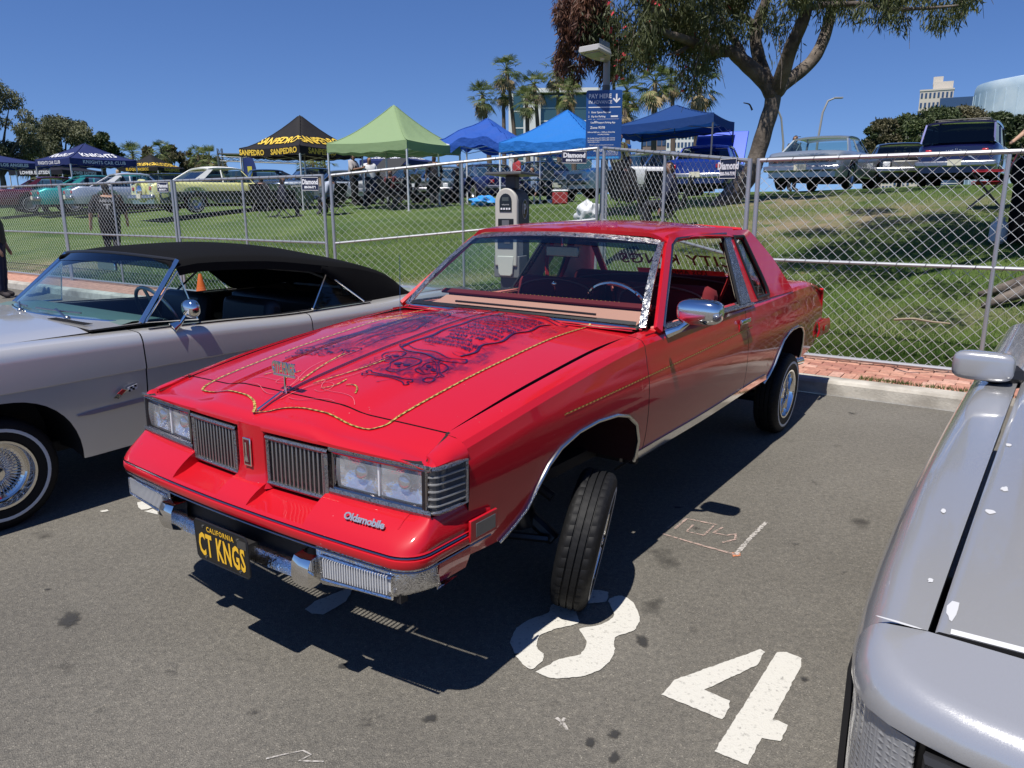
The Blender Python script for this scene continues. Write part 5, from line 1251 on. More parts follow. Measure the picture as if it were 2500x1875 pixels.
# ------------------------------------------------------------------ painted numbers and marks
WP = mat('road_paint', (.62, .60, .54), .8)
def worn():
    m = WP; N, L, b = nodes(m); tc = N.new('ShaderNodeTexCoord'); n = N.new('ShaderNodeTexNoise'); n.inputs['Scale'].default_value = 60; n.inputs['Detail'].default_value = 9; n.inputs['Roughness'].default_value = .7; L.new(tc.outputs['Object'], n.inputs['Vector'])
    r_ = N.new('ShaderNodeValToRGB'); r_.color_ramp.elements[0].position = .34; r_.color_ramp.elements[1].position = .44; r_.color_ramp.elements[0].color = (.28, .27, .245, 1); r_.color_ramp.elements[1].color = (.52, .505, .455, 1); L.new(n.outputs['Fac'], r_.inputs['Fac']); L.new(r_.outputs[0], b.inputs['Base Color'])
worn(); bump(WP, 160, .004, .6)
def ragged(poly, seed, amp=.006, step=.03):
    r = random.Random(seed); out = []
    for (a, b) in zip(poly, poly[1:]+poly[:1]):
        a, b = Vector(a), Vector(b); n = max(1, int((b-a).length/step))
        for k in range(n): p = a+(b-a)*k/n; out.append((p.x+r.gauss(0, amp*.5), p.y+r.gauss(0, amp*.5)))
    return out
def flat(name, polys, m, z=.004, label=None, seed=1, amp=.0022, step=.014):
    mb = MB()
    for i, po in enumerate(polys):
        q = ragged(po, seed+i, amp, step); mb.add([(x, y, z) for x, y in q], [tuple(range(len(q)))])
    return tag(mb.build(name, m, None, sm=False), label, None, None, 'structure')
def g0(u, v): p = at_z(u, v, 0); return (p.x, p.y)
Z8 = lambda x, y: g0(1200+x*.648, 800+y*.648)
four = [[Z8(*p) for p in [(640, 1385), (690, 1330), (1012, 1215), (1028, 1225), (1000, 1275), (800, 1368), (900, 1410), (895, 1435), (870, 1480), (760, 1435)]],
        [Z8(*p) for p in [(1075, 1225), (1110, 1225), (1168, 1248), (1165, 1280), (1060, 1480), (1116, 1500), (1090, 1562), (1018, 1550), (965, 1650), (840, 1600)]]]
flat('painted_digit', four, WP, seed=5, label='white stencilled number four on the asphalt')
def ring(c, rx, ry, a0, a1, ang, w, n=26):
    o = []; inn = []
    for a in lin(a0, a1, n):
        for lst, k in ((o, 1), (inn, 1-w)): x, y = rx*k*math.cos(a), ry*k*math.sin(a); lst.append((c[0]+x*math.cos(ang)-y*math.sin(ang), c[1]+x*math.sin(ang)+y*math.cos(ang)))
    return o+inn[::-1]
def z8poly(pts): return [Z8(*p) for p in pts]
eight = [z8poly([(165, 1300), (262, 1250), (330, 1235), (358, 1185), (330, 1140), (415, 1120), (462, 1080), (440, 1035), (482, 1012), (530, 1035), (556, 1085), (540, 1140), (465, 1172), (462, 1225), (420, 1285), (330, 1318), (240, 1325)]),
         z8poly([(70, 1190), (90, 1140), (150, 1100), (215, 1075), (225, 1050), (310, 1015), (370, 990), (440, 1000), (430, 1035), (350, 1045), (318, 1070), (330, 1110), (235, 1140), (180, 1165), (170, 1205), (198, 1240), (150, 1290), (100, 1250)])]
eight = [spath(p, 130, True)[:-1] for p in eight]
flat('painted_digit', eight, WP, seed=15, label='white stencilled number eight half under the front wheel')
flat('painted_line', [[g0(744, 1490), g0(768, 1470), g0(868, 1430), g0(845, 1470), g0(790, 1502), g0(762, 1500)]], WP, seed=25)
flat('painted_mark', [[g0(336, 1228), g0(348, 1225), g0(372, 1240), g0(360, 1245), g0(345, 1246), g0(338, 1240)], [g0(352, 1250), g0(372, 1244), g0(385, 1250), g0(385, 1258)], [g0(244, 1249), g0(262, 1245), g0(266, 1249), g0(250, 1252)]], WP, seed=35)
PKM = mat('faded_pink_chalk', (.27, .215, .185), .9); 
def powder(m, a):
    N, L, b = nodes(m); tc = N.new('ShaderNodeTexCoord'); n = N.new('ShaderNodeTexNoise'); n.inputs['Scale'].default_value = 90; n.inputs['Detail'].default_value = 4; L.new(tc.outputs['Object'], n.inputs['Vector']); mr = N.new('ShaderNodeMapRange'); mr.inputs[1].default_value = .30; mr.inputs[2].default_value = .58; mr.inputs[4].default_value = a; L.new(n.outputs['Fac'], mr.inputs[0])
    t = N.new('ShaderNodeBsdfTransparent'); x = N.new('ShaderNodeMixShader'); L.new(mr.outputs[0], x.inputs[0]); L.new(t.outputs[0], x.inputs[1]); L.new(b.outputs[0], x.inputs[2]); L.new(x.outputs[0], N['Material Output'].inputs[0])
PKM.node_tree.nodes['Principled BSDF'].inputs['Base Color'].default_value = (.46, .33, .28, 1); powder(PKM, .8); powder(mat('faded_white_chalk', (.50, .47, .43), .9), .8); powder(mat('orange_marking', (.60, .22, .10), .9), .9)
def chalk(pts, w, m, name):
    mb = MB(); r = random.Random(len(pts)*7+int(pts[0][0]))
    q = [Vector((*g0(u, v), .0045)) for u, v in pts]; q2 = []
    for a, b in zip(q, q[1:]):
        n = max(2, int((b-a).length/.012)); q2 += [a+(b-a)*k/n for k in range(n)]
    q2.append(q[-1]); 
    mb.strip(q2, (0, 0, 1), [w*r.uniform(.5, 1.1) for _ in q2]); return tag(mb.build(name, m, None, sm=False), kind='structure')
def zc(*p): return [(1200+x*.648, 800+y*.648) for x, y in p]
chalk(zc((640, 778), (800, 825), (920, 858)), .018, PKM, 'survey_mark'); chalk(zc((920, 858), (970, 800), (1035, 735)), .026, mat('faded_white_chalk', (.29, .27, .25), .9), 'survey_mark')
chalk(zc((690, 760), (735, 722), (850, 745)), .014, PKM, 'survey_mark'); chalk(zc((735, 770), (760, 745)), .012, PKM, 'survey_mark'); chalk(zc((800, 785), (838, 748)), .012, PKM, 'survey_mark'); chalk(zc((735, 770), (800, 785)), .012, PKM, 'survey_mark')
chalk(zc((870, 755), (835, 775), (885, 785), (920, 780), (918, 800), (870, 812)), .013, PKM, 'survey_mark'); chalk(zc((650, 770), (700, 725)), .010, PKM, 'survey_mark')
flat('orange_mark', [zc2 for zc2 in [[g0(1200+x*.648, 800+y*.648) for x, y in ((905, 850), (935, 848), (938, 862), (910, 866))]]], mat('orange_marking', (.48, .22, .12), .9), seed=3)
chalk([(1358, 1755), (1375, 1768), (1385, 1785)], .015, MATS['faded_white_chalk'], 'chalk_scribble'); chalk([(1368, 1775), (1378, 1755)], .012, MATS['faded_white_chalk'], 'chalk_scribble')
chalk([(650, 1855), (690, 1845), (740, 1835), (760, 1845), (730, 1860), (790, 1862)], .006, MATS['faded_white_chalk'], 'chalk_scribble')
OIL = bpy.data.materials.new('oil_stain'); OIL.use_nodes = True
def oil_mat():
    N, L = OIL.node_tree.nodes, OIL.node_tree.links; b = N['Principled BSDF']; b.inputs['Base Color'].default_value = (.035, .034, .032, 1); b.inputs['Roughness'].default_value = .65
    a = N.new('ShaderNodeAttribute'); a.attribute_name = 'ink'; tc = N.new('ShaderNodeTexCoord'); n = N.new('ShaderNodeTexNoise'); n.inputs['Scale'].default_value = 55; n.inputs['Detail'].default_value = 6; L.new(tc.outputs['Object'], n.inputs['Vector'])
    m = N.new('ShaderNodeMath'); m.operation = 'MULTIPLY_ADD'; m.inputs[1].default_value = 1.5; L.new(a.outputs['Fac'], m.inputs[0]); sb = N.new('ShaderNodeMath'); sb.operation = 'SUBTRACT'; L.new(m.outputs[0], sb.inputs[0]); L.new(n.outputs['Fac'], sb.inputs[1]); m.inputs[2].default_value = .05
    mr = N.new('ShaderNodeMapRange'); mr.inputs[1].default_value = 0; mr.inputs[2].default_value = .6; mr.inputs[4].default_value = .85; L.new(sb.outputs[0], mr.inputs[0])
    t = N.new('ShaderNodeBsdfTransparent'); x = N.new('ShaderNodeMixShader'); L.new(mr.outputs[0], x.inputs[0]); L.new(t.outputs[0], x.inputs[1]); L.new(b.outputs[0], x.inputs[2]); L.new(x.outputs[0], N['Material Output'].inputs[0])
oil_mat()
def stain(c, a, seed, st=1.0):
    r = random.Random(seed); k = 20; mb = MB(); w = [r.uniform(.6, 1.25) for _ in range(k)]; w = [(w[j-1]+w[j]+w[(j+1) % k])/3 for j in range(k)]; e = r.uniform(.5, 1); ro = r.uniform(0, 3)
    val = [st]; mb.v.append((c[0], c[1], .0042))
    for q in (.35, .7, 1.0, 1.35):
        for j in range(k):
            x, y = a*q*w[j]*math.cos(2*math.pi*j/k), a*q*w[j]*e*math.sin(2*math.pi*j/k); mb.v.append((c[0]+x*math.cos(ro)-y*math.sin(ro), c[1]+x*math.sin(ro)+y*math.cos(ro), .0042)); val.append(st*max(0, 1-q/1.35)**.8)
    for j in range(k): mb.f.append((0, 1+j, 1+(j+1) % k)); mb.m.append(0)
    for q in range(3):
        for j in range(k): b0 = 1+q*k; mb.f.append((b0+j, b0+k+j, b0+k+(j+1) % k, b0+(j+1) % k)); mb.m.append(0)
    o = mb.build('oil_stain', OIL, None, sm=False); at_ = o.data.attributes.new('ink', 'FLOAT', 'POINT'); at_.data.foreach_set('value', val); tag(o, kind='structure')
for i, (u, v, a, st_) in enumerate([(167, 1516, .075, .9), (1568, 1567, .055, .9), (1655, 1240, .03, .8), (1050, 1755, .03, .9), (1440, 1815, .03, 1), (1500, 1795, .024, 1), (1965, 1660, .02, .8), (835, 1627, .022, 1), (1260, 1600, .016, .8), (2080, 1010, .06, .6), (2120, 960, .07, .6), (115, 1440, .02, .8), (1500, 1850, .03, 1), (2230, 985, .10, .5), (1700, 1290, .05, .5), (1940, 1330, .06, .45), (1350, 1720, .05, .4), (900, 1760, .08, .4), (420, 1640, .09, .4), (620, 1740, .05, .5), (1990, 1180, .08, .4), (2160, 1150, .07, .4), (2060, 1400, .05, .4), (240, 1740, .06, .4)]): stain(g0(u, v), a, i, st_)
# ------------------------------------------------------------------ chain-link fence panels
GALV = mat('galvanised_pipe', (.42, .43, .44), .42, .6); WIRE = mat('galvanised_wire', (.66, .67, .64), .45, .25)
TIE = mat('tie_wire', (.10, .10, .10), .5, .6)
def fence_panel(a, b, label, h=1.88, mids=(.5,), rail=True, z0=None, skew=0, seed=1):
    a, b = Vector(a), Vector(b); za, zb = z0 if z0 else (a.z, b.z); L_ = (b.xy-a.xy).length
    t = thing('chain_link_fence', label, 'fence', (a.x, a.y, za), math.atan2(b.y-a.y, b.x-a.x), 'temporary chain-link fence panels')
    rise = zb-za
    def q(x, z, y=0): return (x, y, rise*x/L_+z)
    MB().tube([q(0, -.0), q(0, h+.02)], .0225, 10).build('post', GALV, t); MB().tube([q(L_, -.0), q(L_, h+.02)], .0225, 10).build('post', GALV, t)
    for f in mids: MB().tube([q(L_*f, .03), q(L_*f, h-.02)], .018, 8).build('post', GALV, t)
    MB().tube([q(0, h), q(L_, h)], .021, 8).build('top_rail', GALV, t)
    if rail: MB().tube([q(0, h*.5, .0), q(L_, h*.5, .0)], .017, 8).build('middle_rail', GALV, t)
    MB().tube([q(0, .04), q(L_, .04)], .019, 8).build('bottom_rail', GALV, t)
    hh = .053; near = seed == 6; n = int(L_/hh); m = int(h/.050); r = random.Random(seed); wv = MB(); k3 = 3
    amp = .006
    ph = [r.uniform(0, 6) for _ in range(4)]
    for k in range(n):
        pts = []
        for j in range(m+1):
            x = (k+((j+k) % 2))*hh; z = .03+j*(h-.02)/m; pts.append(Vector(q(min(x, L_)+amp*math.sin(z*5+ph[0]+k*.05), z, .024+.008*math.sin(x*2.1+ph[1])*math.sin(z*2.4+ph[2])+.003*(1 if (j+k) % 2 else -1))))
        b0 = len(wv.v); rr = .0026 if near else .0022
        for p in pts: wv.v += [(p.x-rr, p.y, p.z-rr*.4), (p.x+rr, p.y, p.z-rr*.4), (p.x, p.y+rr*1.5, p.z+rr*.8)]
        for j in range(len(pts)-1):
            for i in range(3): wv.f.append((b0+j*3+i, b0+j*3+(i+1) % 3, b0+j*3+3+(i+1) % 3, b0+j*3+3+i)); wv.m.append(0)
    tag(wv.build('wire_mesh', WIRE, t, edge=0), kind='stuff')
    tw = MB(); 
    for i in range(int(L_/.2)):
        x = .1+i*.2+r.uniform(-.03, .03)
        for z in ((h, h*.5) if rail else (h,)):
            tw.tube([q(x+.024*(k/10-.5)*1.6, z+.025*math.cos(k*.63*1.0), .025*math.sin(k*.63)) for k in range(11)], .0022, 3, cap=False)
    tag(tw.build('wire_ties', TIE, t, edge=0), kind='stuff')
    return t
FL = [kp(.86, tt_, KH) for tt_ in (0, 1)]
def on_fence(u, v=520, s=.86):
    "point on the fence line seen at column u"
    d = pix(u, v); o = CO; n = Vector((KN.x, KN.y, 0)); k = (Vector((*(KA+KN*s), 0))-o).dot(n)/d.dot(n); p = o+d*k; return Vector((p.x, p.y, KH))
uC = on_ground(1457, 10.7); uC2 = on_ground(1472, 10.6)
pB, pB2 = on_fence(793, 520), on_fence(812, 520)
fp1 = fence_panel(on_fence(-190, 500), on_fence(147, 480), 'leftmost chain-link panel behind the person in jeans', seed=1)
fp2 = fence_panel(on_fence(153, 500), on_fence(424, 500), 'chain-link panel in front of the man in the black shirt', seed=2)
fp3 = fence_panel(on_fence(431, 500), pB, 'chain-link panel in front of the yellow classic car', seed=3)
fp4 = fence_panel(pB2, uC, 'chain-link panel turned up the lawn behind the pay station', seed=4)
pD, pD2 = on_fence(1824, 500), on_fence(1846, 500)
fp5 = fence_panel(uC2, pD, 'chain-link panel between the blue pay sign and the tree', rail=True, seed=5)
pE = on_fence(2433, 600); pE2 = pD2+(pE-pD2)*2.0
fp6 = fence_panel(pD2, pE2, 'chain-link panel at right over the grass behind the coupe trunk', seed=6)
# fence advertising plates
PNAVY = mat('sign_navy', (.012, .016, .045), .4); SWHITE = mat('sign_white', (.75, .75, .75), .5)
def plate_on(panel, x, z, w, h, lab, tilt=0):
    t = thing('fence_sign', lab, 'sign', group='navy plates wired to the fence'); t.matrix_world = Matrix.Translation(panel.location) @ Matrix.Rotation(panel.rotation_euler.z, 4, 'Z') @ Matrix.Translation((x, -.035, z)) @ Matrix.Rotation(tilt, 4, 'Y')
    MB().box((0, 0, 0), (w, .006, h)).build('board', PNAVY, t, bevel=.002)
    M = Matrix.Rotation(math.pi/2, 4, 'X'); f = lambda x_, y_: M @ Vector((x_, y_, .0045))
    m = MB(); text_mb(m, 'Diamond', lambda a, b: f(a*.95, b+h*.13), h*.50, bold=.004); m.build('name_lettering', SWHITE, t, sm=False)
    m = MB(); text_mb(m, '800-744-7191', lambda a, b: f(a, b-h*.25), h*.23, bold=.003); m.build('number_lettering', SWHITE, t, sm=False)
    MB().tube([f(a, b)+Vector((0, 0, 0)) for a, b in ((-w/2+.006, -h/2+.006), (w/2-.006, -h/2+.006), (w/2-.006, h/2-.006), (-w/2+.006, h/2-.006))], .003, 4, closed=True).build('border', SWHITE, t)
def along(panel, u, v):   # local x on the panel seen at a pixel
    M = panel.matrix_basis.inverted(); o = M @ CO; d = M.to_3x3() @ pix(u, v); k = -o.y/d.y; return (o+d*k)
for pn, u, v, w, h, lb in ((fp2, 402, 457, .34, .17, 'navy fence plate wired by the white soft top of the yellow car'), (fp3, 762, 449, .36, .19, 'navy fence plate under the black tent'), (fp4, 1402, 384, .34, .17, 'navy fence plate left of the blue pay sign'), (fp5, 1785, 412, .28, .20, 'navy fence plate beside the tree trunk')):
    q = along(pn, u, v); plate_on(pn, q.x, q.z, w, h, lb, .02)
# ================================================================== things beyond the fence
def at(u, D, v=480): d = pix(u, v); return Vector((d.x/d.y*D, D, ter(d.x/d.y*D, D)))
BGCH = mat('dusty_chrome', (.42, .42, .43), .28, .9)
# ------------------------------------------------------------------ parked show cars
def show_car(name, label, pos, head, L=5.3, W=1.95, belt=.92, hood=.93, deck=.92, H=1.42, col=(.3, .3, .3), top=None, lower=None, cowl=.55, rf=.15, rr=-1.05, rb=-1.75, lift=.0, fins=0, glass_=None, conv=False, suv=False, metal=.3, R=.33, plate=True, tail=(.35, .01, .01), group='show cars parked on the lawn'):
    t = thing(name, label, 'car', pos, head, group); pm_ = paint(name+'_paint_%d_%d_%d' % tuple(int(c*99) for c in col), col, metal, .35, 1)
    hx = L/2; w = W/2; wb = L*.555; fx, rx = wb/2+.05, -wb/2+.0
    wp = Spl([(-hx, w*.86), (-hx+.25, w*.95), (-hx+1.2, w), (hx-1.3, w), (hx-.3, w*.95), (hx, w*.86)])
    zt = Spl([(-hx, deck-.10+fins*.5), (-hx+.2, deck+fins), (rb, belt), (cowl, belt), (hx-.5, hood-.04), (hx, hood-.14)])
    zl0 = .30+lift
    def zlow(x):
        z = zl0
        for c in (fx, rx):
            d = abs(x-c)/(R+.09)
            if d < 1: z = max(z, zl0+(R*2+.06-zl0+.0)*(1-d**2.4)**.5)
        return z
    xs = sorted(set(lin(-hx, hx, 25)+[c+(R+.09)*.999*math.cos(math.pi*k/10) for c in (fx, rx) for k in range(11)]))
    P = []
    for x in xs:
        W_, zt_, zl = wp(x), zt(x), zlow(x); zm = zl+(zt_-zl)*.55; row = []
        half = [(W_*.965, zl), (W_, zl+(zm-zl)*.6), (W_, zm), (W_*.985, zt_-.10), (W_*.965, zt_-.04), (W_*.93, zt_-.012), (W_*.86, zt_)]
        cz = zt_+(.03 if not fins else -fins*.6+.02)
        row = [(x, y, z) for y, z in half]+[(x, W_*.72, cz-.01), (x, W_*.4, cz), (x, 0, cz+.008), (x, -W_*.4, cz), (x, -W_*.72, cz-.01)]+[(x, -y, z) for y, z in half[::-1]]
        P.append(row)
    mb = MB(); mb.grid(P); n_ = len(P[0])
    for i, fl in ((0, False), (len(P)-1, True)):
        b = len(mb.v); mb.v += [tuple(p) for p in P[i]]; f = tuple(range(b, b+n_)); mb.f.append(f if not fl else f[::-1]); mb.m.append(0)
    mb.build('body', pm_, t, edge=40)
    MB().box((0, 0, .33+lift), (L*.88, W*.80, .24)).build('underbody', DARK, t)
    for c in (fx, rx):
        for sg in (1, -1): MB().box((c, sg*W*.34, R+.24), (R*2.2, W*.20, R*1.0)).build('wheel_well', DARK, t) 
    for c in (fx, rx):
        for sg in (1, -1): wheel(t, (c, sg*(w-.13), R), 0, 0, sg, R=R, w=.2, rimR=R*.60, white=True, detail=1, rim='dish', rm=BGCH)
    if lower:
        for sg in (1, -1):
            pts = [(x, sg*(wp(x)+.004)) for x in lin(-hx+.15, hx-.9, 14)]
            Pl = [[(x, y, z) for z in (max(zlow(x)+.01, zl0+.02), .50+.10*k/13+lift, .66+.10*k/13+lift)] for k, (x, y) in enumerate(pts)]
            MB().grid(Pl, flip=sg > 0).build('side_colour_panel', paint(name+'_lower_paint', lower, .2, .4, 1), t)
            MB().tube([(x, y*1.002, .66+.10*k/13+lift) for k, (x, y) in enumerate(pts)], .012, 5).build('side_moulding', CHROME, t)
    G = glass_ or GLASS_TINT; TP = pm_ if top is None else paint(name+'_top_paint', top, 0, .6 if conv else .35, 0 if conv else 1)
    wb_, wt = w*.86, w*(.70 if not suv else .80)
    zr = H+lift
    def roofp(x, u): return (x, wt*u, zr-.05*abs(u)**3-.045*(abs(x-(rf+rr)/2)/((rf-rr)/2))**3)
    MB().grid([[roofp(x, u) for u in (-1, -.9, -.6, 0, .6, .9, 1)] for x in lin(rf, rr, 8)], flip=True).build('roof', TP, t, solid=.05)
    ze = zr-.09
    def quad(nm, q, fl=False): return MB().add(q, [(0, 1, 2, 3)]).build(nm, G, t, sm=False)
    quad('windshield', [(cowl, wb_, belt), (cowl, -wb_, belt), (rf, -wt, ze), (rf, wt, ze)])
    quad('rear_window', [(rb, -wb_*.97, belt), (rb, wb_*.97, belt), (rr, wt, ze), (rr, -wt, ze)])
    for sg in (1, -1):
        f0, f1 = cowl-.12, rf-.05; r0, r1 = (rb+.35, rr+.18) if not suv else (rb+.06, rr+.05)
        mid_ = (f0+r0)/2-.12
        for a, b, c, e in ((f0, mid_+.03, mid_+.06, f1), (mid_-.03, r0, r1, mid_-.0)):
            MB().add([(a, sg*wb_, belt), (b, sg*wb_, belt), (c, sg*wt, ze), (e, sg*wt, ze)], [(0, 1, 2, 3)]).build('side_window', G, t, sm=False)
        MB().tube([(cowl, sg*wb_, belt), (rf, sg*wt, ze)], .03, 6).build('windshield_pillar', CHROME if not suv else pm_, t)
        MB().tube([(f0, sg*wb_, belt+.005), (rb, sg*wb_, belt+.005)], .014, 5).build('belt_moulding', CHROME, t)
        MB().add([(rb, sg*wb_, belt), (r0, sg*wb_, belt), (r1, sg*(wt+.003), ze+.02), (rr, sg*(wt+.003), ze+.02)], [(0, 1, 2, 3)]).build('rear_pillar', TP, t, sm=False, solid=.04)
        MB().tube([(mid_, sg*wb_, belt), (mid_+.02, sg*wt, ze)], .022, 6).build('centre_pillar', TP, t)
        for nm, x, z, m_, s_ in (('tail_lamp', -hx-.012, deck-.20, mat('lamp_red_%d' % int(tail[0]*100), tail, .2, 0, .8), (.04, .14, .12)), ('headlamp', hx-.01, hood-.28, mat('milky_lens', (.70, .72, .74), .2, 0, .6), (.05, .2, .16))):
            MB().box((x, sg*w*.66, z+lift*.5), s_).build(nm, m_, t, bevel=.02)
    MB().box((-hx-.05, 0, .52+lift), (.14, W*.96, .15)).build('rear_bumper', BGCH, t, bevel=.04)
    MB().box((hx+.05, 0, .50+lift), (.14, W*.96, .15)).build('front_bumper', BGCH, t, bevel=.04)
    MB().box((hx-.005, 0, hood-.27+lift*.5), (.04, W*.52, .17)).build('grille', MATS['brushed_bar'], t, bevel=.01)
    if plate: MB().box((-hx-.13, 0, .55+lift), (.015, .31, .15)).build('licence_plate', mat('plate_cream', (.65, .62, .50), .5), t)
    for y in (.4, -.4):
        s_ = MB().box((-.28, y, .74+lift), (.5, .5, .5)).build('seat', BLACK, t, bevel=.05)
    MB().box((-1.2, 0, .72+lift), (.5, W*.7, .45)).build('rear_seat', BLACK, t, bevel=.05)
    m = MB(); m.tube([(.25+.07*math.sin(a)*.4, .40+.19*math.cos(a), .98+lift+.17*math.sin(a)) for a in lin(0, 6.0, 16)], .012, 5, closed=True); m.build('steering_wheel', BLACK, t)
    return t
def rad(a): return math.radians(a)
def ahead(p, a, d): q = Vector((p.x+math.cos(rad(a))*d, p.y+math.sin(rad(a))*d, 0)); q.z = ter(q.x, q.y); return q
yc = show_car('classic_convertible', 'pale yellow fifties car with white top, green side panel and spare wheel on its tail', ahead(at(352, 25.5), 47, 2.9), rad(47), L=5.9, W=2.05, belt=1.0, hood=1.0, deck=.98, H=1.5, col=(.62, .62, .26), top=(.72, .72, .70), lower=(.045, .055, .035), fins=.04, conv=True, metal=0, rf=.2, rr=-1.0, rb=-1.7)
ck = bpy.data.objects.new('spare_wheel_kit', None); COL.objects.link(ck); ck.parent = yc; ck.location = (-2.93, 0, .72)
m = MB(); RX_ = Matrix.Rotation(math.pi/2, 4, 'Y'); m.lathe([(.10, -.10), (.30, -.12), (.365, -.07), (.375, 0), (.365, .07), (.30, .10)], 28, RX_); m.build('spare_cover', MATS[[k for k in MATS if k.startswith('classic_convertible_paint')][0]], ck)
m = MB(); m.lathe([(.235, -.125), (.17, -.11), (.10, -.15), (.001, -.15)], 24, RX_); m.build('spare_hub', CHROME, ck)
show_car('sixties_sedan', 'silver sixties car with white top between the yellow and the teal car', ahead(at(170, 29.5), 40, 2.6), rad(40), col=(.38, .43, .50), top=(.72, .72, .72), metal=.5, fins=.02)
show_car('teal_convertible', 'teal sixties car far left with its boot lid raised', ahead(at(100, 31), 42, 2.4), rad(42), L=5.2, col=(.03, .36, .33), metal=.3, top=(.03, .28, .26))
tl = show_car('maroon_coupe', 'dark maroon coupe at the left edge of the lawn', ahead(at(10, 32), 42, 2.2), rad(42), col=(.10, .010, .018), metal=.2)
show_car('black_fastback', 'black rounded fifties coupe behind the yellow car', at(632, 37), rad(205), L=5.2, H=1.55, belt=1.0, hood=1.0, deck=.95, col=(.012, .014, .018), metal=.1, rf=.3, rr=-1.1, rb=-2.1)
show_car('navy_sedan', 'dark blue-grey sedan under the black lettered tent', at(742, 35), rad(205), L=5.2, H=1.5, belt=.98, hood=.98, col=(.03, .045, .06), metal=.3)
show_car('grey_coupe', 'grey coupe with pale side half hidden by the green tent leg', at(815, 33), rad(200), L=5.0, H=1.35, belt=.9, col=(.30, .34, .38), metal=.4)
show_car('aqua_roadster', 'aqua convertible behind the white top of the yellow car', at(520, 42), rad(200), L=5.2, H=1.45, belt=1.0, col=(.06, .26, .28), metal=.3, top=(.22, .42, .44))
show_car('white_hardtop', 'white fifties hardtop beyond the aqua convertible', at(575, 46), rad(205), L=5.2, H=1.5, belt=1.0, col=(.70, .70, .68), metal=0)
show_car('dark_suv', 'black boxy van parked beneath the black gold-lettered tent', at(400, 52), rad(185), L=5.0, H=1.85, belt=1.15, hood=1.1, deck=1.1, col=(.015, .015, .018), suv=True, rf=.6, rr=-2.2, rb=-2.45, metal=.1)
wh = show_car('white_fastback', 'white sedan with its black-lined bonnet raised under the green tent', at(1000, 34), rad(230), L=5.0, H=1.5, belt=.98, hood=.98, col=(.70, .70, .68), metal=0)
MB().box((1.25, 0, 1.42), (1.35, 1.6, .05), Matrix.Rotation(rad(38), 3, 'Y')).build('raised_hood', mat('hood_liner', (.03, .03, .028), .6), wh, bevel=.02)
show_car('slate_sedan', 'slate-blue sedan behind the green tent leg', at(1085, 32), rad(262), L=5.2, H=1.42, col=(.10, .15, .17), metal=.4)
show_car('navy_convertible', 'navy open convertible with tail towards the pay station', at(1180, 31), rad(112), L=5.5, H=1.40, belt=.92, col=(.010, .015, .09), metal=.3, top=(.05, .06, .08))
show_car('black_finned_car', 'black finned sedan with tall red tail lamps under the bright blue tent', ahead(at(1355, 27.5), 100, 2.7), rad(100), L=5.6, W=2.02, fins=.08, belt=.96, deck=.98, H=1.42, col=(.008, .010, .022), metal=.2, tail=(.55, .03, .02))
show_car('white_two_door', 'white sixties two-door beside the blue pay sign', ahead(at(1570, 25), 195, .0), rad(203), L=5.0, H=1.42, col=(.72, .72, .71), metal=0, belt=.95)
bl = show_car('blue_sedan', 'royal blue boxy sedan with its bonnet raised behind the tree', ahead(at(1700, 23.2), 66, 2.3), rad(66), L=5.3, H=1.45, belt=.98, hood=1.0, deck=.98, col=(.010, .035, .26), metal=.3, rb=-1.5, rr=-1.15)
MB().box((1.55, 0, 1.50), (1.5, 1.7, .05), Matrix.Rotation(rad(-52), 3, 'Y')).build('raised_hood', paint('royal_blue_hood_paint', (.012, .05, .42), .2, .3, 1), bl, bevel=.02)
im = show_car('silver_hardtop', 'silver sixties hardtop seen from behind with patterned roof', ahead(at(1955, 20.6), 53, 2.5), rad(53), L=5.3, W=2.02, belt=.98, deck=.94, hood=.95, H=1.42, col=(.42, .46, .47), metal=.6, glass_=GLASS, rb=-1.6, rr=-1.1)
MB().grid([[(-2.66-.012, y, z) for y in lin(-.86, .86, 3)] for z in (.66, .84)]).build('tail_panel', mat('anodised_panel', (.16, .15, .15), .3, .8), im, solid=-.01)
for y in (-.7, -.5, -.3, .3, .5, .7): MB().lathe([(.058, 0), (.05, .03), (.001, .034)], 14, Matrix.Translation((-2.685, y, .75)) @ Matrix.Rotation(-math.pi/2, 4, 'Y')).build('round_tail_lamp', MATS['red_lens'], im)
sv = show_car('navy_suv', 'navy blue two-door utility wagon with dark rear glass and roof rack', ahead(at(2325, 20.2), 55, 2.3), rad(54), L=4.6, W=1.92, belt=1.05, hood=1.02, deck=1.02, H=1.60, col=(.007, .010, .075), suv=True, rf=.35, rr=-2.0, rb=-2.24, cowl=.85, glass_=GLASS_DARK, metal=.4, R=.36, tail=(.5, .02, .02))
m = MB()
for sg in (1, -1): m.tube([(.1, sg*.62, 1.59), (.05, sg*.62, 1.65), (-1.85, sg*.62, 1.65), (-1.9, sg*.62, 1.59)], .014, 6)
for x in (-.2, -.8, -1.4, -1.85): m.tube([(x, -.62, 1.645), (x, .62, 1.645)], .012, 6)
m.build('roof_rack', BLACK, sv)
m = MB(); SVM = Matrix.Translation((-2.335, 0, .80)) @ Matrix(((0, 0, -1, 0), (-1, 0, 0, 0), (0, 1, 0, 0), (0, 0, 0, 1)))
for k in range(5):
    for sg in (1, -1): m.strip([SVM @ Vector((sg*(.02+.05*k+.10*k*a*a), .06-.09*k*a+.04*math.sin(a*3), 0)) for a in lin(0, 1, 8)], (-1, 0, 0), .012)
m.build('pinstripe_art', mat('pinstripe_silver', (.45, .50, .60), .4), sv)
show_car('black_roadster', 'black convertible with chrome windshield frame between silver hardtop and navy wagon', at(2190, 25), rad(250), L=4.9, H=1.38, belt=.95, col=(.012, .012, .014), metal=.1, top=(.015, .015, .015))
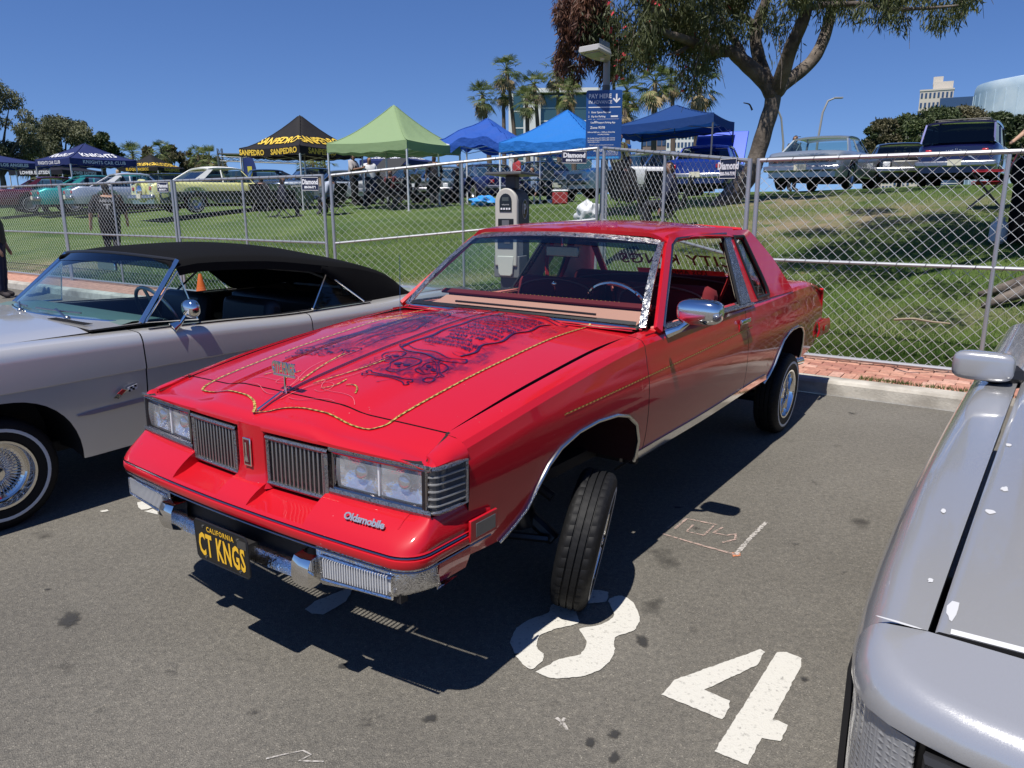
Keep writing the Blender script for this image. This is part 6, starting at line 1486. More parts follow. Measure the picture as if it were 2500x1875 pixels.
# ------------------------------------------------------------------ pop-up tents
TEXT_GOLD = mat('gold_print', (.70, .47, .05), .6); TEXT_WHITE = mat('white_print', (.72, .72, .74), .6)
def tent(label, u, D, v_eave, v_peak, col, half=1.5, delta=0, sag=.10, leg=(.55, .56, .56), prints=(), valance=.26, wr=.0, skew=(0, 0), seed=1, trans=.35, extra=None, grp='pop-up tents on the lawn'):
    p = at(u, D); ph = math.degrees(math.atan2(p.y, p.x)); rot = rad(ph+135+delta)
    z = lambda v: zv(v, D)-p.z
    ze, zp = z(v_eave), z(v_peak)
    t = thing('popup_tent', label, 'tent', p, rot, grp); r = random.Random(seed)
    key = 'canopy_cloth_%d_%d_%d' % tuple(int(c*200) for c in col)
    if key in MATS: cm = MATS[key]
    else:
        cm = mat(key, col, .75); N, L, b = nodes(cm); tr = N.new('ShaderNodeBsdfTranslucent'); tr.inputs[0].default_value = (*col, 1); mx = N.new('ShaderNodeMixShader'); mx.inputs[0].default_value = trans; o_ = [n for n in N if n.type == 'OUTPUT_MATERIAL'][0]; L.new(b.outputs[0], mx.inputs[1]); L.new(tr.outputs[0], mx.inputs[2]); L.new(mx.outputs[0], o_.inputs[0])
        bump(cm, 5, .06 if wr else .025, .8 if wr else .5)
    def roof(x, y):
        q = max(abs(x), abs(y))/half; o = min(abs(x), abs(y))/half; k = max(0, 1-q)
        zz = ze+(zp-ze)*(k**(1.0+sag*3))-sag*.7*(q)*(1-(o/max(q, .01))**2)*q*.5+skew[0]*x/half+skew[1]*y/half
        zz += .012*math.sin(9*math.atan2(y, x+1e-6)+seed)*q*(1-q)*4
        if wr: zz += wr*(math.sin(x*4+seed)*math.cos(y*3.3)+.6*math.sin(x*9+y*7))*(.3+q)
        return Vector((x, y, zz))
    n = 12; P = [[roof(half*i/n, half*j/n) for j in range(-n, n+1)] for i in range(-n, n+1)]
    MB().grid(P, flip=True).build('canopy', cm, t, edge=60)
    for sx, sy in ((1, 1), (1, -1), (-1, 1), (-1, -1)): MB().tube([roof(sx*half*k, sy*half*k)+Vector((0, 0, .006)) for k in lin(.03, 1, 8)], .012, 5).build('seam', cm, t)
    va = MB(); ring_ = [(half*i/8, -half) for i in range(-8, 8)]+[(half, half*i/8) for i in range(-8, 8)]+[(-half*i/8, half) for i in range(-8, 8)]+[(-half, -half*i/8) for i in range(-8, 8)]; ring_.append(ring_[0])
    va.grid([[roof(x, y)+Vector((0, 0, .0)), roof(x, y)+Vector((x/half*.006, y/half*.006, -valance-.02*math.sin(i*1.7)))] for i, (x, y) in enumerate(ring_)]); va.build('valance', cm, t)
    lm = mat('tent_leg_%d' % int(leg[0]*100), leg, .4, .3)
    for sx in (1, -1):
        for sy in (1, -1):
            x, y = sx*half*.985, sy*half*.985; q = t.matrix_basis @ Vector((x, y, 0)); zg = ter(q.x, q.y)-p.z
            lo = MB().box((x, y, (zg+roof(x, y).z-.08)/2), (.045, .045, roof(x, y).z-.08-zg)).build('tent_leg', lm, t)
            MB().box((x, y, zg+.01), (.10, .10, .02)).build('foot_plate', lm, lo)
    tr = MB()
    for (x0, y0, x1, y1) in ((-1, -1, 1, -1), (1, -1, 1, 1), (1, 1, -1, 1), (-1, 1, -1, -1)):
        for k in (0, .5):
            a = Vector((x0+(x1-x0)*k, y0+(y1-y0)*k, 0))*half*.97; b = Vector((x0+(x1-x0)*(k+.5), y0+(y1-y0)*(k+.5), 0))*half*.97; h1, h2 = ze-.30, ze-.10
            tr.tube([(a.x, a.y, h1), (b.x, b.y, h2)], .012, 4); tr.tube([(a.x, a.y, h2), (b.x, b.y, h1)], .012, 4)
    tr.build('truss', lm, t)
    MB().tube([(0, 0, zp-.9), (0, 0, zp-.03)], .018, 6).build('centre_pole', lm, t)
    rings = {0: (lambda a: (a, -half)), 1: (lambda a: (half, a)), 2: (lambda a: (-a, half)), 3: (lambda a: (-half, -a))}
    outn = {0: (0, -1), 1: (1, 0), 2: (0, 1), 3: (-1, 0)}
    for kind, side, txt, size, a0, h0, mt, sp in prints:
        m = MB(); nx, ny = outn[side]
        if kind == 'v':
            def f(a, b): x, y = rings[side](a+a0); q = roof(x, y); return Vector((x+nx*.018, y+ny*.018, q.z-valance/2+b+h0))
        else:
            def f(a, b):
                k = max(.05, 1-(h0+b*.80)); x, y = rings[side](0); tx, ty = rings[side](1); dx, dy = tx-x, ty-y
                xx, yy = x*k+dx*(a+a0), y*k+dy*(a+a0); q = roof(max(-half, min(half, xx)), max(-half, min(half, yy))); return q+Vector((nx*.02, ny*.02, .025))
        text_mb(m, txt, f, size, bold=.008 if size > .2 else .003, spacing=sp); m.build('lettering', mt, t, sm=False)
    return t
# sides: 0 = -y, 1 = +x, 2 = +y, 3 = -x ; the near corner is the one at (+,+) so sides 1 and 2 face the camera
def pr(a, b): return a
NAVYC = (.022, .036, .15); 
tent('navy tent lettered KNIGHTS CAR CLUB in white', 222, 35.7, 386, 345, NAVYC, delta=-17, prints=[('v', 1, 'KNIGHTS CAR CLUB', .20, -.25, 0, TEXT_WHITE, 1.05), ('v', 2, 'KNIGHTS CAR CLUB', .20, 0, 0, TEXT_WHITE, 1.05), ('r', 2, 'KNIGHTS', .38, .0, .30, TEXT_WHITE, 1), ('r', 1, 'KNIGHTS', .38, 0, .30, TEXT_WHITE, 1)])
tent('small black tent with gold print behind the navy KNIGHTS tent', 378, 60, 406, 373, (.018, .017, .018), delta=10, half=1.7, prints=[('v', 2, 'ELOQUENCECC', .26, 0, 0, TEXT_GOLD, 1), ('r', 2, 'ELOQUENCE', .46, 0, .3, TEXT_GOLD, 1), ('r', 1, 'ELOQUENCE', .4, 0, .3, TEXT_GOLD, 1), ('v', 1, 'ELOQUENCECC', .26, 0, 0, TEXT_GOLD, 1)])
tent('black tent printed SANPEDRO in gold', 745, 28, 362, 278, (.020, .018, .020), delta=-2, sag=.16, prints=[('v', 1, 'SANPEDRO', .25, .75, 0, TEXT_GOLD, 1), ('v', 1, 'SANPEDRO', .25, -.85, 0, TEXT_GOLD, 1), ('v', 2, 'SANPEDRO', .25, -.5, 0, TEXT_GOLD, 1), ('r', 1, 'SANPEDRO', .38, 0, .32, TEXT_GOLD, .95), ('r', 2, 'SANPEDRO', .38, -.1, .32, TEXT_GOLD, .95)])
tent('pale green tent without print', 970, 25, 352, 254, (.30, .42, .22), delta=9, sag=.14, leg=(.6, .6, .6))
tent('sagging wrinkled royal blue tent with bare white frame', 1192, 26, 345, 288, (.025, .11, .48), half=1.25, delta=25, wr=.08, leg=(.75, .75, .75), seed=3)
tent('bright blue tent left of the pay sign', 1383, 24, 352, 268, (.02, .20, .62), half=1.55, delta=24, leg=(.75, .75, .75), wr=.02, seed=5)
tent('dark blue tent in tree shade right of the pay sign', 1640, 26, 306, 258, (.012, .062, .23), half=1.6, delta=30, skew=(0, .12), seed=6, leg=(.12, .12, .12))
tent('navy tent at the left edge with white print', 5, 42, 392, 372, NAVYC, delta=-20, half=1.8, prints=[('v', 2, 'LOS ANGELES', .22, 0, 0, TEXT_WHITE, 1), ('v', 1, '77', .3, -1, 0, TEXT_WHITE, 1)])
tent('dark tent with white LOWER lettering behind the navy KNIGHTS tent', 150, 48, 412, 392, (.016, .016, .028), delta=5, half=1.8, prints=[('v', 2, 'LOWER EASTSIDE', .26, 0, 0, TEXT_WHITE, 1), ('v', 1, 'LOWER EASTSIDE', .26, 0, 0, TEXT_WHITE, 1)])
tent('navy tent with white print seen under the green tent', 975, 46, 392, 365, NAVYC, delta=15, half=1.6, prints=[('r', 2, 'LOS ANGELES', .34, 0, .3, TEXT_WHITE, 1), ('r', 1, 'LOS ANGELES', .34, 0, .3, TEXT_WHITE, 1)])
# ------------------------------------------------------------------ people
PEOPLE = []
def person(label, pos, head, h=1.75, pose='stand', shirt=(.02, .02, .02), legs=(.03, .03, .04), skin=(.30, .17, .11), hair=(.02, .015, .012), sleeve=.7, shoes=(.05, .05, .05), cap=None, fat=1.0, arms=None, hairlong=False, grp=None, print_=None):
    k = h/1.75; sit = pose == 'sit'; dz = -.50 if sit else 0
    V = {}; E = []; R_ = {}
    def v(n, p, r, par=None): V[n] = Vector(p)*k; R_[n] = r*k; E.append((par, n)) if par else None
    v('pel', (0, 0, .95+dz), .135*fat); v('sp', (.0, 0, 1.10+dz), .135*fat, 'pel'); v('ch', (-.01, 0, 1.30+dz), .150*fat, 'sp'); v('nk', (-.005, 0, 1.475+dz), .056, 'ch'); v('hb', (.015, 0, 1.56+dz), .075, 'nk'); v('hd', (.02, 0, 1.645+dz), .098, 'hb'); v('ht', (.012, 0, 1.715+dz), .062, 'hd')
    v('nose', (.108, 0, 1.625+dz), .018, 'hd')
    A = arms or {1: ((.02, .30, 1.14), (.10, .30, .90)), -1: ((.02, -.30, 1.14), (.10, -.30, .90))}
    for sg, s in ((1, 'l'), (-1, 'r')):
        v('sh'+s, (-.01, sg*.175*fat**.5, 1.405+dz), .068*fat**.5, 'ch'); el, wr_ = A[sg]
        v('el'+s, (el[0], el[1], el[2]+dz), .046, 'sh'+s); v('wr'+s, (wr_[0], wr_[1], wr_[2]+dz), .033, 'el'+s)
        d = (Vector(wr_)-Vector(el)).normalized(); hn = Vector(wr_)+d*.085+Vector((0, 0, dz)); v('ha'+s, hn, .036, 'wr'+s); v('fi'+s, hn+d*.07+Vector((.01, -sg*.012, 0)), .020, 'ha'+s); v('th'+s, hn+Vector((.035, -sg*.02, -.01)), .014, 'ha'+s)
        v('hp'+s, (0, sg*.095, .90+dz), .098*fat, 'pel')
        if sit: kn, an = (.42, sg*.13, .47), (.40, sg*.13, .09)
        elif pose == 'walk': kn, an = ((.16, sg*.09, .50), (.12, sg*.09, .09)) if sg > 0 else ((.02, sg*.09, .50), (-.22, sg*.09, .11))
        else: kn, an = (.02, sg*.11, .50), (-.01, sg*.12, .09)
        v('kn'+s, kn, .066, 'hp'+s); v('an'+s, an, .046, 'kn'+s); v('to'+s, (an[0]+.15, an[1]+sg*.02, .035), .036, 'an'+s)
    ns = list(V); me = bpy.data.meshes.new('person'); me.from_pydata([V[n] for n in ns], [(ns.index(a), ns.index(b)) for a, b in E], [])
    o = bpy.data.objects.new('person', me); COL.objects.link(o); o.location = pos; o.rotation_euler = (0, 0, head)
    sk = o.modifiers.new('skin', 'SKIN'); su = o.modifiers.new('sub', 'SUBSURF'); su.levels = su.render_levels = 1
    for i, n in enumerate(ns):
        d = me.skin_vertices[0].data[i]; r = R_[n]; wide = {'pel': 1.25, 'sp': 1.18, 'ch': 1.3}.get(n, 1); d.radius = (r*wide, r) if n in ('pel', 'sp', 'ch') else (r, r); d.use_root = n == 'pel'
    tag(o, label, 'person', grp); PEOPLE.append((o, V, E, dict(shirt=shirt, legs=legs, skin=skin, hair=hair, sleeve=sleeve, shoes=shoes, cap=cap, k=k, long=hairlong, print_=print_)))
    return o
def finish_people():
    bpy.context.view_layer.update(); dg = bpy.context.evaluated_depsgraph_get()
    for o, V, E, c in PEOPLE:
        me = bpy.data.meshes.new_from_object(o.evaluated_get(dg)); o.modifiers.clear(); o.data = me; smooth(me)
        me.materials.clear(); me.materials.append(mat('skin_%d' % int(c['skin'][0]*1000), c['skin'], .55))
        vs = [v.co.copy() for v in me.vertices]; nr = [v.normal.copy() for v in me.vertices]; groups = {'shirt': [], 'trousers': [], 'shoe': [], 'shoe_': [], 'hair': []}
        for p in me.polygons:
            q = p.center; best = None
            for a, b in E:
                A, B = V[a], V[b]; t = max(0, min(1, (q-A).dot(B-A)/max(1e-9, (B-A).length_squared))); d = (q-(A+(B-A)*t)).length
                if best is None or d < best[0]: best = (d, a, b, t)
            _, a, b, t = best; key = a[:2]+b[:2]; g = None
            if b in ('sp', 'ch') or b[:2] == 'sh' or (b == 'nk' and t < .45): g = 'shirt'
            elif b[:2] == 'el' and t < c['sleeve']: g = 'shirt'
            elif b[:2] == 'wr' and c['sleeve'] >= 1: g = 'shirt'
            elif b[:2] in ('hp', 'kn') or (b[:2] == 'an' and t < .86): g = 'trousers'
            elif b[:2] in ('to',) or b[:2] == 'an': g = 'shoe' if b[-1] == 'l' else 'shoe_'
            elif b in ('hd', 'ht', 'hb') and (q.z > V['hd'].z+.035*c['k'] or (q.x < V['hd'].x-.02 and q.z > V['hb'].z-.02)): g = 'hair'
            if g == 'trousers' and c.get('long_shirt') : g = 'shirt'
            if g: groups[g].append(p)
        for g, th in (('trousers', .016), ('shirt', .026), ('shoe', .014), ('shoe_', .014), ('hair', .014)):
            if not groups[g]: continue
            idx = {}; mb = MB()
            for p in groups[g]:
                f = []
                for i in p.vertices:
                    if i not in idx: idx[i] = len(mb.v); mb.v.append(tuple(vs[i]+nr[i]*th*(1+.25*math.sin(vs[i].z*37+vs[i].y*29))))
                    f.append(idx[i])
                mb.f.append(tuple(f)); mb.m.append(0)
            col = {'shirt': c['shirt'], 'trousers': c['legs'], 'shoe': c['shoes'], 'shoe_': c['shoes'], 'hair': c['cap'] or c['hair']}[g]
            mb.build({'hair': 'cap' if c['cap'] else 'hair', 'shoe_': 'shoe'}.get(g, g), mat('cloth_%d_%d_%d' % tuple(int(x*400) for x in col), col, .9), o, edge=0)
        if c['cap']:
            z = V['hd'].z+.04*c['k']; m = MB(); m.grid([[(V['hd'].x+.05+r*.13*math.cos(a), r*.10*math.sin(a), z-.012*r) for a in lin(-1.4, 1.4, 8)] for r in (.3, .7, 1.05)]); m.build('cap_peak', mat('cap_cloth', c['cap'], .9), o, solid=.006)
        if c['long']:
            m = MB(); m.sphere((V['hd'].x-.05, 0, V['hb'].z+.0), (.075, .10, .17), 12, 8); m.build('long_hair', mat('hair_%d' % int(c['hair'][0]*100), c['hair'], .7), o)
        if c['print_']:
            for txt, z, s in c['print_']:
                m = MB(); text_mb(m, txt, lambda a, b: Vector((-.145*c['k']-.048+abs(a)*.22, -a, z+b)), s, bold=.003); m.build('shirt_print', mat('shirt_print_grey', (.42, .42, .42), .8), o, sm=False)
def down(u, v_ground, D): p = at(u, D, v_ground); return p
pm1 = on_ground(262, 16.9)
person('man in black T-shirt and cap walking left behind the fence', pm1, rad(115), 1.78, 'walk', (.010, .010, .012), (.010, .010, .012), (.36, .21, .14), sleeve=1.0 if False else .95, cap=(.015, .014, .014), fat=1.45, arms={1: ((-.05, .33, 1.12), (.02, .36, .88)), -1: ((.05, -.33, 1.12), (.17, -.34, .93))}, print_=[('RAIDERS', 1.38, .07), ('T', 1.22, .24)])
p2 = at_z(8, 728, 0); person('person in dark jeans at the left edge of the lot', (p2.x-.05, p2.y+.1, 0), rad(20), 1.72, 'stand', (.03, .035, .03), (.012, .018, .045), sleeve=.9, fat=1.15, shoes=(.06, .05, .05))
person('man in white tank top seen from behind near the navy tent', at(294, 38), rad(100), 1.75, 'stand', (.75, .76, .80), (.08, .09, .12), (.33, .18, .12), sleeve=.05, cap=(.4, .3, .2), fat=1.15)
person('man in grey shirt and black cap standing under the green tent', at(866, 27.2), rad(-15), 1.80, 'stand', (.36, .33, .32), (.012, .012, .014), (.22, .12, .08), cap=(.01, .01, .01), sleeve=.95, fat=1.1, arms={1: ((.08, .28, 1.16), (.30, .12, 1.25)), -1: ((.08, -.28, 1.16), (.30, -.10, 1.22))})
person('man in grey shirt holding a yellow cloth by the black finned car', at(1340, 25.5), rad(-10), 1.80, 'stand', (.20, .24, .30), (.03, .04, .055), (.24, .13, .09), cap=(.35, .33, .30), sleeve=1.0, shoes=(.7, .7, .7), arms={1: ((.10, .25, 1.18), (.36, .12, 1.15)), -1: ((.10, -.28, 1.16), (.38, -.12, 1.12))})
person('man in black cap behind the raised blue bonnet', at(1930, 25.5), rad(-60), 1.78, 'stand', (.02, .02, .022), (.02, .02, .03), cap=(.02, .02, .02), sleeve=.9)
wr_ = on_ground(2522, 12.6); person('blonde woman in black tank top at the right edge', wr_, rad(190), 1.72, 'stand', (.012, .012, .014), (.015, .015, .018), (.42, .26, .18), (.45, .30, .14), sleeve=.05, hairlong=True, arms={1: ((.10, .30, 1.20), (.32, .22, 1.08)), -1: ((.12, -.30, 1.20), (.34, -.20, 1.10))})
person('woman in pale top far behind the aqua convertible', at(540, 50), rad(180), 1.7, 'stand', (.55, .45, .38), (.05, .05, .06), (.34, .2, .14), hairlong=True)
person('man in white shirt far behind the aqua convertible', at(556, 49), rad(200), 1.8, 'stand', (.75, .75, .75), (.05, .05, .06))
person('person with black hair standing behind the slate sedan', at(1120, 37), rad(-90), 1.75, 'stand', (.02, .02, .02), (.02, .02, .02))
SEATED = [('person in black sitting by the front of the yellow car', 690, 23.5, (.012, .014, .03), 20, None), ('seated person in white sleeves under the black lettered tent', 812, 23.2, (.35, .38, .45), 150, None), ('seated person in black under the green tent', 995, 24.2, (.010, .010, .012), 200, None), ('seated person in navy under the green tent', 925, 25.4, (.015, .02, .06), 170, None),
          ('seated person in navy left of the tree', 1635, 14.2, (.012, .016, .04), 160, None), ('seated person in black beside the white two-door', 1530, 16.5, (.008, .008, .010), 20, None), ('person in dark grey sitting beside the black fastback', 640, 27, (.03, .03, .035), 80, (.02, .02, .02)), ('person in maroon sitting in front of the white fastback', 955, 27.5, (.08, .015, .02), 250, None), ('person in black sitting left of the blue tarp', 1120, 26, (.012, .012, .014), 200, (.02, .02, .03)), ('person in pale blue sitting under the bright blue tent', 1300, 26, (.16, .22, .32), 220, None), ('person with straw hat sitting far left', 36, 34, (.5, .5, .48), 60, (.55, .45, .28)), ('person with grey cap sitting far left', 56, 33, (.3, .33, .36), 60, (.25, .25, .25)), ('person with pale hat by the teal car', 84, 34, (.02, .02, .03), 60, (.5, .42, .3))]
chair0 = None
def folding_chair(label, pos, head, col=(.014, .014, .016), grp='folding chairs around the tents'):
    t = thing('folding_chair', label, 'chair', pos, head, grp); cm = mat('chair_cloth_%d' % int(col[0]*1000), col, .9); tm = mat('chair_tube', (.05, .05, .055), .4, .5)
    MB().grid([[(x, y, .44-.05*math.sin(math.pi*(y+.25)/.5)) for y in lin(-.25, .25, 5)] for x in (-.22, .22)]).build('seat', cm, t, solid=.01)
    MB().grid([[(-.22-.16*k, y, .44+.48*k) for y in lin(-.25, .25, 3)] for k in (0, .5, 1)]).build('backrest', cm, t, solid=.01)
    for sg in (1, -1):
        for a, b in (((.24, sg*.27, 0), (-.24, sg*.27, .48)), ((-.26, sg*.27, 0), (.24, sg*.27, .60)), ((-.22, sg*.27, .40), (-.40, sg*.27, .95))): MB().tube([a, b], .012, 5).build('leg', tm, t)
        MB().box((0, sg*.28, .62), (.46, .06, .025)).build('armrest', cm, t)
    return t
for lb, u, D, c, hd, cp in SEATED:
    p = at(u, D); person(lb, p, rad(hd), 1.72, 'sit', c, (.012, .013, .018), (.24, .14, .09), sleeve=1.0, cap=cp, fat=1.1)
    folding_chair('black folding chair under the '+lb, p, rad(hd))
for lb, u, D, hd in (('empty black folding chair by the front leg of the green tent', 958, 23.8, 30), ('empty black folding chair in front of the slate sedan', 1045, 25, 140), ('empty black folding chair beside the wheel of the yellow car', 655, 24.2, 60), ('empty black folding chair between the sign and the tree', 1590, 15.6, 100)):
    folding_chair(lb, at(u, D), rad(hd))
for lb, u, D, hd, c, l in (('man in white T-shirt standing behind the green tent leg', 905, 29, -60, (.62, .62, .62), (.03, .035, .06)), ('man in black hoodie standing by the slate sedan', 1062, 28.5, 120, (.015, .015, .018), (.05, .055, .07)), ('woman in red top standing near the navy convertible', 1262, 29, 200, (.30, .03, .035), (.02, .02, .03)), ('man in olive shirt standing between the pay sign and the white two-door', 1508, 20.5, 40, (.08, .085, .04), (.02, .02, .025))): person(lb, at(u, D), rad(hd), 1.74, 'stand', c, l, (.28, .16, .11), sleeve=.95, fat=1.15)
finish_people()
def folding_table(label, pos, head):
    t = thing('folding_table', label, 'table', pos, head, 'folding tables under the tents'); MB().box((0, 0, .73), (1.5, .7, .04)).build('table_top', mat('table_top_grey', (.30, .30, .29), .6), t, bevel=.01)
    for a in (-.65, .65):
        for b in (-.28, .28): MB().tube([(a, b, .72), (a, b, 0)], .015, 6).build('leg', mat('chair_tube', (.05, .05, .055), .4, .5), t)
for lb, u, D, hd in (('grey folding table under the black lettered tent', 770, 26.5, 20), ('grey folding table under the green tent', 1010, 26.5, -20), ('grey folding table beneath the bright blue tent', 1330, 24.3, 15)):
    p = at(u, D); folding_table(lb, p, rad(hd)); q = MB(); q.box((0, 0, .13), (.34, .26, .26)); o = q.build('cardboard_box', mat('cardboard', (.28, .20, .12), .9), None, bevel=.01); o.location = (p.x+.1, p.y, p.z+.75); tag(o, 'brown cardboard box on the '+lb, 'box')
# ------------------------------------------------------------------ small things on the grass
pr_ = on_ground(2402, 13.0); folding_chair('red folding chair near the white gas bottle', pr_, rad(150), (.30, .015, .03))
pg = on_ground(2447, 10.4); t = thing('gas_bottle', 'white propane bottle standing on the grass beside the black grill', 'gas bottle', pg); t.scale = (.7, .7, .75)
MB().lathe([(.001, .02), (.12, .02), (.15, .05), (.155, .10), (.155, .30), (.14, .36), (.10, .395), (.05, .405), (.001, .405)], 24).build('tank', mat('bottle_white', (.66, .66, .63), .45), t)
MB().lathe([(.10, .0), (.105, .0), (.105, .04), (.10, .04)], 20).build('foot_ring', MATS['bottle_white'], t); m = MB(); m.lathe([(.085, .40), (.09, .47), (.085, .47), (.08, .40)], 20); m.build('collar', MATS['bottle_white'], t)
m = MB(); m.tube([(0, 0, .40), (0, 0, .46)], .018, 8); m.sphere((0, 0, .47), .028, 8, 6); m.build('valve', mat('valve_pink', (.35, .12, .12), .5), t)
pg = on_ground(2575, 10.2); t = thing('barbecue_grill', 'black covered grill at the right edge behind the fence', 'grill', pg, rad(15))
m = MB(); P = [[(sx*a, sy*b, z) for sx, sy in ((-1, -1), (1, -1), (1, 1), (-1, 1))] for a, b, z in ((.42, .30, .02), (.42, .30, .75), (.46, .33, .80), (.45, .32, 1.0), (.34, .24, 1.16), (.02, .02, 1.18))]; m.grid(P, closed=True); m.build('cover', CLOTH, t, bevel=.03)
MB().box((-.3, -.335, .95), (.16, .01, .06)).build('handle', mat('grill_steel', (.5, .5, .5), .3, 1), t, bevel=.01)
for a, b in ((-.36, -.24), (.36, -.24), (.36, .24), (-.36, .24)): MB().lathe([(.03, 0), (.03, .03), (.001, .03)], 10, Matrix.Translation((a, b, 0))).build('foot', BLACK, t)
def lump(name, label, cat, pos, r, m_, seed, sq=.8, detail=14):
    t = MB(); rr = random.Random(seed); ph_ = [rr.uniform(0, 6) for _ in range(6)]; P = []
    for i in range(detail+1):
        a = math.pi*i/detail; row = []
        for k in range(detail*2):
            b = 2*math.pi*k/(detail*2); d = 1+.14*math.sin(3*b+ph_[0]+2*a)+.10*math.sin(5*b+ph_[1]-4*a)+.08*math.sin(7*a+ph_[2]+2*b)+.05*math.sin(11*b+9*a+ph_[3])
            row.append((r*d*math.sin(a)*math.cos(b), r*d*math.sin(a)*math.sin(b), r*sq*(1-math.cos(a)*d)))
        P.append(row)
    o = t.grid(P, closed=True).build(name, m_, None, edge=50); o.location = pos; return tag(o, label, cat)
lump('rubbish_bag', 'white plastic bag of rubbish on the grass left of the pay sign', 'bag', at(1434, 15.6), .24, mat('bag_plastic', (.62, .63, .64), .3), 5, .95)
t = lump('blue_tarp', 'crumpled bright blue tarp on the grass behind the pay station', 'tarp', at(1183, 24), .42, mat('tarp_blue', (.03, .25, .65), .5), 8, .35)
t = thing('drink_cooler', 'red cooler with a clear bag on top under the bright blue tent', 'cooler', at(1367, 21.5)); MB().box((0, 0, .17), (.42, .32, .34)).build('tub', mat('cooler_red', (.30, .03, .03), .5), t, bevel=.03); MB().box((0, 0, .36), (.44, .34, .05)).build('lid', SWHITE, t, bevel=.02); MB().sphere((0, 0, .56), (.2, .18, .22), 12, 8).build('clear_bag', GLASS_CLEAR, t)
pc = at_z(490, 733, 0); t = thing('traffic_cone', 'orange traffic cone seen through the silver convertible', 'cone', (*on_ground(490, 10.9).xy, 0)); CO_ = mat('cone_orange', (.72, .13, .02), .55)
p_ = at_z(489, 728, .2); t.location = (p_.x, p_.y, KH); MB().lathe([(.13, .03), (.085, .25), (.035, .50), (.025, .52), (.001, .52)], 24).build('cone', CO_, t); MB().box((0, 0, .015), (.34, .34, .03)).build('base', CO_, t, bevel=.01); t.scale = (.75, .75, .75)
t.location.x, t.location.y = kp(.55, -9.9).x, kp(.55, -9.9).y
# tree roots at the right edge
BARK = mat('smooth_bark', (.30, .25, .20), .85); noise_col(BARK, (.048, .038, .030), (.17, .14, .115), 3.2, 6, .32, .68); bump(BARK, 14, .03, .8, 5)
# ------------------------------------------------------------------ pay station, lamp post with sign
def face(M): return lambda x, y, z=0: M @ Vector((x, y, z))
ps = thing('pay_station', 'grey parking pay station with solar panel and letter P on its side', 'pay station', (*on_fence(1262, 520, 1.25).xy, KH+.03), rad(-118))
ps.scale = (1, 1, 1.13)
pp = at(1236, 9.7); ps.location = (pp.x+.04, pp.y, ter(pp.x, pp.y)-.01)
PCR = mat('station_cream', (.46, .44, .39), .5); PDK = mat('station_charcoal', (.055, .055, .058), .45); PSC = mat('screen_black', (.012, .014, .018), .12)
# local: +x forward (face), y lateral, z up
zt0 = 1.30
arc = [(.155*math.cos(a), zt0+.155*math.sin(a)) for a in lin(0, math.pi, 15)]
bodyp = [(-.155, .72)]+[] ; outl = [(.155, .62)]+arc+[(-.155, .62)]
MX = lambda x: Matrix.Translation((x, 0, 0)) @ Matrix(((0, 0, 1, 0), (1, 0, 0, 0), (0, 1, 0, 0), (0, 0, 0, 1)))
MB().prism([(y*.97, z if z < 1.2 else zt0+(z-zt0)*.96) for y, z in outl], .30, MX(-.26)).build('housing', PDK, ps, bevel=.012)
MB().prism(outl, .06, MX(.04)).build('front_shell', PCR, ps, bevel=.014)
win = [(.085, 1.20)]+[(.085*math.cos(a), 1.31+.085*math.sin(a)) for a in lin(0, math.pi, 11)]+[(-.085, 1.20)]
s_ = MB().prism(win, .012, MX(.095)).build('screen_recess', PSC, ps); 
MB().box((.109, 0, 1.335), (.004, .09, .04)).build('display', mat('lcd_grey', (.06, .07, .07), .2), s_)
for k in range(4): MB().box((.109, -.055+k*.037, 1.232), (.004, .022, .020)).build('button', SWHITE, s_)
m = MB(); text_mb(m, 'INSTRUCTIONS', lambda a, b: Vector((.1085, a, 1.275+b)), .014); m.build('screen_lettering', SWHITE, s_, sm=False)
MB().box((.10, 0, 1.06), (.012, .22, .13)).build('keypad_recess', PSC, ps, bevel=.008)
MB().box((.108, .0, 1.07), (.006, .10, .08)).build('card_reader', mat('reader_grey', (.12, .12, .13), .4), ps)
c_ = MB().box((.02, 0, .78), (.19, .31, .34)).build('lower_cabinet', PCR, ps, bevel=.012)
MB().box((.118, 0, .86), (.006, .22, .12)).build('ticket_recess', mat('slot_navy', (.03, .045, .07), .3), c_, bevel=.006); MB().box((.123, .03, .875), (.006, .08, .035)).build('coin_slot', MATS['reader_grey'], c_)
MB().prism([(-.075, .0), (.075, 0), (.10, .03), (.115, .22), (-.115, .22), (-.10, .03)], .025, MX(.10) @ Matrix.Translation((0, .50, 0))).build('cash_door', mat('door_cream', (.50, .49, .44), .45), ps, bevel=.008)
MB().box((-.02, 0, .60), (.22, .36, .24)).build('vault', mat('vault_grey', (.15, .15, .155), .5), ps, bevel=.008)
MB().box((-.05, 0, .25), (.20, .22, .50)).build('pedestal', PDK, ps, bevel=.006)
MB().box((-.08, 0, 1.515), (.12, .14, .14)).build('panel_mount', PDK, ps, bevel=.01)
so = MB().box((-.08, 0, 1.60), (.50, .50, .028), Matrix.Rotation(-.03, 3, 'Y')).build('solar_panel', mat('panel_frame', (.10, .10, .10), .4), ps, bevel=.006)
MB().box((-.08, 0, 1.6155), (.46, .46, .006), Matrix.Rotation(-.03, 3, 'Y')).build('solar_cells', mat('solar_cells', (.02, .03, .06), .1, .3), so)
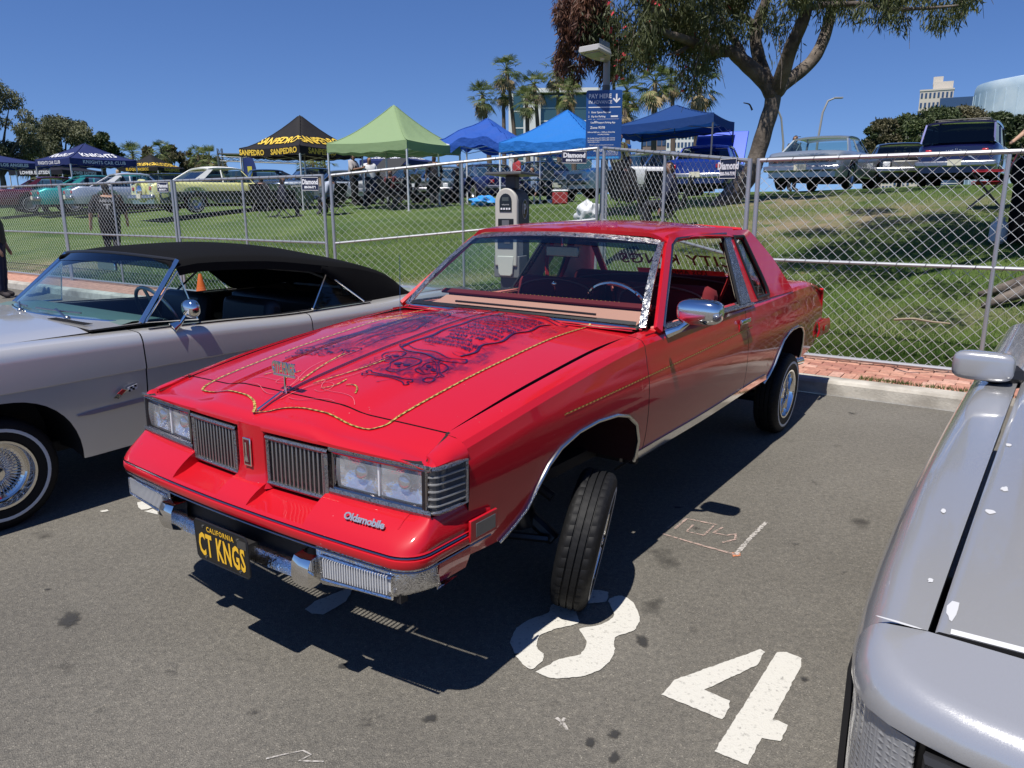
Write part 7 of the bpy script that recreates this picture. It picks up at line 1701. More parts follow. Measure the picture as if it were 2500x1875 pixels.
for sg in (1, -1):
    MY = Matrix.Translation((-.12, sg*.1515, 1.16)) @ Matrix.Rotation(sg*-math.pi/2, 4, 'X') @ (Matrix.Identity(4) if sg < 0 else Matrix.Rotation(math.pi, 4, 'Z') @ Matrix.Scale(1, 4))
    E_ = lambda a, b, n_=28: [(a*math.cos(2*math.pi*k/n_), b*math.sin(2*math.pi*k/n_)) for k in range(n_)]
    bd_ = MB().prism(E_(.072, .105), .003, Matrix.Translation((-.12, sg*.1505, 1.225)) @ (Matrix.Rotation(-math.pi/2, 4, 'X') if sg > 0 else Matrix.Rotation(math.pi/2, 4, 'X'))).build('p_badge', PSC, ps)
    fP = (lambda a, b: Vector((-.12-a, .1545, 1.225+b))) if sg > 0 else (lambda a, b: Vector((-.12+a, -.1545, 1.225+b)))
    m = MB(); text_mb(m, 'P', fP, .15, bold=.004); m.build('p_letter', mat('letter_grey', (.55, .55, .55), .5), bd_, sm=False)
    MB().tube([fP(.070*math.cos(a), .103*math.sin(a)) for a in lin(0, 6.1, 30)], .003, 4, closed=True).build('p_ring', MATS['letter_grey'], bd_)
# lamp post
lp0 = at(1474, 11.9); lp = thing('street_lamp', 'grey lamp post with flat LED head behind the pay sign', 'lamp post', (lp0.x, lp0.y, ter(lp0.x, lp0.y)))
LG = mat('lamp_grey', (.30, .29, .27), .5, .2)
zh = zv(135, 11.9)-lp.location.z
MB().tube([(0, 0, 0), (0, 0, zh-.12)], [.062, .050], 14).build('pole', LG, lp)
m = MB(); m.tube([(0, 0, zh-.62), (0, 0, zh-.42)], .058, 12); m.build('pole_sleeve', mat('sleeve_dark', (.12, .11, .10), .6), lp)
hd = bpy.data.objects.new('lamp_head', None); COL.objects.link(hd); hd.parent = lp; hd.location = (0, 0, zh-.10); hd.rotation_euler = (rad(4), 0, rad(-118))
MB().tube([(0, 0, -.05), (0.0, 0, .02), (.10, 0, .05)], [.05, .05, .045], 10).build('arm', LG, hd)
m = MB(); P = [[(x, -w_, z0), (x, -w_*.9, z1), (x, w_*.9, z1), (x, w_, z0), (x, w_*.9, z0-.02), (x, -w_*.9, z0-.02)] for x, w_, z0, z1 in ((.02, .06, .03, .09), (.14, .12, .04, .10), (.24, .165, .05, .12), (.66, .165, .06, .125), (.70, .15, .065, .11))]; m.grid(P, closed=True, flip=True); b = len(m.v); m.v += P[-1]; m.f.append(tuple(range(b, b+6))); m.m.append(0); m.build('housing', mat('head_pale', (.48, .47, .45), .45), hd, edge=30)
MB().box((.44, 0, .034), (.34, .22, .012)).build('led_panel', mat('led_lens', (.25, .26, .27), .2), hd, bevel=.003)
MB().lathe([(.03, 0), (.028, -.03), (.001, -.035)], 12, Matrix.Translation((.18, 0, .03))).build('sensor', SWHITE, hd)
for k in range(10): MB().tube([(.30+k*.04, .155, .11), (.30+k*.04, .16, .19)], .003, 3).build('bird_spike', mat('spike_steel', (.4, .4, .4), .4, 1), hd)
# pay sign
sg0 = at(1470, 11.55); zsb = zv(391, 11.55); zst = zv(221, 11.55)
SGN = thing('pay_sign', 'blue PAY HERE IN ADVANCE parking sign on the lamp post', 'sign', (sg0.x, sg0.y, zsb), rad(-6))
sw, shh = .515, zst-zsb; SBL = mat('sign_blue', (.012, .060, .22), .35, 0, .3)
def rr_(w, h, r, n=5):
    o = []
    for cx, cy, a0 in ((w/2-r, h/2-r, 0), (-w/2+r, h/2-r, 90), (-w/2+r, -h/2+r, 180), (w/2-r, -h/2+r, 270)): o += [(cx+r*math.cos(rad(a0+90*k/n)), cy+r*math.sin(rad(a0+90*k/n))) for k in range(n+1)]
    return o
SM = Matrix.Translation((0, 0, shh/2)) @ Matrix.Rotation(math.pi/2, 4, 'X'); bo = MB().prism(rr_(sw, shh, .03), .006, SM).build('board', SBL, SGN)
fs = lambda a, b: SM @ Vector((a, b-shh/2+shh, .0085)) if False else SM @ Vector((a, b, .0085))
def stext(txt, x, fy, size, bold=0, al='LEFT', kx=1): m = MB(); text_mb(m, txt, lambda a, b: fs(x+a*kx, shh/2-shh*fy+b), size, bold=bold, align=al); m.build('sign_lettering', SWHITE, SGN, sm=False)
stext('PAY HERE', -.225, .088, .085, .0016, kx=.88); stext('IN ADVANCE', -.225, .172, .066, 0, kx=.86)
stext('1   Enter Space Number', -.225, .315, .036, .0007, kx=.92); stext('2   Pay for Parking', -.225, .375, .036, .0007, kx=.92); stext('or', -.15, .415, .026); stext('Use', -.19, .462, .034, .0007, kx=.92); stext('Passport Parking App', -.095, .462, .034, .0007, kx=.88); stext('Zone 9378', -.195, .535, .048, .0008)
stext('Enforced 8:00 a.m. – 12:00 a.m. Every Day', -.23, .60, .025, .0006, kx=.92); stext('Including Holidays', 0, .632, .023, .0004, 'CENTER')
stext('No Overnight Parking (CVC 22507.6, LBMC 10.30.040)', -.23, .686, .019, .0004, kx=.92); stext('No Oversized Parking (CVC 22507.6, LBMC 10.30.110)', -.23, .714, .019, .0004, kx=.92); stext('Vehicles Subject to Tow', -.23, .742, .019, .0004, kx=.92)
stext('Maximum occupancy is recommended as 3 hours and', -.2, .785, .016, .0003); stext('MARINA GREEN', -.14, .865, .058, .0004, kx=.85); stext('OPEN DAILY 7:00 A.M.', .22, .905, .022, .0003, 'RIGHT'); stext('long beach marine bureau at the dock', .22, .93, .018, .0003, 'RIGHT')
def srule(nm, q): m = MB(); m.add([fs(a, shh/2-shh*b) if b < 2 else fs(a, b-5) for a, b in q], [tuple(range(len(q)))]); m.build(nm, SWHITE, SGN, sm=False)
def bar(x0, x1, fy, h): k = h/shh/2; srule('sign_rule', [(x0, fy+k), (x1, fy+k), (x1, fy-k), (x0, fy-k)])
bar(-.225, .235, .243, .012); bar(-.225, -.17, .412, .003); bar(-.10, .215, .412, .003); bar(-.22, -.17, .82, .008); bar(.10, .20, .374, .022)
for i in (0, 1):
    for j in (0, 1): bar(-.135+i*.018, -.122+i*.018, .447+j*.016, .013)
srule('arrow', [(.165, .055), (.165, .143), (.137, .112), (.122, .127), (.176, .185), (.230, .127), (.215, .112), (.187, .143), (.187, .055)])
m = MB(); m.add([fs(-.235, -shh/2+.015), fs(.235, -shh/2+.015), fs(.235, -shh/2+.045), fs(-.235, -shh/2+.045)], [(0, 1, 2, 3)]); m.build('sign_foot_band', mat('sign_cyan', (.05, .28, .60), .4), SGN, sm=False)
# perforated post in the fence gap
pq = at(1468, 10.9); MB_ = MB(); MB_.box((0, 0, .65), (.05, .05, 1.3)); po = MB_.build('sign_post', GALV, None); po.location = (pq.x+.05, pq.y, pq.z); tag(po, 'short perforated steel post at the fence joint below the pay sign', 'post')
# curved street lamps
for u, D, vt, s, lb in ((1982, 75, 243, 1, 'tall curved street lamp beyond the silver hardtop'), (1905, 80, 250, -1, 'curved street lamp half hidden by the tree trunk')):
    p = at(u, D); h_ = zv(vt, D)-p.z; t = thing('curved_street_lamp', lb, 'street lamp', p, 0, 'curved street lamps beyond the lawn')
    MB().tube([(0, 0, 0), (.1*s, 0, h_*.55), (.35*s, 0, h_*.85), (.75*s, 0, h_*.97), (1.4*s, 0, h_)] if s > 0 else [(0, 0, 0), (-.1, 0, h_*.55), (-.5, 0, h_*.82), (-1.1, 0, h_*.95), (-1.8, 0, h_)], [.13, .11, .10, .09, .07], 8).build('pole', LG, t); MB().box((1.7*s, 0, h_), (.8, .35, .14)).build('lamp_head', LG, t, bevel=.03)
# ================================================================== trees, palms, buildings
def leaves_mesh(name, C, N, size, asp, droop, seed, spread=1.0, flat=.75):
    "C = list of (x, y, z, rx, rz); N leaves in total; returns one mesh of leaf quads"
    r = np.random.RandomState(seed); C = np.array(C, float); vol = C[:, 3]**2*C[:, 4]; pick = r.choice(len(C), N, p=vol/vol.sum()); c = C[pick]
    d = r.normal(size=(N, 3)); d /= np.linalg.norm(d, axis=1)[:, None]; rad_ = r.uniform(.25, 1, N)**.55*r.normal(1, .10, N)
    P = c[:, :3]+d*np.stack([c[:, 3], c[:, 3], c[:, 4]], 1)*rad_[:, None]*spread
    ax = r.normal(size=(N, 3)); ax[:, 2] -= droop*2.2; ax /= np.linalg.norm(ax, axis=1)[:, None]
    sd = np.cross(ax, r.normal(size=(N, 3))); sd /= np.linalg.norm(sd, axis=1)[:, None]+1e-9
    L_ = size*r.uniform(.6, 1.35, N); Wd = L_*asp
    a = ax*L_[:, None]; s = sd*Wd[:, None]*.5
    V = np.empty((N, 4, 3)); V[:, 0] = P; V[:, 1] = P+a*.45+s; V[:, 2] = P+a; V[:, 3] = P+a*.45-s
    me = bpy.data.meshes.new(name); me.vertices.add(4*N); me.vertices.foreach_set('co', V.reshape(-1)); me.loops.add(4*N); me.loops.foreach_set('vertex_index', np.arange(4*N, dtype=np.int32))
    me.polygons.add(N); me.polygons.foreach_set('loop_start', np.arange(0, 4*N, 4, dtype=np.int32)); me.update(calc_edges=True); return me
LEAF_OLIVE = leafmat('leaf_olive', (.048, .062, .022), (.14, .155, .062), .9, .3)
LEAF_RED = leafmat('leaf_russet', (.060, .022, .014), (.15, .065, .035), 2.2, .3)
LEAF_DARK = leafmat('leaf_dark_green', (.030, .048, .016), (.085, .110, .038), .35, .2)
LEAF_GREY = leafmat('leaf_grey_green', (.065, .078, .036), (.165, .170, .090), .4, .25)
LEAF_BROWN = leafmat('leaf_brown_green', (.075, .070, .034), (.16, .145, .075), .35, .25)
FLOWER = mat('red_blossom', (.55, .05, .07), .6)
BARKD = mat('rough_bark', (.10, .08, .065), .9); noise_col(BARKD, (.05, .04, .03), (.15, .12, .095), 2, 5)
# ---- the big eucalyptus behind the fence
D0 = 17.0
def tp(du, dv, dd=0): return CO+pix(du*1.1302, dv*1.1302)*((D0+dd)/pix(du*1.1302, dv*1.1302).y)
tb = at(1806, D0); EU = thing('eucalyptus_tree', 'large leaning eucalyptus with smooth bark and hanging leaves behind the fence', 'tree', tb)
def limb(pts, r0, r1, nm='limb', par=None, n=10):
    q = spath3([Vector(p)-tb for p in pts], len(pts)*5); k = len(q); rr = [(r0+(r1-r0)*i/(k-1))*(1+.025*math.sin(i*1.1)) for i in range(k)]
    return MB().tube(q, rr, n).build(nm, BARK, par or EU, edge=0)
trunk = limb([tb+Vector((-.42, 0, -.2)), tb+Vector((-.12, 0, .25)), tp(1622, 372), tp(1640, 320), tp(1655, 270), tp(1668, 225), tp(1672, 190), tp(1670, 178)], .195, .15, 'trunk')
for v in trunk.data.vertices:
    if v.co.z < .7: f = (0.7-v.co.z); v.co.x += f*.3*math.copysign(1, v.co.x+.1)*.35
l1 = limb([tp(1672, 205), tp(1655, 178), tp(1625, 150), tp(1600, 128), tp(1577, 110), tp(1560, 112), tp(1520, 100, -.5), tp(1480, 85, -1), tp(1440, 72, -1.3), tp(1405, 60, -1.5)], .19, .05)
limb([tp(1612, 138), tp(1600, 110, .4), tp(1580, 78, .6), tp(1560, 40, .8)], .10, .05); limb([tp(1500, 92, -.6), tp(1470, 110, -.9), tp(1440, 120, -1)], .05, .02)
l2 = limb([tp(1668, 200), tp(1650, 160, .3), tp(1638, 120, .5), tp(1632, 80, .6), tp(1640, 40, .6), tp(1655, 0, .6), tp(1665, -60, .6)], .16, .09)
l3 = limb([tp(1675, 198), tp(1690, 160, -.3), tp(1706, 110, -.6), tp(1728, 60, -.8), tp(1742, 20, -.9), tp(1745, -60, -1)], .17, .10)
l4 = limb([tp(1676, 200), tp(1692, 182, .2), tp(1722, 160, .3), tp(1755, 130, .4), tp(1775, 95, .5), tp(1790, 50, .6), tp(1800, 0, .6), tp(1815, -60, .6)], .16, .10)
limb([tp(1740, 18, -.9), tp(1790, 10, -.9), tp(1850, 8, -1), tp(1920, 20, -1.2), tp(2000, 18, -1.4), tp(2070, 12, -1.5)], .07, .02); limb([tp(1640, 60, .6), tp(1560, 10, .4), tp(1480, -20, 0), tp(1400, 0, -.4)], .08, .03); limb([tp(1625, 238), tp(1618, 225), tp(1606, 222)], .02, .01)
r = random.Random(9); CL = []; CLR = []
for du, dv, w in [(1320, 60, 1), (1335, 120, .9), (1385, 40, 1), (1400, 100, 1), (1480, 60, 1), (1490, 120, 1), (1450, 15, 1), (1540, 40, 1), (1540, 100, .7), (1600, 25, .9), (1420, 60, 1), (1500, 150, .4), (1560, 70, .7), (1300, 30, 1), (1400, -30, 1.2), (1500, -40, 1.2), (1600, -50, 1.2), (1700, 20, .6), (1690, 75, .45), (1720, -30, 1), (1800, -20, .9), (1850, 20, .55), (1900, 30, .55), (1960, 22, .6), (2010, 28, .6), (2060, 15, .55), (2100, 5, .5), (1890, -10, .8), (1990, -25, .9), (2080, -30, .9), (1660, 40, .55), (1700, 110, .3), (1445, 165, .25), (1350, -80, 1.2), (1550, -110, 1.3), (1750, -110, 1.3), (1900, -80, 1.2), (2050, -90, 1.1), (1650, -160, 1.3)]:
    for k in range(4):
        c = tp(du+r.gauss(0, 22), dv+r.gauss(0, 16), r.uniform(-1.6, 1.4))-tb; CL.append((c.x, c.y, c.z, .36*w*r.uniform(.6, 1.1), .55*w*r.uniform(.6, 1.2)))
for du, dv, w in [(1215, 25, .8), (1235, 70, .8), (1222, 115, .6), (1262, 40, .9), (1265, 95, .8), (1285, 140, .6), (1250, 140, .45), (1290, 20, .9), (1240, -20, 1), (1290, -40, 1), (1310, 90, .6)]:
    for k in range(3):
        c = tp(du+r.gauss(0, 12), dv+r.gauss(0, 14), r.uniform(-.9, .6)-.6)-tb; CLR.append((c.x, c.y, c.z, .26*w*r.uniform(.6, 1.1), .5*w*r.uniform(.7, 1.2)))
me = leaves_mesh('crown', CL, 54000, .15, .17, .9, 1); me.materials.append(LEAF_OLIVE); mkobj('crown', me, None, EU)
me = leaves_mesh('russet_foliage', CLR, 13000, .14, .18, .9, 2); me.materials.append(LEAF_RED); mkobj('russet_foliage', me, None, EU)
me = leaves_mesh('blossoms', CLR[::2]+CL[:40:3], 260, .10, .8, .2, 3); me.materials.append(FLOWER); mkobj('blossoms', me, None, EU)
tw = MB(); rr = random.Random(4)
for c in CL+CLR:
    if rr.random() < .6: a = Vector(c[:3]); b = a+Vector((rr.uniform(-.4, .4), rr.uniform(-.4, .4), rr.uniform(-.8, .1))); tw.tube([a+Vector((0, 0, .3)), (a+b)/2+Vector((.05, 0, .1)), b], [.012, .008, .004], 3, cap=False)
tag(tw.build('twigs', BARK, EU, edge=0), kind='stuff')
# a second eucalyptus whose trunk stands just outside the frame at right: roots in view, crown over the lawn
p2_ = on_ground(2640, 8.1); E2 = thing('shade_tree', 'tree at the right edge of which only pale gnarled roots show through the fence', 'tree', p2_)
E2b = Vector(p2_)
MB().tube(spath3([(0, 0, -.2), (0, 0, .5), (.1, .05, 2), (-.1, .1, 3.6), (-.3, .1, 4.6)], 20), [.42-.012*i for i in range(20)], 12).build('trunk', BARK, E2, edge=0)
for i, (dx, dy, l_) in enumerate([(-1, -.1, .95), (-1, .35, .8), (-.8, -.6, .6), (-.2, -1, .7), (.6, .8, .8)]):
    q = [(dx*l_*k+.05*math.sin(k*7+i), dy*l_*k+.05*math.cos(k*6+i), .34*(1-k)**1.6+.04+(ter(E2b.x+dx*l_*k, E2b.y+dy*l_*k)-E2b.z)) for k in lin(.15, 1, 9)]
    MB().tube(q, [.11*(1-k*.75) for k in lin(0, 1, 9)], 9).build('root', BARK, E2, edge=0)
for pts in ([(-.3, .1, 4.5), (-1.4, -.4, 5.2), (-2.6, -.9, 5.6)], [(-.2, .1, 4.2), (.6, .9, 5.5), (1, 1.6, 6.5)], [(-.3, .1, 4.6), (-.8, .9, 5.8), (-1.5, 1.6, 6.4)]): MB().tube(spath3(pts, 12), lin(.14, .04, 12), 8).build('limb', BARK, E2, edge=0)
C2 = [(rr.gauss(-2.2, 1.5), rr.gauss(-.2, .9), rr.gauss(5.9, .5), rr.uniform(.2, .45), rr.uniform(.25, .5)) for k in range(60)]+[(rr.gauss(-.3, 1.2), rr.gauss(1.2, 1.0), rr.gauss(6.4, .7), rr.uniform(.25, .5), rr.uniform(.3, .6)) for k in range(60)]
me = leaves_mesh('crown', C2, 30000, .16, .2, .8, 12); me.materials.append(LEAF_OLIVE); mkobj('crown', me, None, E2)
# a fallen pale branch in the grass
q = [at_z(u, v, ter(at_z(u, v, .25).x, at_z(u, v, .25).y)+.02) for u, v in ((2185, 780), (2230, 778), (2280, 786), (2320, 790))]; tag(MB().tube(spath3(q, 12), lin(.013, .006, 12), 6).build('fallen_branch', mat('dry_wood', (.32, .26, .18), .9), None), 'pale dry fallen branch lying in the grass behind the fence', 'branch')
# ---- palms
FROND = leafmat('palm_frond', (.060, .090, .022), (.17, .20, .06), .8, .3); DEAD = mat('dead_frond', (.26, .19, .10), .9); noise_col(DEAD, (.20, .145, .075), (.34, .27, .15), 2)
PTR = mat('palm_bark', (.12, .09, .07), .9)
def palm_meshes(seed):
    r = random.Random(seed); g, d = MB(), MB()
    for k in range(46):
        el = r.uniform(-.9, 1.35) if k > 12 else r.uniform(-1.4, -.7); az = r.uniform(0, 2*math.pi); L_ = r.uniform(.9, 1.35); mb = d if k < 16 and el < -.4 else g
        dr = Vector((math.cos(az)*math.cos(el), math.sin(az)*math.cos(el), math.sin(el))); tip = dr*L_+Vector((0, 0, -.18*L_)); side = dr.cross(Vector((0, 0, 1))).normalized(); up = side.cross(dr)
        mb.tube([(0, 0, 0), dr*L_*.5, tip*.95], [.03, .022, .012], 3, cap=False)
        for j in range(11):
            a = (j/10-.5)*2.5; v = (dr*math.cos(a)+side*math.sin(a)).normalized(); l2 = L_*.85*(1-.25*abs(a)/1.25); b = tip*.85; w = up.cross(v).normalized()*.045+up*.0
            e = b+v*l2; e2 = e+Vector((0, 0, -.35*l2*r.uniform(.5, 1.3))); m_ = b+v*l2*.55+Vector((0, 0, -.05))
            n0 = len(mb.v); mb.v += [tuple(b), tuple(m_+w), tuple(e2), tuple(m_-w)]; mb.f.append((n0, n0+1, n0+2, n0+3)); mb.m.append(0)
    return g.mesh('crown', False), d.mesh('dead_skirt', False)
PM_ = [palm_meshes(s) for s in (1, 2, 3)]
for g, d in PM_: g.materials.append(FROND); d.materials.append(DEAD)
def palm(label, u, v, D, sc=1.0, k=0, lean=0, grp='fan palms behind the tents'):
    p = at(u, D); z = zv(v, D)-p.z; t = thing('fan_palm', label, 'palm', p, k*1.7, grp)
    MB().tube([(lean*f*f, 0, z*f) for f in lin(0, 1, 7)], [.24-.10*f for f in lin(0, 1, 7)], 8).build('trunk', PTR, t)
    for m_, nm in zip(PM_[k % 3], ('crown', 'dead_skirt')): o = mkobj(nm, m_, None, t, (lean, 0, z)); o.scale = (sc, sc, sc)
PALMS = [(1198, 232, 66, 1.15), (1232, 215, 72, 1.1), (1262, 170, 70, 1.3), (1290, 240, 62, 1.0), (1318, 208, 68, 1.2), (1365, 170, 74, 1.3), (1402, 225, 64, 1.1), (1400, 182, 80, 1.2), (1530, 225, 60, 1.2), (1535, 265, 56, 1.0), (1592, 205, 58, 1.35), (1640, 200, 64, 1.0), (1692, 210, 56, 1.3), (1500, 150, 76, 1.2)]
PLAB = ['shortest fan palm at the left end of the palm row', 'second fan palm from the left of the row', 'tallest fan palm left of the white building', 'low fan palm with thick dead skirt in front of the white building', 'fan palm in front of the white building glass side', 'tall fan palm left of the street lamp', 'fan palm just left of the street lamp pole', 'fan palm behind the russet leaves', 'fan palm right beside the blue pay sign', 'small fan palm low by the pay sign edge', 'windblown fan palm right of the pay sign', 'thin fan palm behind the windblown palm', 'bushy fan palm left of the tree trunk', 'fan palm hidden in the eucalyptus leaves']
for i, ((u, v, D, s), lb) in enumerate(zip(PALMS, PLAB)): palm(lb, u, v, D, s*.74, i, (-.6, .5, .9, -.4)[i % 4])
for i, (u, v, D, lb) in enumerate([(332, 372, 95, 'distant fan palm between the two lettered tents'), (405, 360, 120, 'distant fan palm left of the brown trees'), (90, 366, 70, 'fan palm under the tall trees at left'), (520, 378, 110, 'distant fan palm right of the brown trees'), (490, 372, 115, 'distant fan palm in the brown trees'), (770, 386, 90, 'fan palm seen below the gold-lettered tent'), (800, 395, 95, 'fan palm seen between the black and the green tent')]): palm(lb, u, v, D, 1.1, i, .2, 'distant fan palms')
# ---- background trees
def bg_tree(name, label, u, D, v_top, v_bot, du, m_, n=5000, seed=1, size=.34, droop=.3, grp='trees beyond the lawn', clumps=22, asp=.5):
    p = at(u, D); zt = zv(v_top, D)-p.z; zb = max(.5, zv(v_bot, D)-p.z); w = du/1844*D; r = random.Random(seed); t = thing(name, label, 'tree', p, 0, grp); C = []
    for k in range(clumps):
        f = r.random(); z = zb+(zt-zb)*f; ww = w*(math.sin(math.pi*min(1, .22+f*.72))**.7); a = r.uniform(0, 6.28); q = r.random()**.5; c = r.uniform(.16, .32)*w
        C.append((ww*q*math.cos(a)*.85, ww*q*math.sin(a)*.85, min(z, zt-c*.6), c, c*.85))
    me = leaves_mesh('crown', C, n, size, asp, droop, seed); me.materials.append(m_); mkobj('crown', me, None, t)
    mb = MB(); mb.tube([(0, 0, 0), (.1, 0, zb*.6), (0, 0, zb+.3*(zt-zb))], [.04*w+.12, .03*w+.1, .05], 8); mb.build('trunk', BARKD, t)
    br = MB()
    for c in C[::2]: br.tube([(0, 0, zb*.7), (c[0]*.5, c[1]*.5, (zb+c[2])/2), (c[0], c[1], c[2])], [.10, .07, .02], 4, cap=False)
    tag(br.build('branches', BARKD, t), kind='stuff')
bg_tree('tall_tree', 'tall grey-green tree cut off by the left edge', 10, 55, 178, 400, 95, LEAF_GREY, 20000, 21, .22, .6, clumps=36, asp=.35)
bg_tree('tall_tree', 'grey-green spreading tree behind the navy KNIGHTS tent', 165, 62, 282, 400, 80, LEAF_GREY, 16000, 22, .22, .5, clumps=30, asp=.4)
bg_tree('tall_tree', 'loose top-heavy tree right of the spreading tree at left', 215, 64, 290, 380, 40, LEAF_GREY, 7000, 23, .22, .5, clumps=16, asp=.4)
bg_tree('round_tree', 'dark dense round tree behind the navy KNIGHTS tent peak', 262, 70, 316, 392, 36, LEAF_DARK, 11000, 24, .28, .1)
bg_tree('round_tree', 'small dark green tree between the KNIGHTS tent and the black tent', 298, 75, 356, 400, 16, LEAF_DARK, 3600, 25, .30, .1)
for i, (u, vt, du, lb) in enumerate([(378, 358, 26, 'leftmost brown-green distant tree above the small black tent'), (425, 354, 36, 'highest brown-green distant tree right of the small black tent'), (468, 368, 30, 'middle brown-green distant tree'), (505, 376, 30, 'low brown-green distant tree'), (540, 380, 24, 'rightmost brown-green distant tree by the stage')]): bg_tree('brown_tree', lb, u, 130+i*3, vt, 430, du, LEAF_BROWN, 7000, 30+i, .5, .1, clumps=20)
for i, (u, vt, vb, du, lb, D) in enumerate([(2140, 300, 350, 36, 'leftmost low tree right of the silver hardtop', 62), (2190, 290, 350, 42, 'dark tree in front of the stepped office tower', 64), (2265, 270, 350, 60, 'highest broad tree left of the round arena', 60), (2340, 268, 350, 62, 'broad tree behind the navy wagon', 62), (2412, 282, 350, 44, 'tree in front of the round arena', 60), (2470, 290, 360, 40, 'dark tree near the right edge', 55), (2510, 275, 360, 40, 'dark tree cut off by the right edge', 52), (2110, 318, 352, 22, 'small low tree by the curved lamp', 66)]): bg_tree('oak_tree', lb, u, D, vt, vb+70, du*1.25, LEAF_BROWN if i in (0, 3) else LEAF_DARK, 15000, 50+i, .24, .15, clumps=40)
# ---- buildings
CONCW = mat('white_concrete', (.62, .62, .60), .8); GLZ = mat('green_glazing', (.05, .11, .12), .08, .3, .5); GLB = mat('blue_glazing', (.06, .10, .16), .08, .4, .5); STONE = mat('pale_stone', (.52, .47, .40), .85)
def building(name, label, u0, u1, D, v_top, m_, depth=20, rows=6, cols=8, wm=None, wfrac=.6, hfrac=.55, rz=None, vb=470, part='window', steps=None):
    a, b = at(u0, D), at(u1, D); L_ = (b-a).length; z0 = 0; h_ = zv(v_top, D); c = (a+b)/2; t = thing(name, label, 'building', (c.x, c.y, 0), -math.atan2(c.x, c.y) if rz is None else rz, 'buildings beyond the park')
    MB().box((0, depth/2, h_/2), (L_, depth, h_)).build('wall', m_, t, sm=False); MB().box((0, depth/2, h_+.3), (L_+.4, depth+.4, .6)).build('parapet', m_, t, sm=False)
    if rows:
        cw, rh = L_/cols, h_/rows; me = None
        for i in range(cols):
            for j in range(rows):
                if me is None: q = MB(); q.box((0, 0, 0), (cw*wfrac, .3, rh*hfrac)); me = q.mesh(part, False); me.materials.append(wm or GLB)
                o = mkobj(part, me, None, t); o.location = (-L_/2+cw*(i+.5), -.02, rh*(j+.55))
    return t, L_, h_
# white convention building with a glass side
t, L_, h_ = building('convention_building', 'white building with green glass bays behind the palms', 1278, 1319, 190, 226, CONCW, 16, 0)
gw = []
def glass_block(t, x0, x1, y0, y1, h_, n, m_, nm):
    MB().box(((x0+x1)/2, (y0+y1)/2, h_/2), (x1-x0, y1-y0, h_)).build(nm, m_, t, sm=False)
    for k in range(1, n): MB().box(((x0+x1)/2, (y0+y1)/2, h_*k/n), (x1-x0+.15, y1-y0+.15, .25)).build('floor_band', CONCW, t, sm=False)
glass_block(t, L_/2, L_/2+12.5, 1.5, 15, h_*.985, 9, GLZ, 'glass_wing'); glass_block(t, -L_/2-2.4, -L_/2-.05, 1, 14, h_*.99, 7, GLZ, 'glass_bay'); MB().box((-L_/2-3.0, 6, h_*.5), (1.1, 10, h_)).build('end_wall', CONCW, t, sm=False)
MB().box((L_/2+6.6, 8, h_+.5), (14.5, 16, 1.0)).build('roof_slab', CONCW, t, sm=False)
building('office_block', 'brown glass office block low behind the dark blue tent', 1562, 1622, 330, 336, mat('brown_glass_wall', (.20, .15, .13), .4), 20, 6, 5, GLB, .8, .6)
building('apartment_tower', 'white gridded apartment tower low behind the dark blue tent', 1622, 1697, 300, 326, CONCW, 20, 9, 9, GLB, .62, .55)
t, L_, h_ = building('office_tower', 'pale stepped stone office tower above the trees at right', 2222, 2292, 320, 226, STONE, 30, 12, 8, GLB, .5, .5)
for x0, x1, f, nm in ((-L_/2-6.5, -L_/2, .78, 'lower_step'), (-L_/2-12, -L_/2-6.5, .62, 'lower_step'), (L_/2, L_/2+8, .86, 'upper_step')):
    MB().box(((x0+x1)/2, 15, h_*f/2), (x1-x0, 27, h_*f)).build(nm, STONE, t, sm=False)
    q = MB(); q.box((0, 0, 0), (.9, .3, 1.5)); me = q.mesh('window', False); me.materials.append(GLB)
    for i in range(4):
        for j in range(8): o = mkobj('window', me, None, t); o.location = (x0+(x1-x0)*(i+.5)/4, 1.4, h_*f*(j+1.5)/10)
glass_block(t, L_*.12, L_/2+7, -.9, 6, h_*.93, 10, GLB, 'curtain_wall'); MB().box((2, 14, h_+2), (L_*.6, 16, 4)).build('penthouse', STONE, t, sm=False)
MB().box((0, 14, h_+5), (L_*.3, 8, 3)).build('penthouse', STONE, t, sm=False)
# round arena
p = at(2600, 230); R_ = (2600-2414)/1844*230; h_ = zv(196, 230); t = thing('round_arena', 'round pale blue windowless arena at the right edge', 'building', (p.x, p.y+R_*.3, 0), 0, 'buildings beyond the park')
AR_ = mat('arena_wall', (.36, .47, .56), .8); noise_col(AR_, (.24, .36, .48), (.52, .60, .66), .09, 6, .3, .7)
MB().lathe([(R_, 0), (R_, h_*.93), (R_*.997, h_*.97), (R_*.98, h_), (R_*.5, h_+2), (.01, h_+3)], 64).build('wall', AR_, t, edge=20)
for k in range(40): a = 2*math.pi*k/40; MB().box((R_*1.0005*math.cos(a), R_*1.0005*math.sin(a), h_*.46), (.35, .35, h_*.92), Matrix.Rotation(a, 3, 'Z')).build('wall_rib', AR_, t, sm=False)
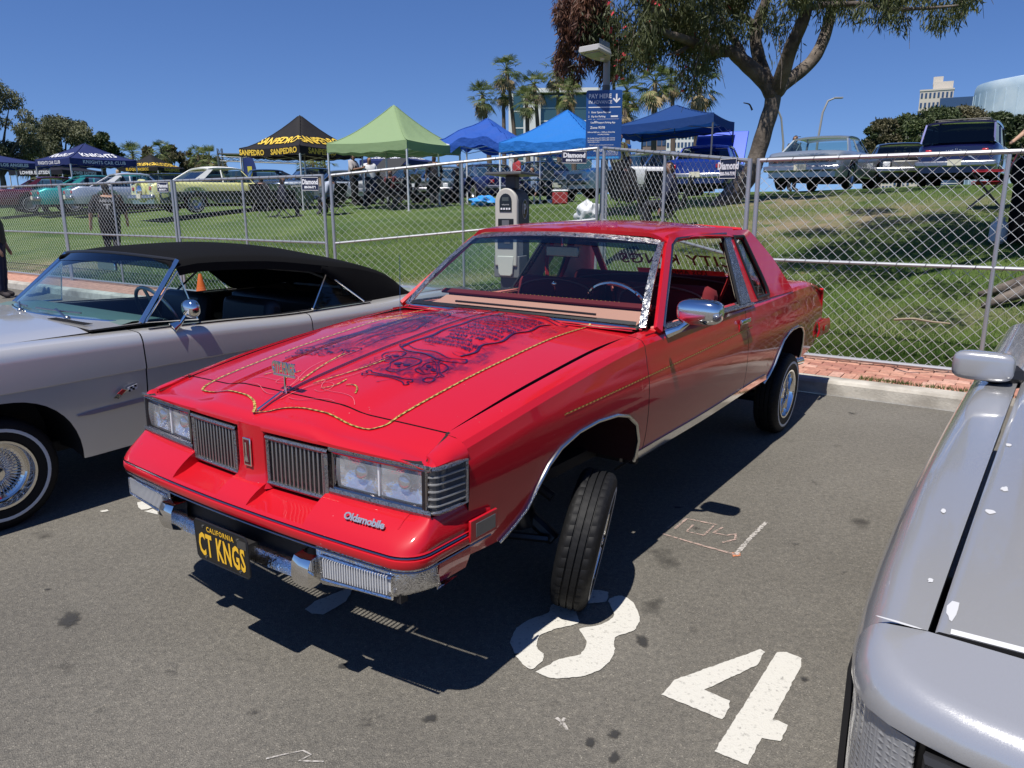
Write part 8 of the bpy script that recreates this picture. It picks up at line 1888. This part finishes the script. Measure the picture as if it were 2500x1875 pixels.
# stage truss and feather flag
p = at(640, 95); t = thing('stage_roof', 'grey truss stage roof beyond the parked cars', 'stage', p, .12); ST = mat('truss_steel', (.22, .23, .24), .45, .5)
zz = zv(385, 95)-p.z
def truss(a, b, s=.5):
    m = MB(); a, b = Vector(a), Vector(b); n = max(3, int((b-a).length/1.0)); o = [Vector((0, -s/2, -s/2)), Vector((0, s/2, -s/2)), Vector((0, s/2, s/2)), Vector((0, -s/2, s/2))] if abs((b-a).normalized().x) > .5 else [Vector((-s/2, -s/2, 0)), Vector((s/2, -s/2, 0)), Vector((s/2, s/2, 0)), Vector((-s/2, s/2, 0))]
    for q in o: m.tube([a+q, b+q], .05, 4)
    for k in range(n):
        p0, p1 = a+(b-a)*k/n, a+(b-a)*(k+1)/n
        for i in range(4): m.tube([p0+o[i], p1+o[(i+1) % 4]], .03, 3)
    tag(m.build('truss', ST, t), kind='stuff')
truss((-4.5, 0, 0), (-4.5, 0, zz+1.2)); truss((7, 0, 0), (7, 0, zz+.5)); truss((-4.5, 0, zz), (7, 0, zz-.4)); truss((-4.5, 3, zz+.2), (7, 3, zz-.2)); truss((7.5, 4, 0), (7.5, 4, zz+.8))
MB().box((1.5, 3, zz+.5), (12.5, 6, .12), Matrix.Rotation(.02, 3, 'Y')).build('roof_sheet', mat('stage_sheet', (.16, .16, .17), .6), t)
p = at(600, 60); t = thing('feather_flag', 'navy and yellow feather flag by the black lettered tent', 'flag', p); z1 = zv(358, 60)-p.z
MB().tube([(0, 0, 0), (0, 0, z1*.8), (.12, 0, z1)], .03, 6).build('pole', ST, t); q = MB()
q.grid([[(w_*k, .03*math.sin(k*5+z_*3), z_) for k in lin(0, 1, 5)] for z_, w_ in zip(lin(.5, z1, 10), (.7, .85, .95, 1.0, 1.0, .98, .9, .75, .5, .14))]); fl_ = q.build('flag_cloth', mat('flag_navy', (.012, .03, .14), .8), t)
q = MB(); q.grid([[(.25+.35*k+.1*math.sin(z_), -.04+.03*math.sin(k*5+z_*3), z_) for k in (0, .5, 1)] for z_ in lin(.7, z1*.65, 8)]); q.build('flag_stripe', mat('flag_yellow', (.55, .48, .06), .8), fl_)
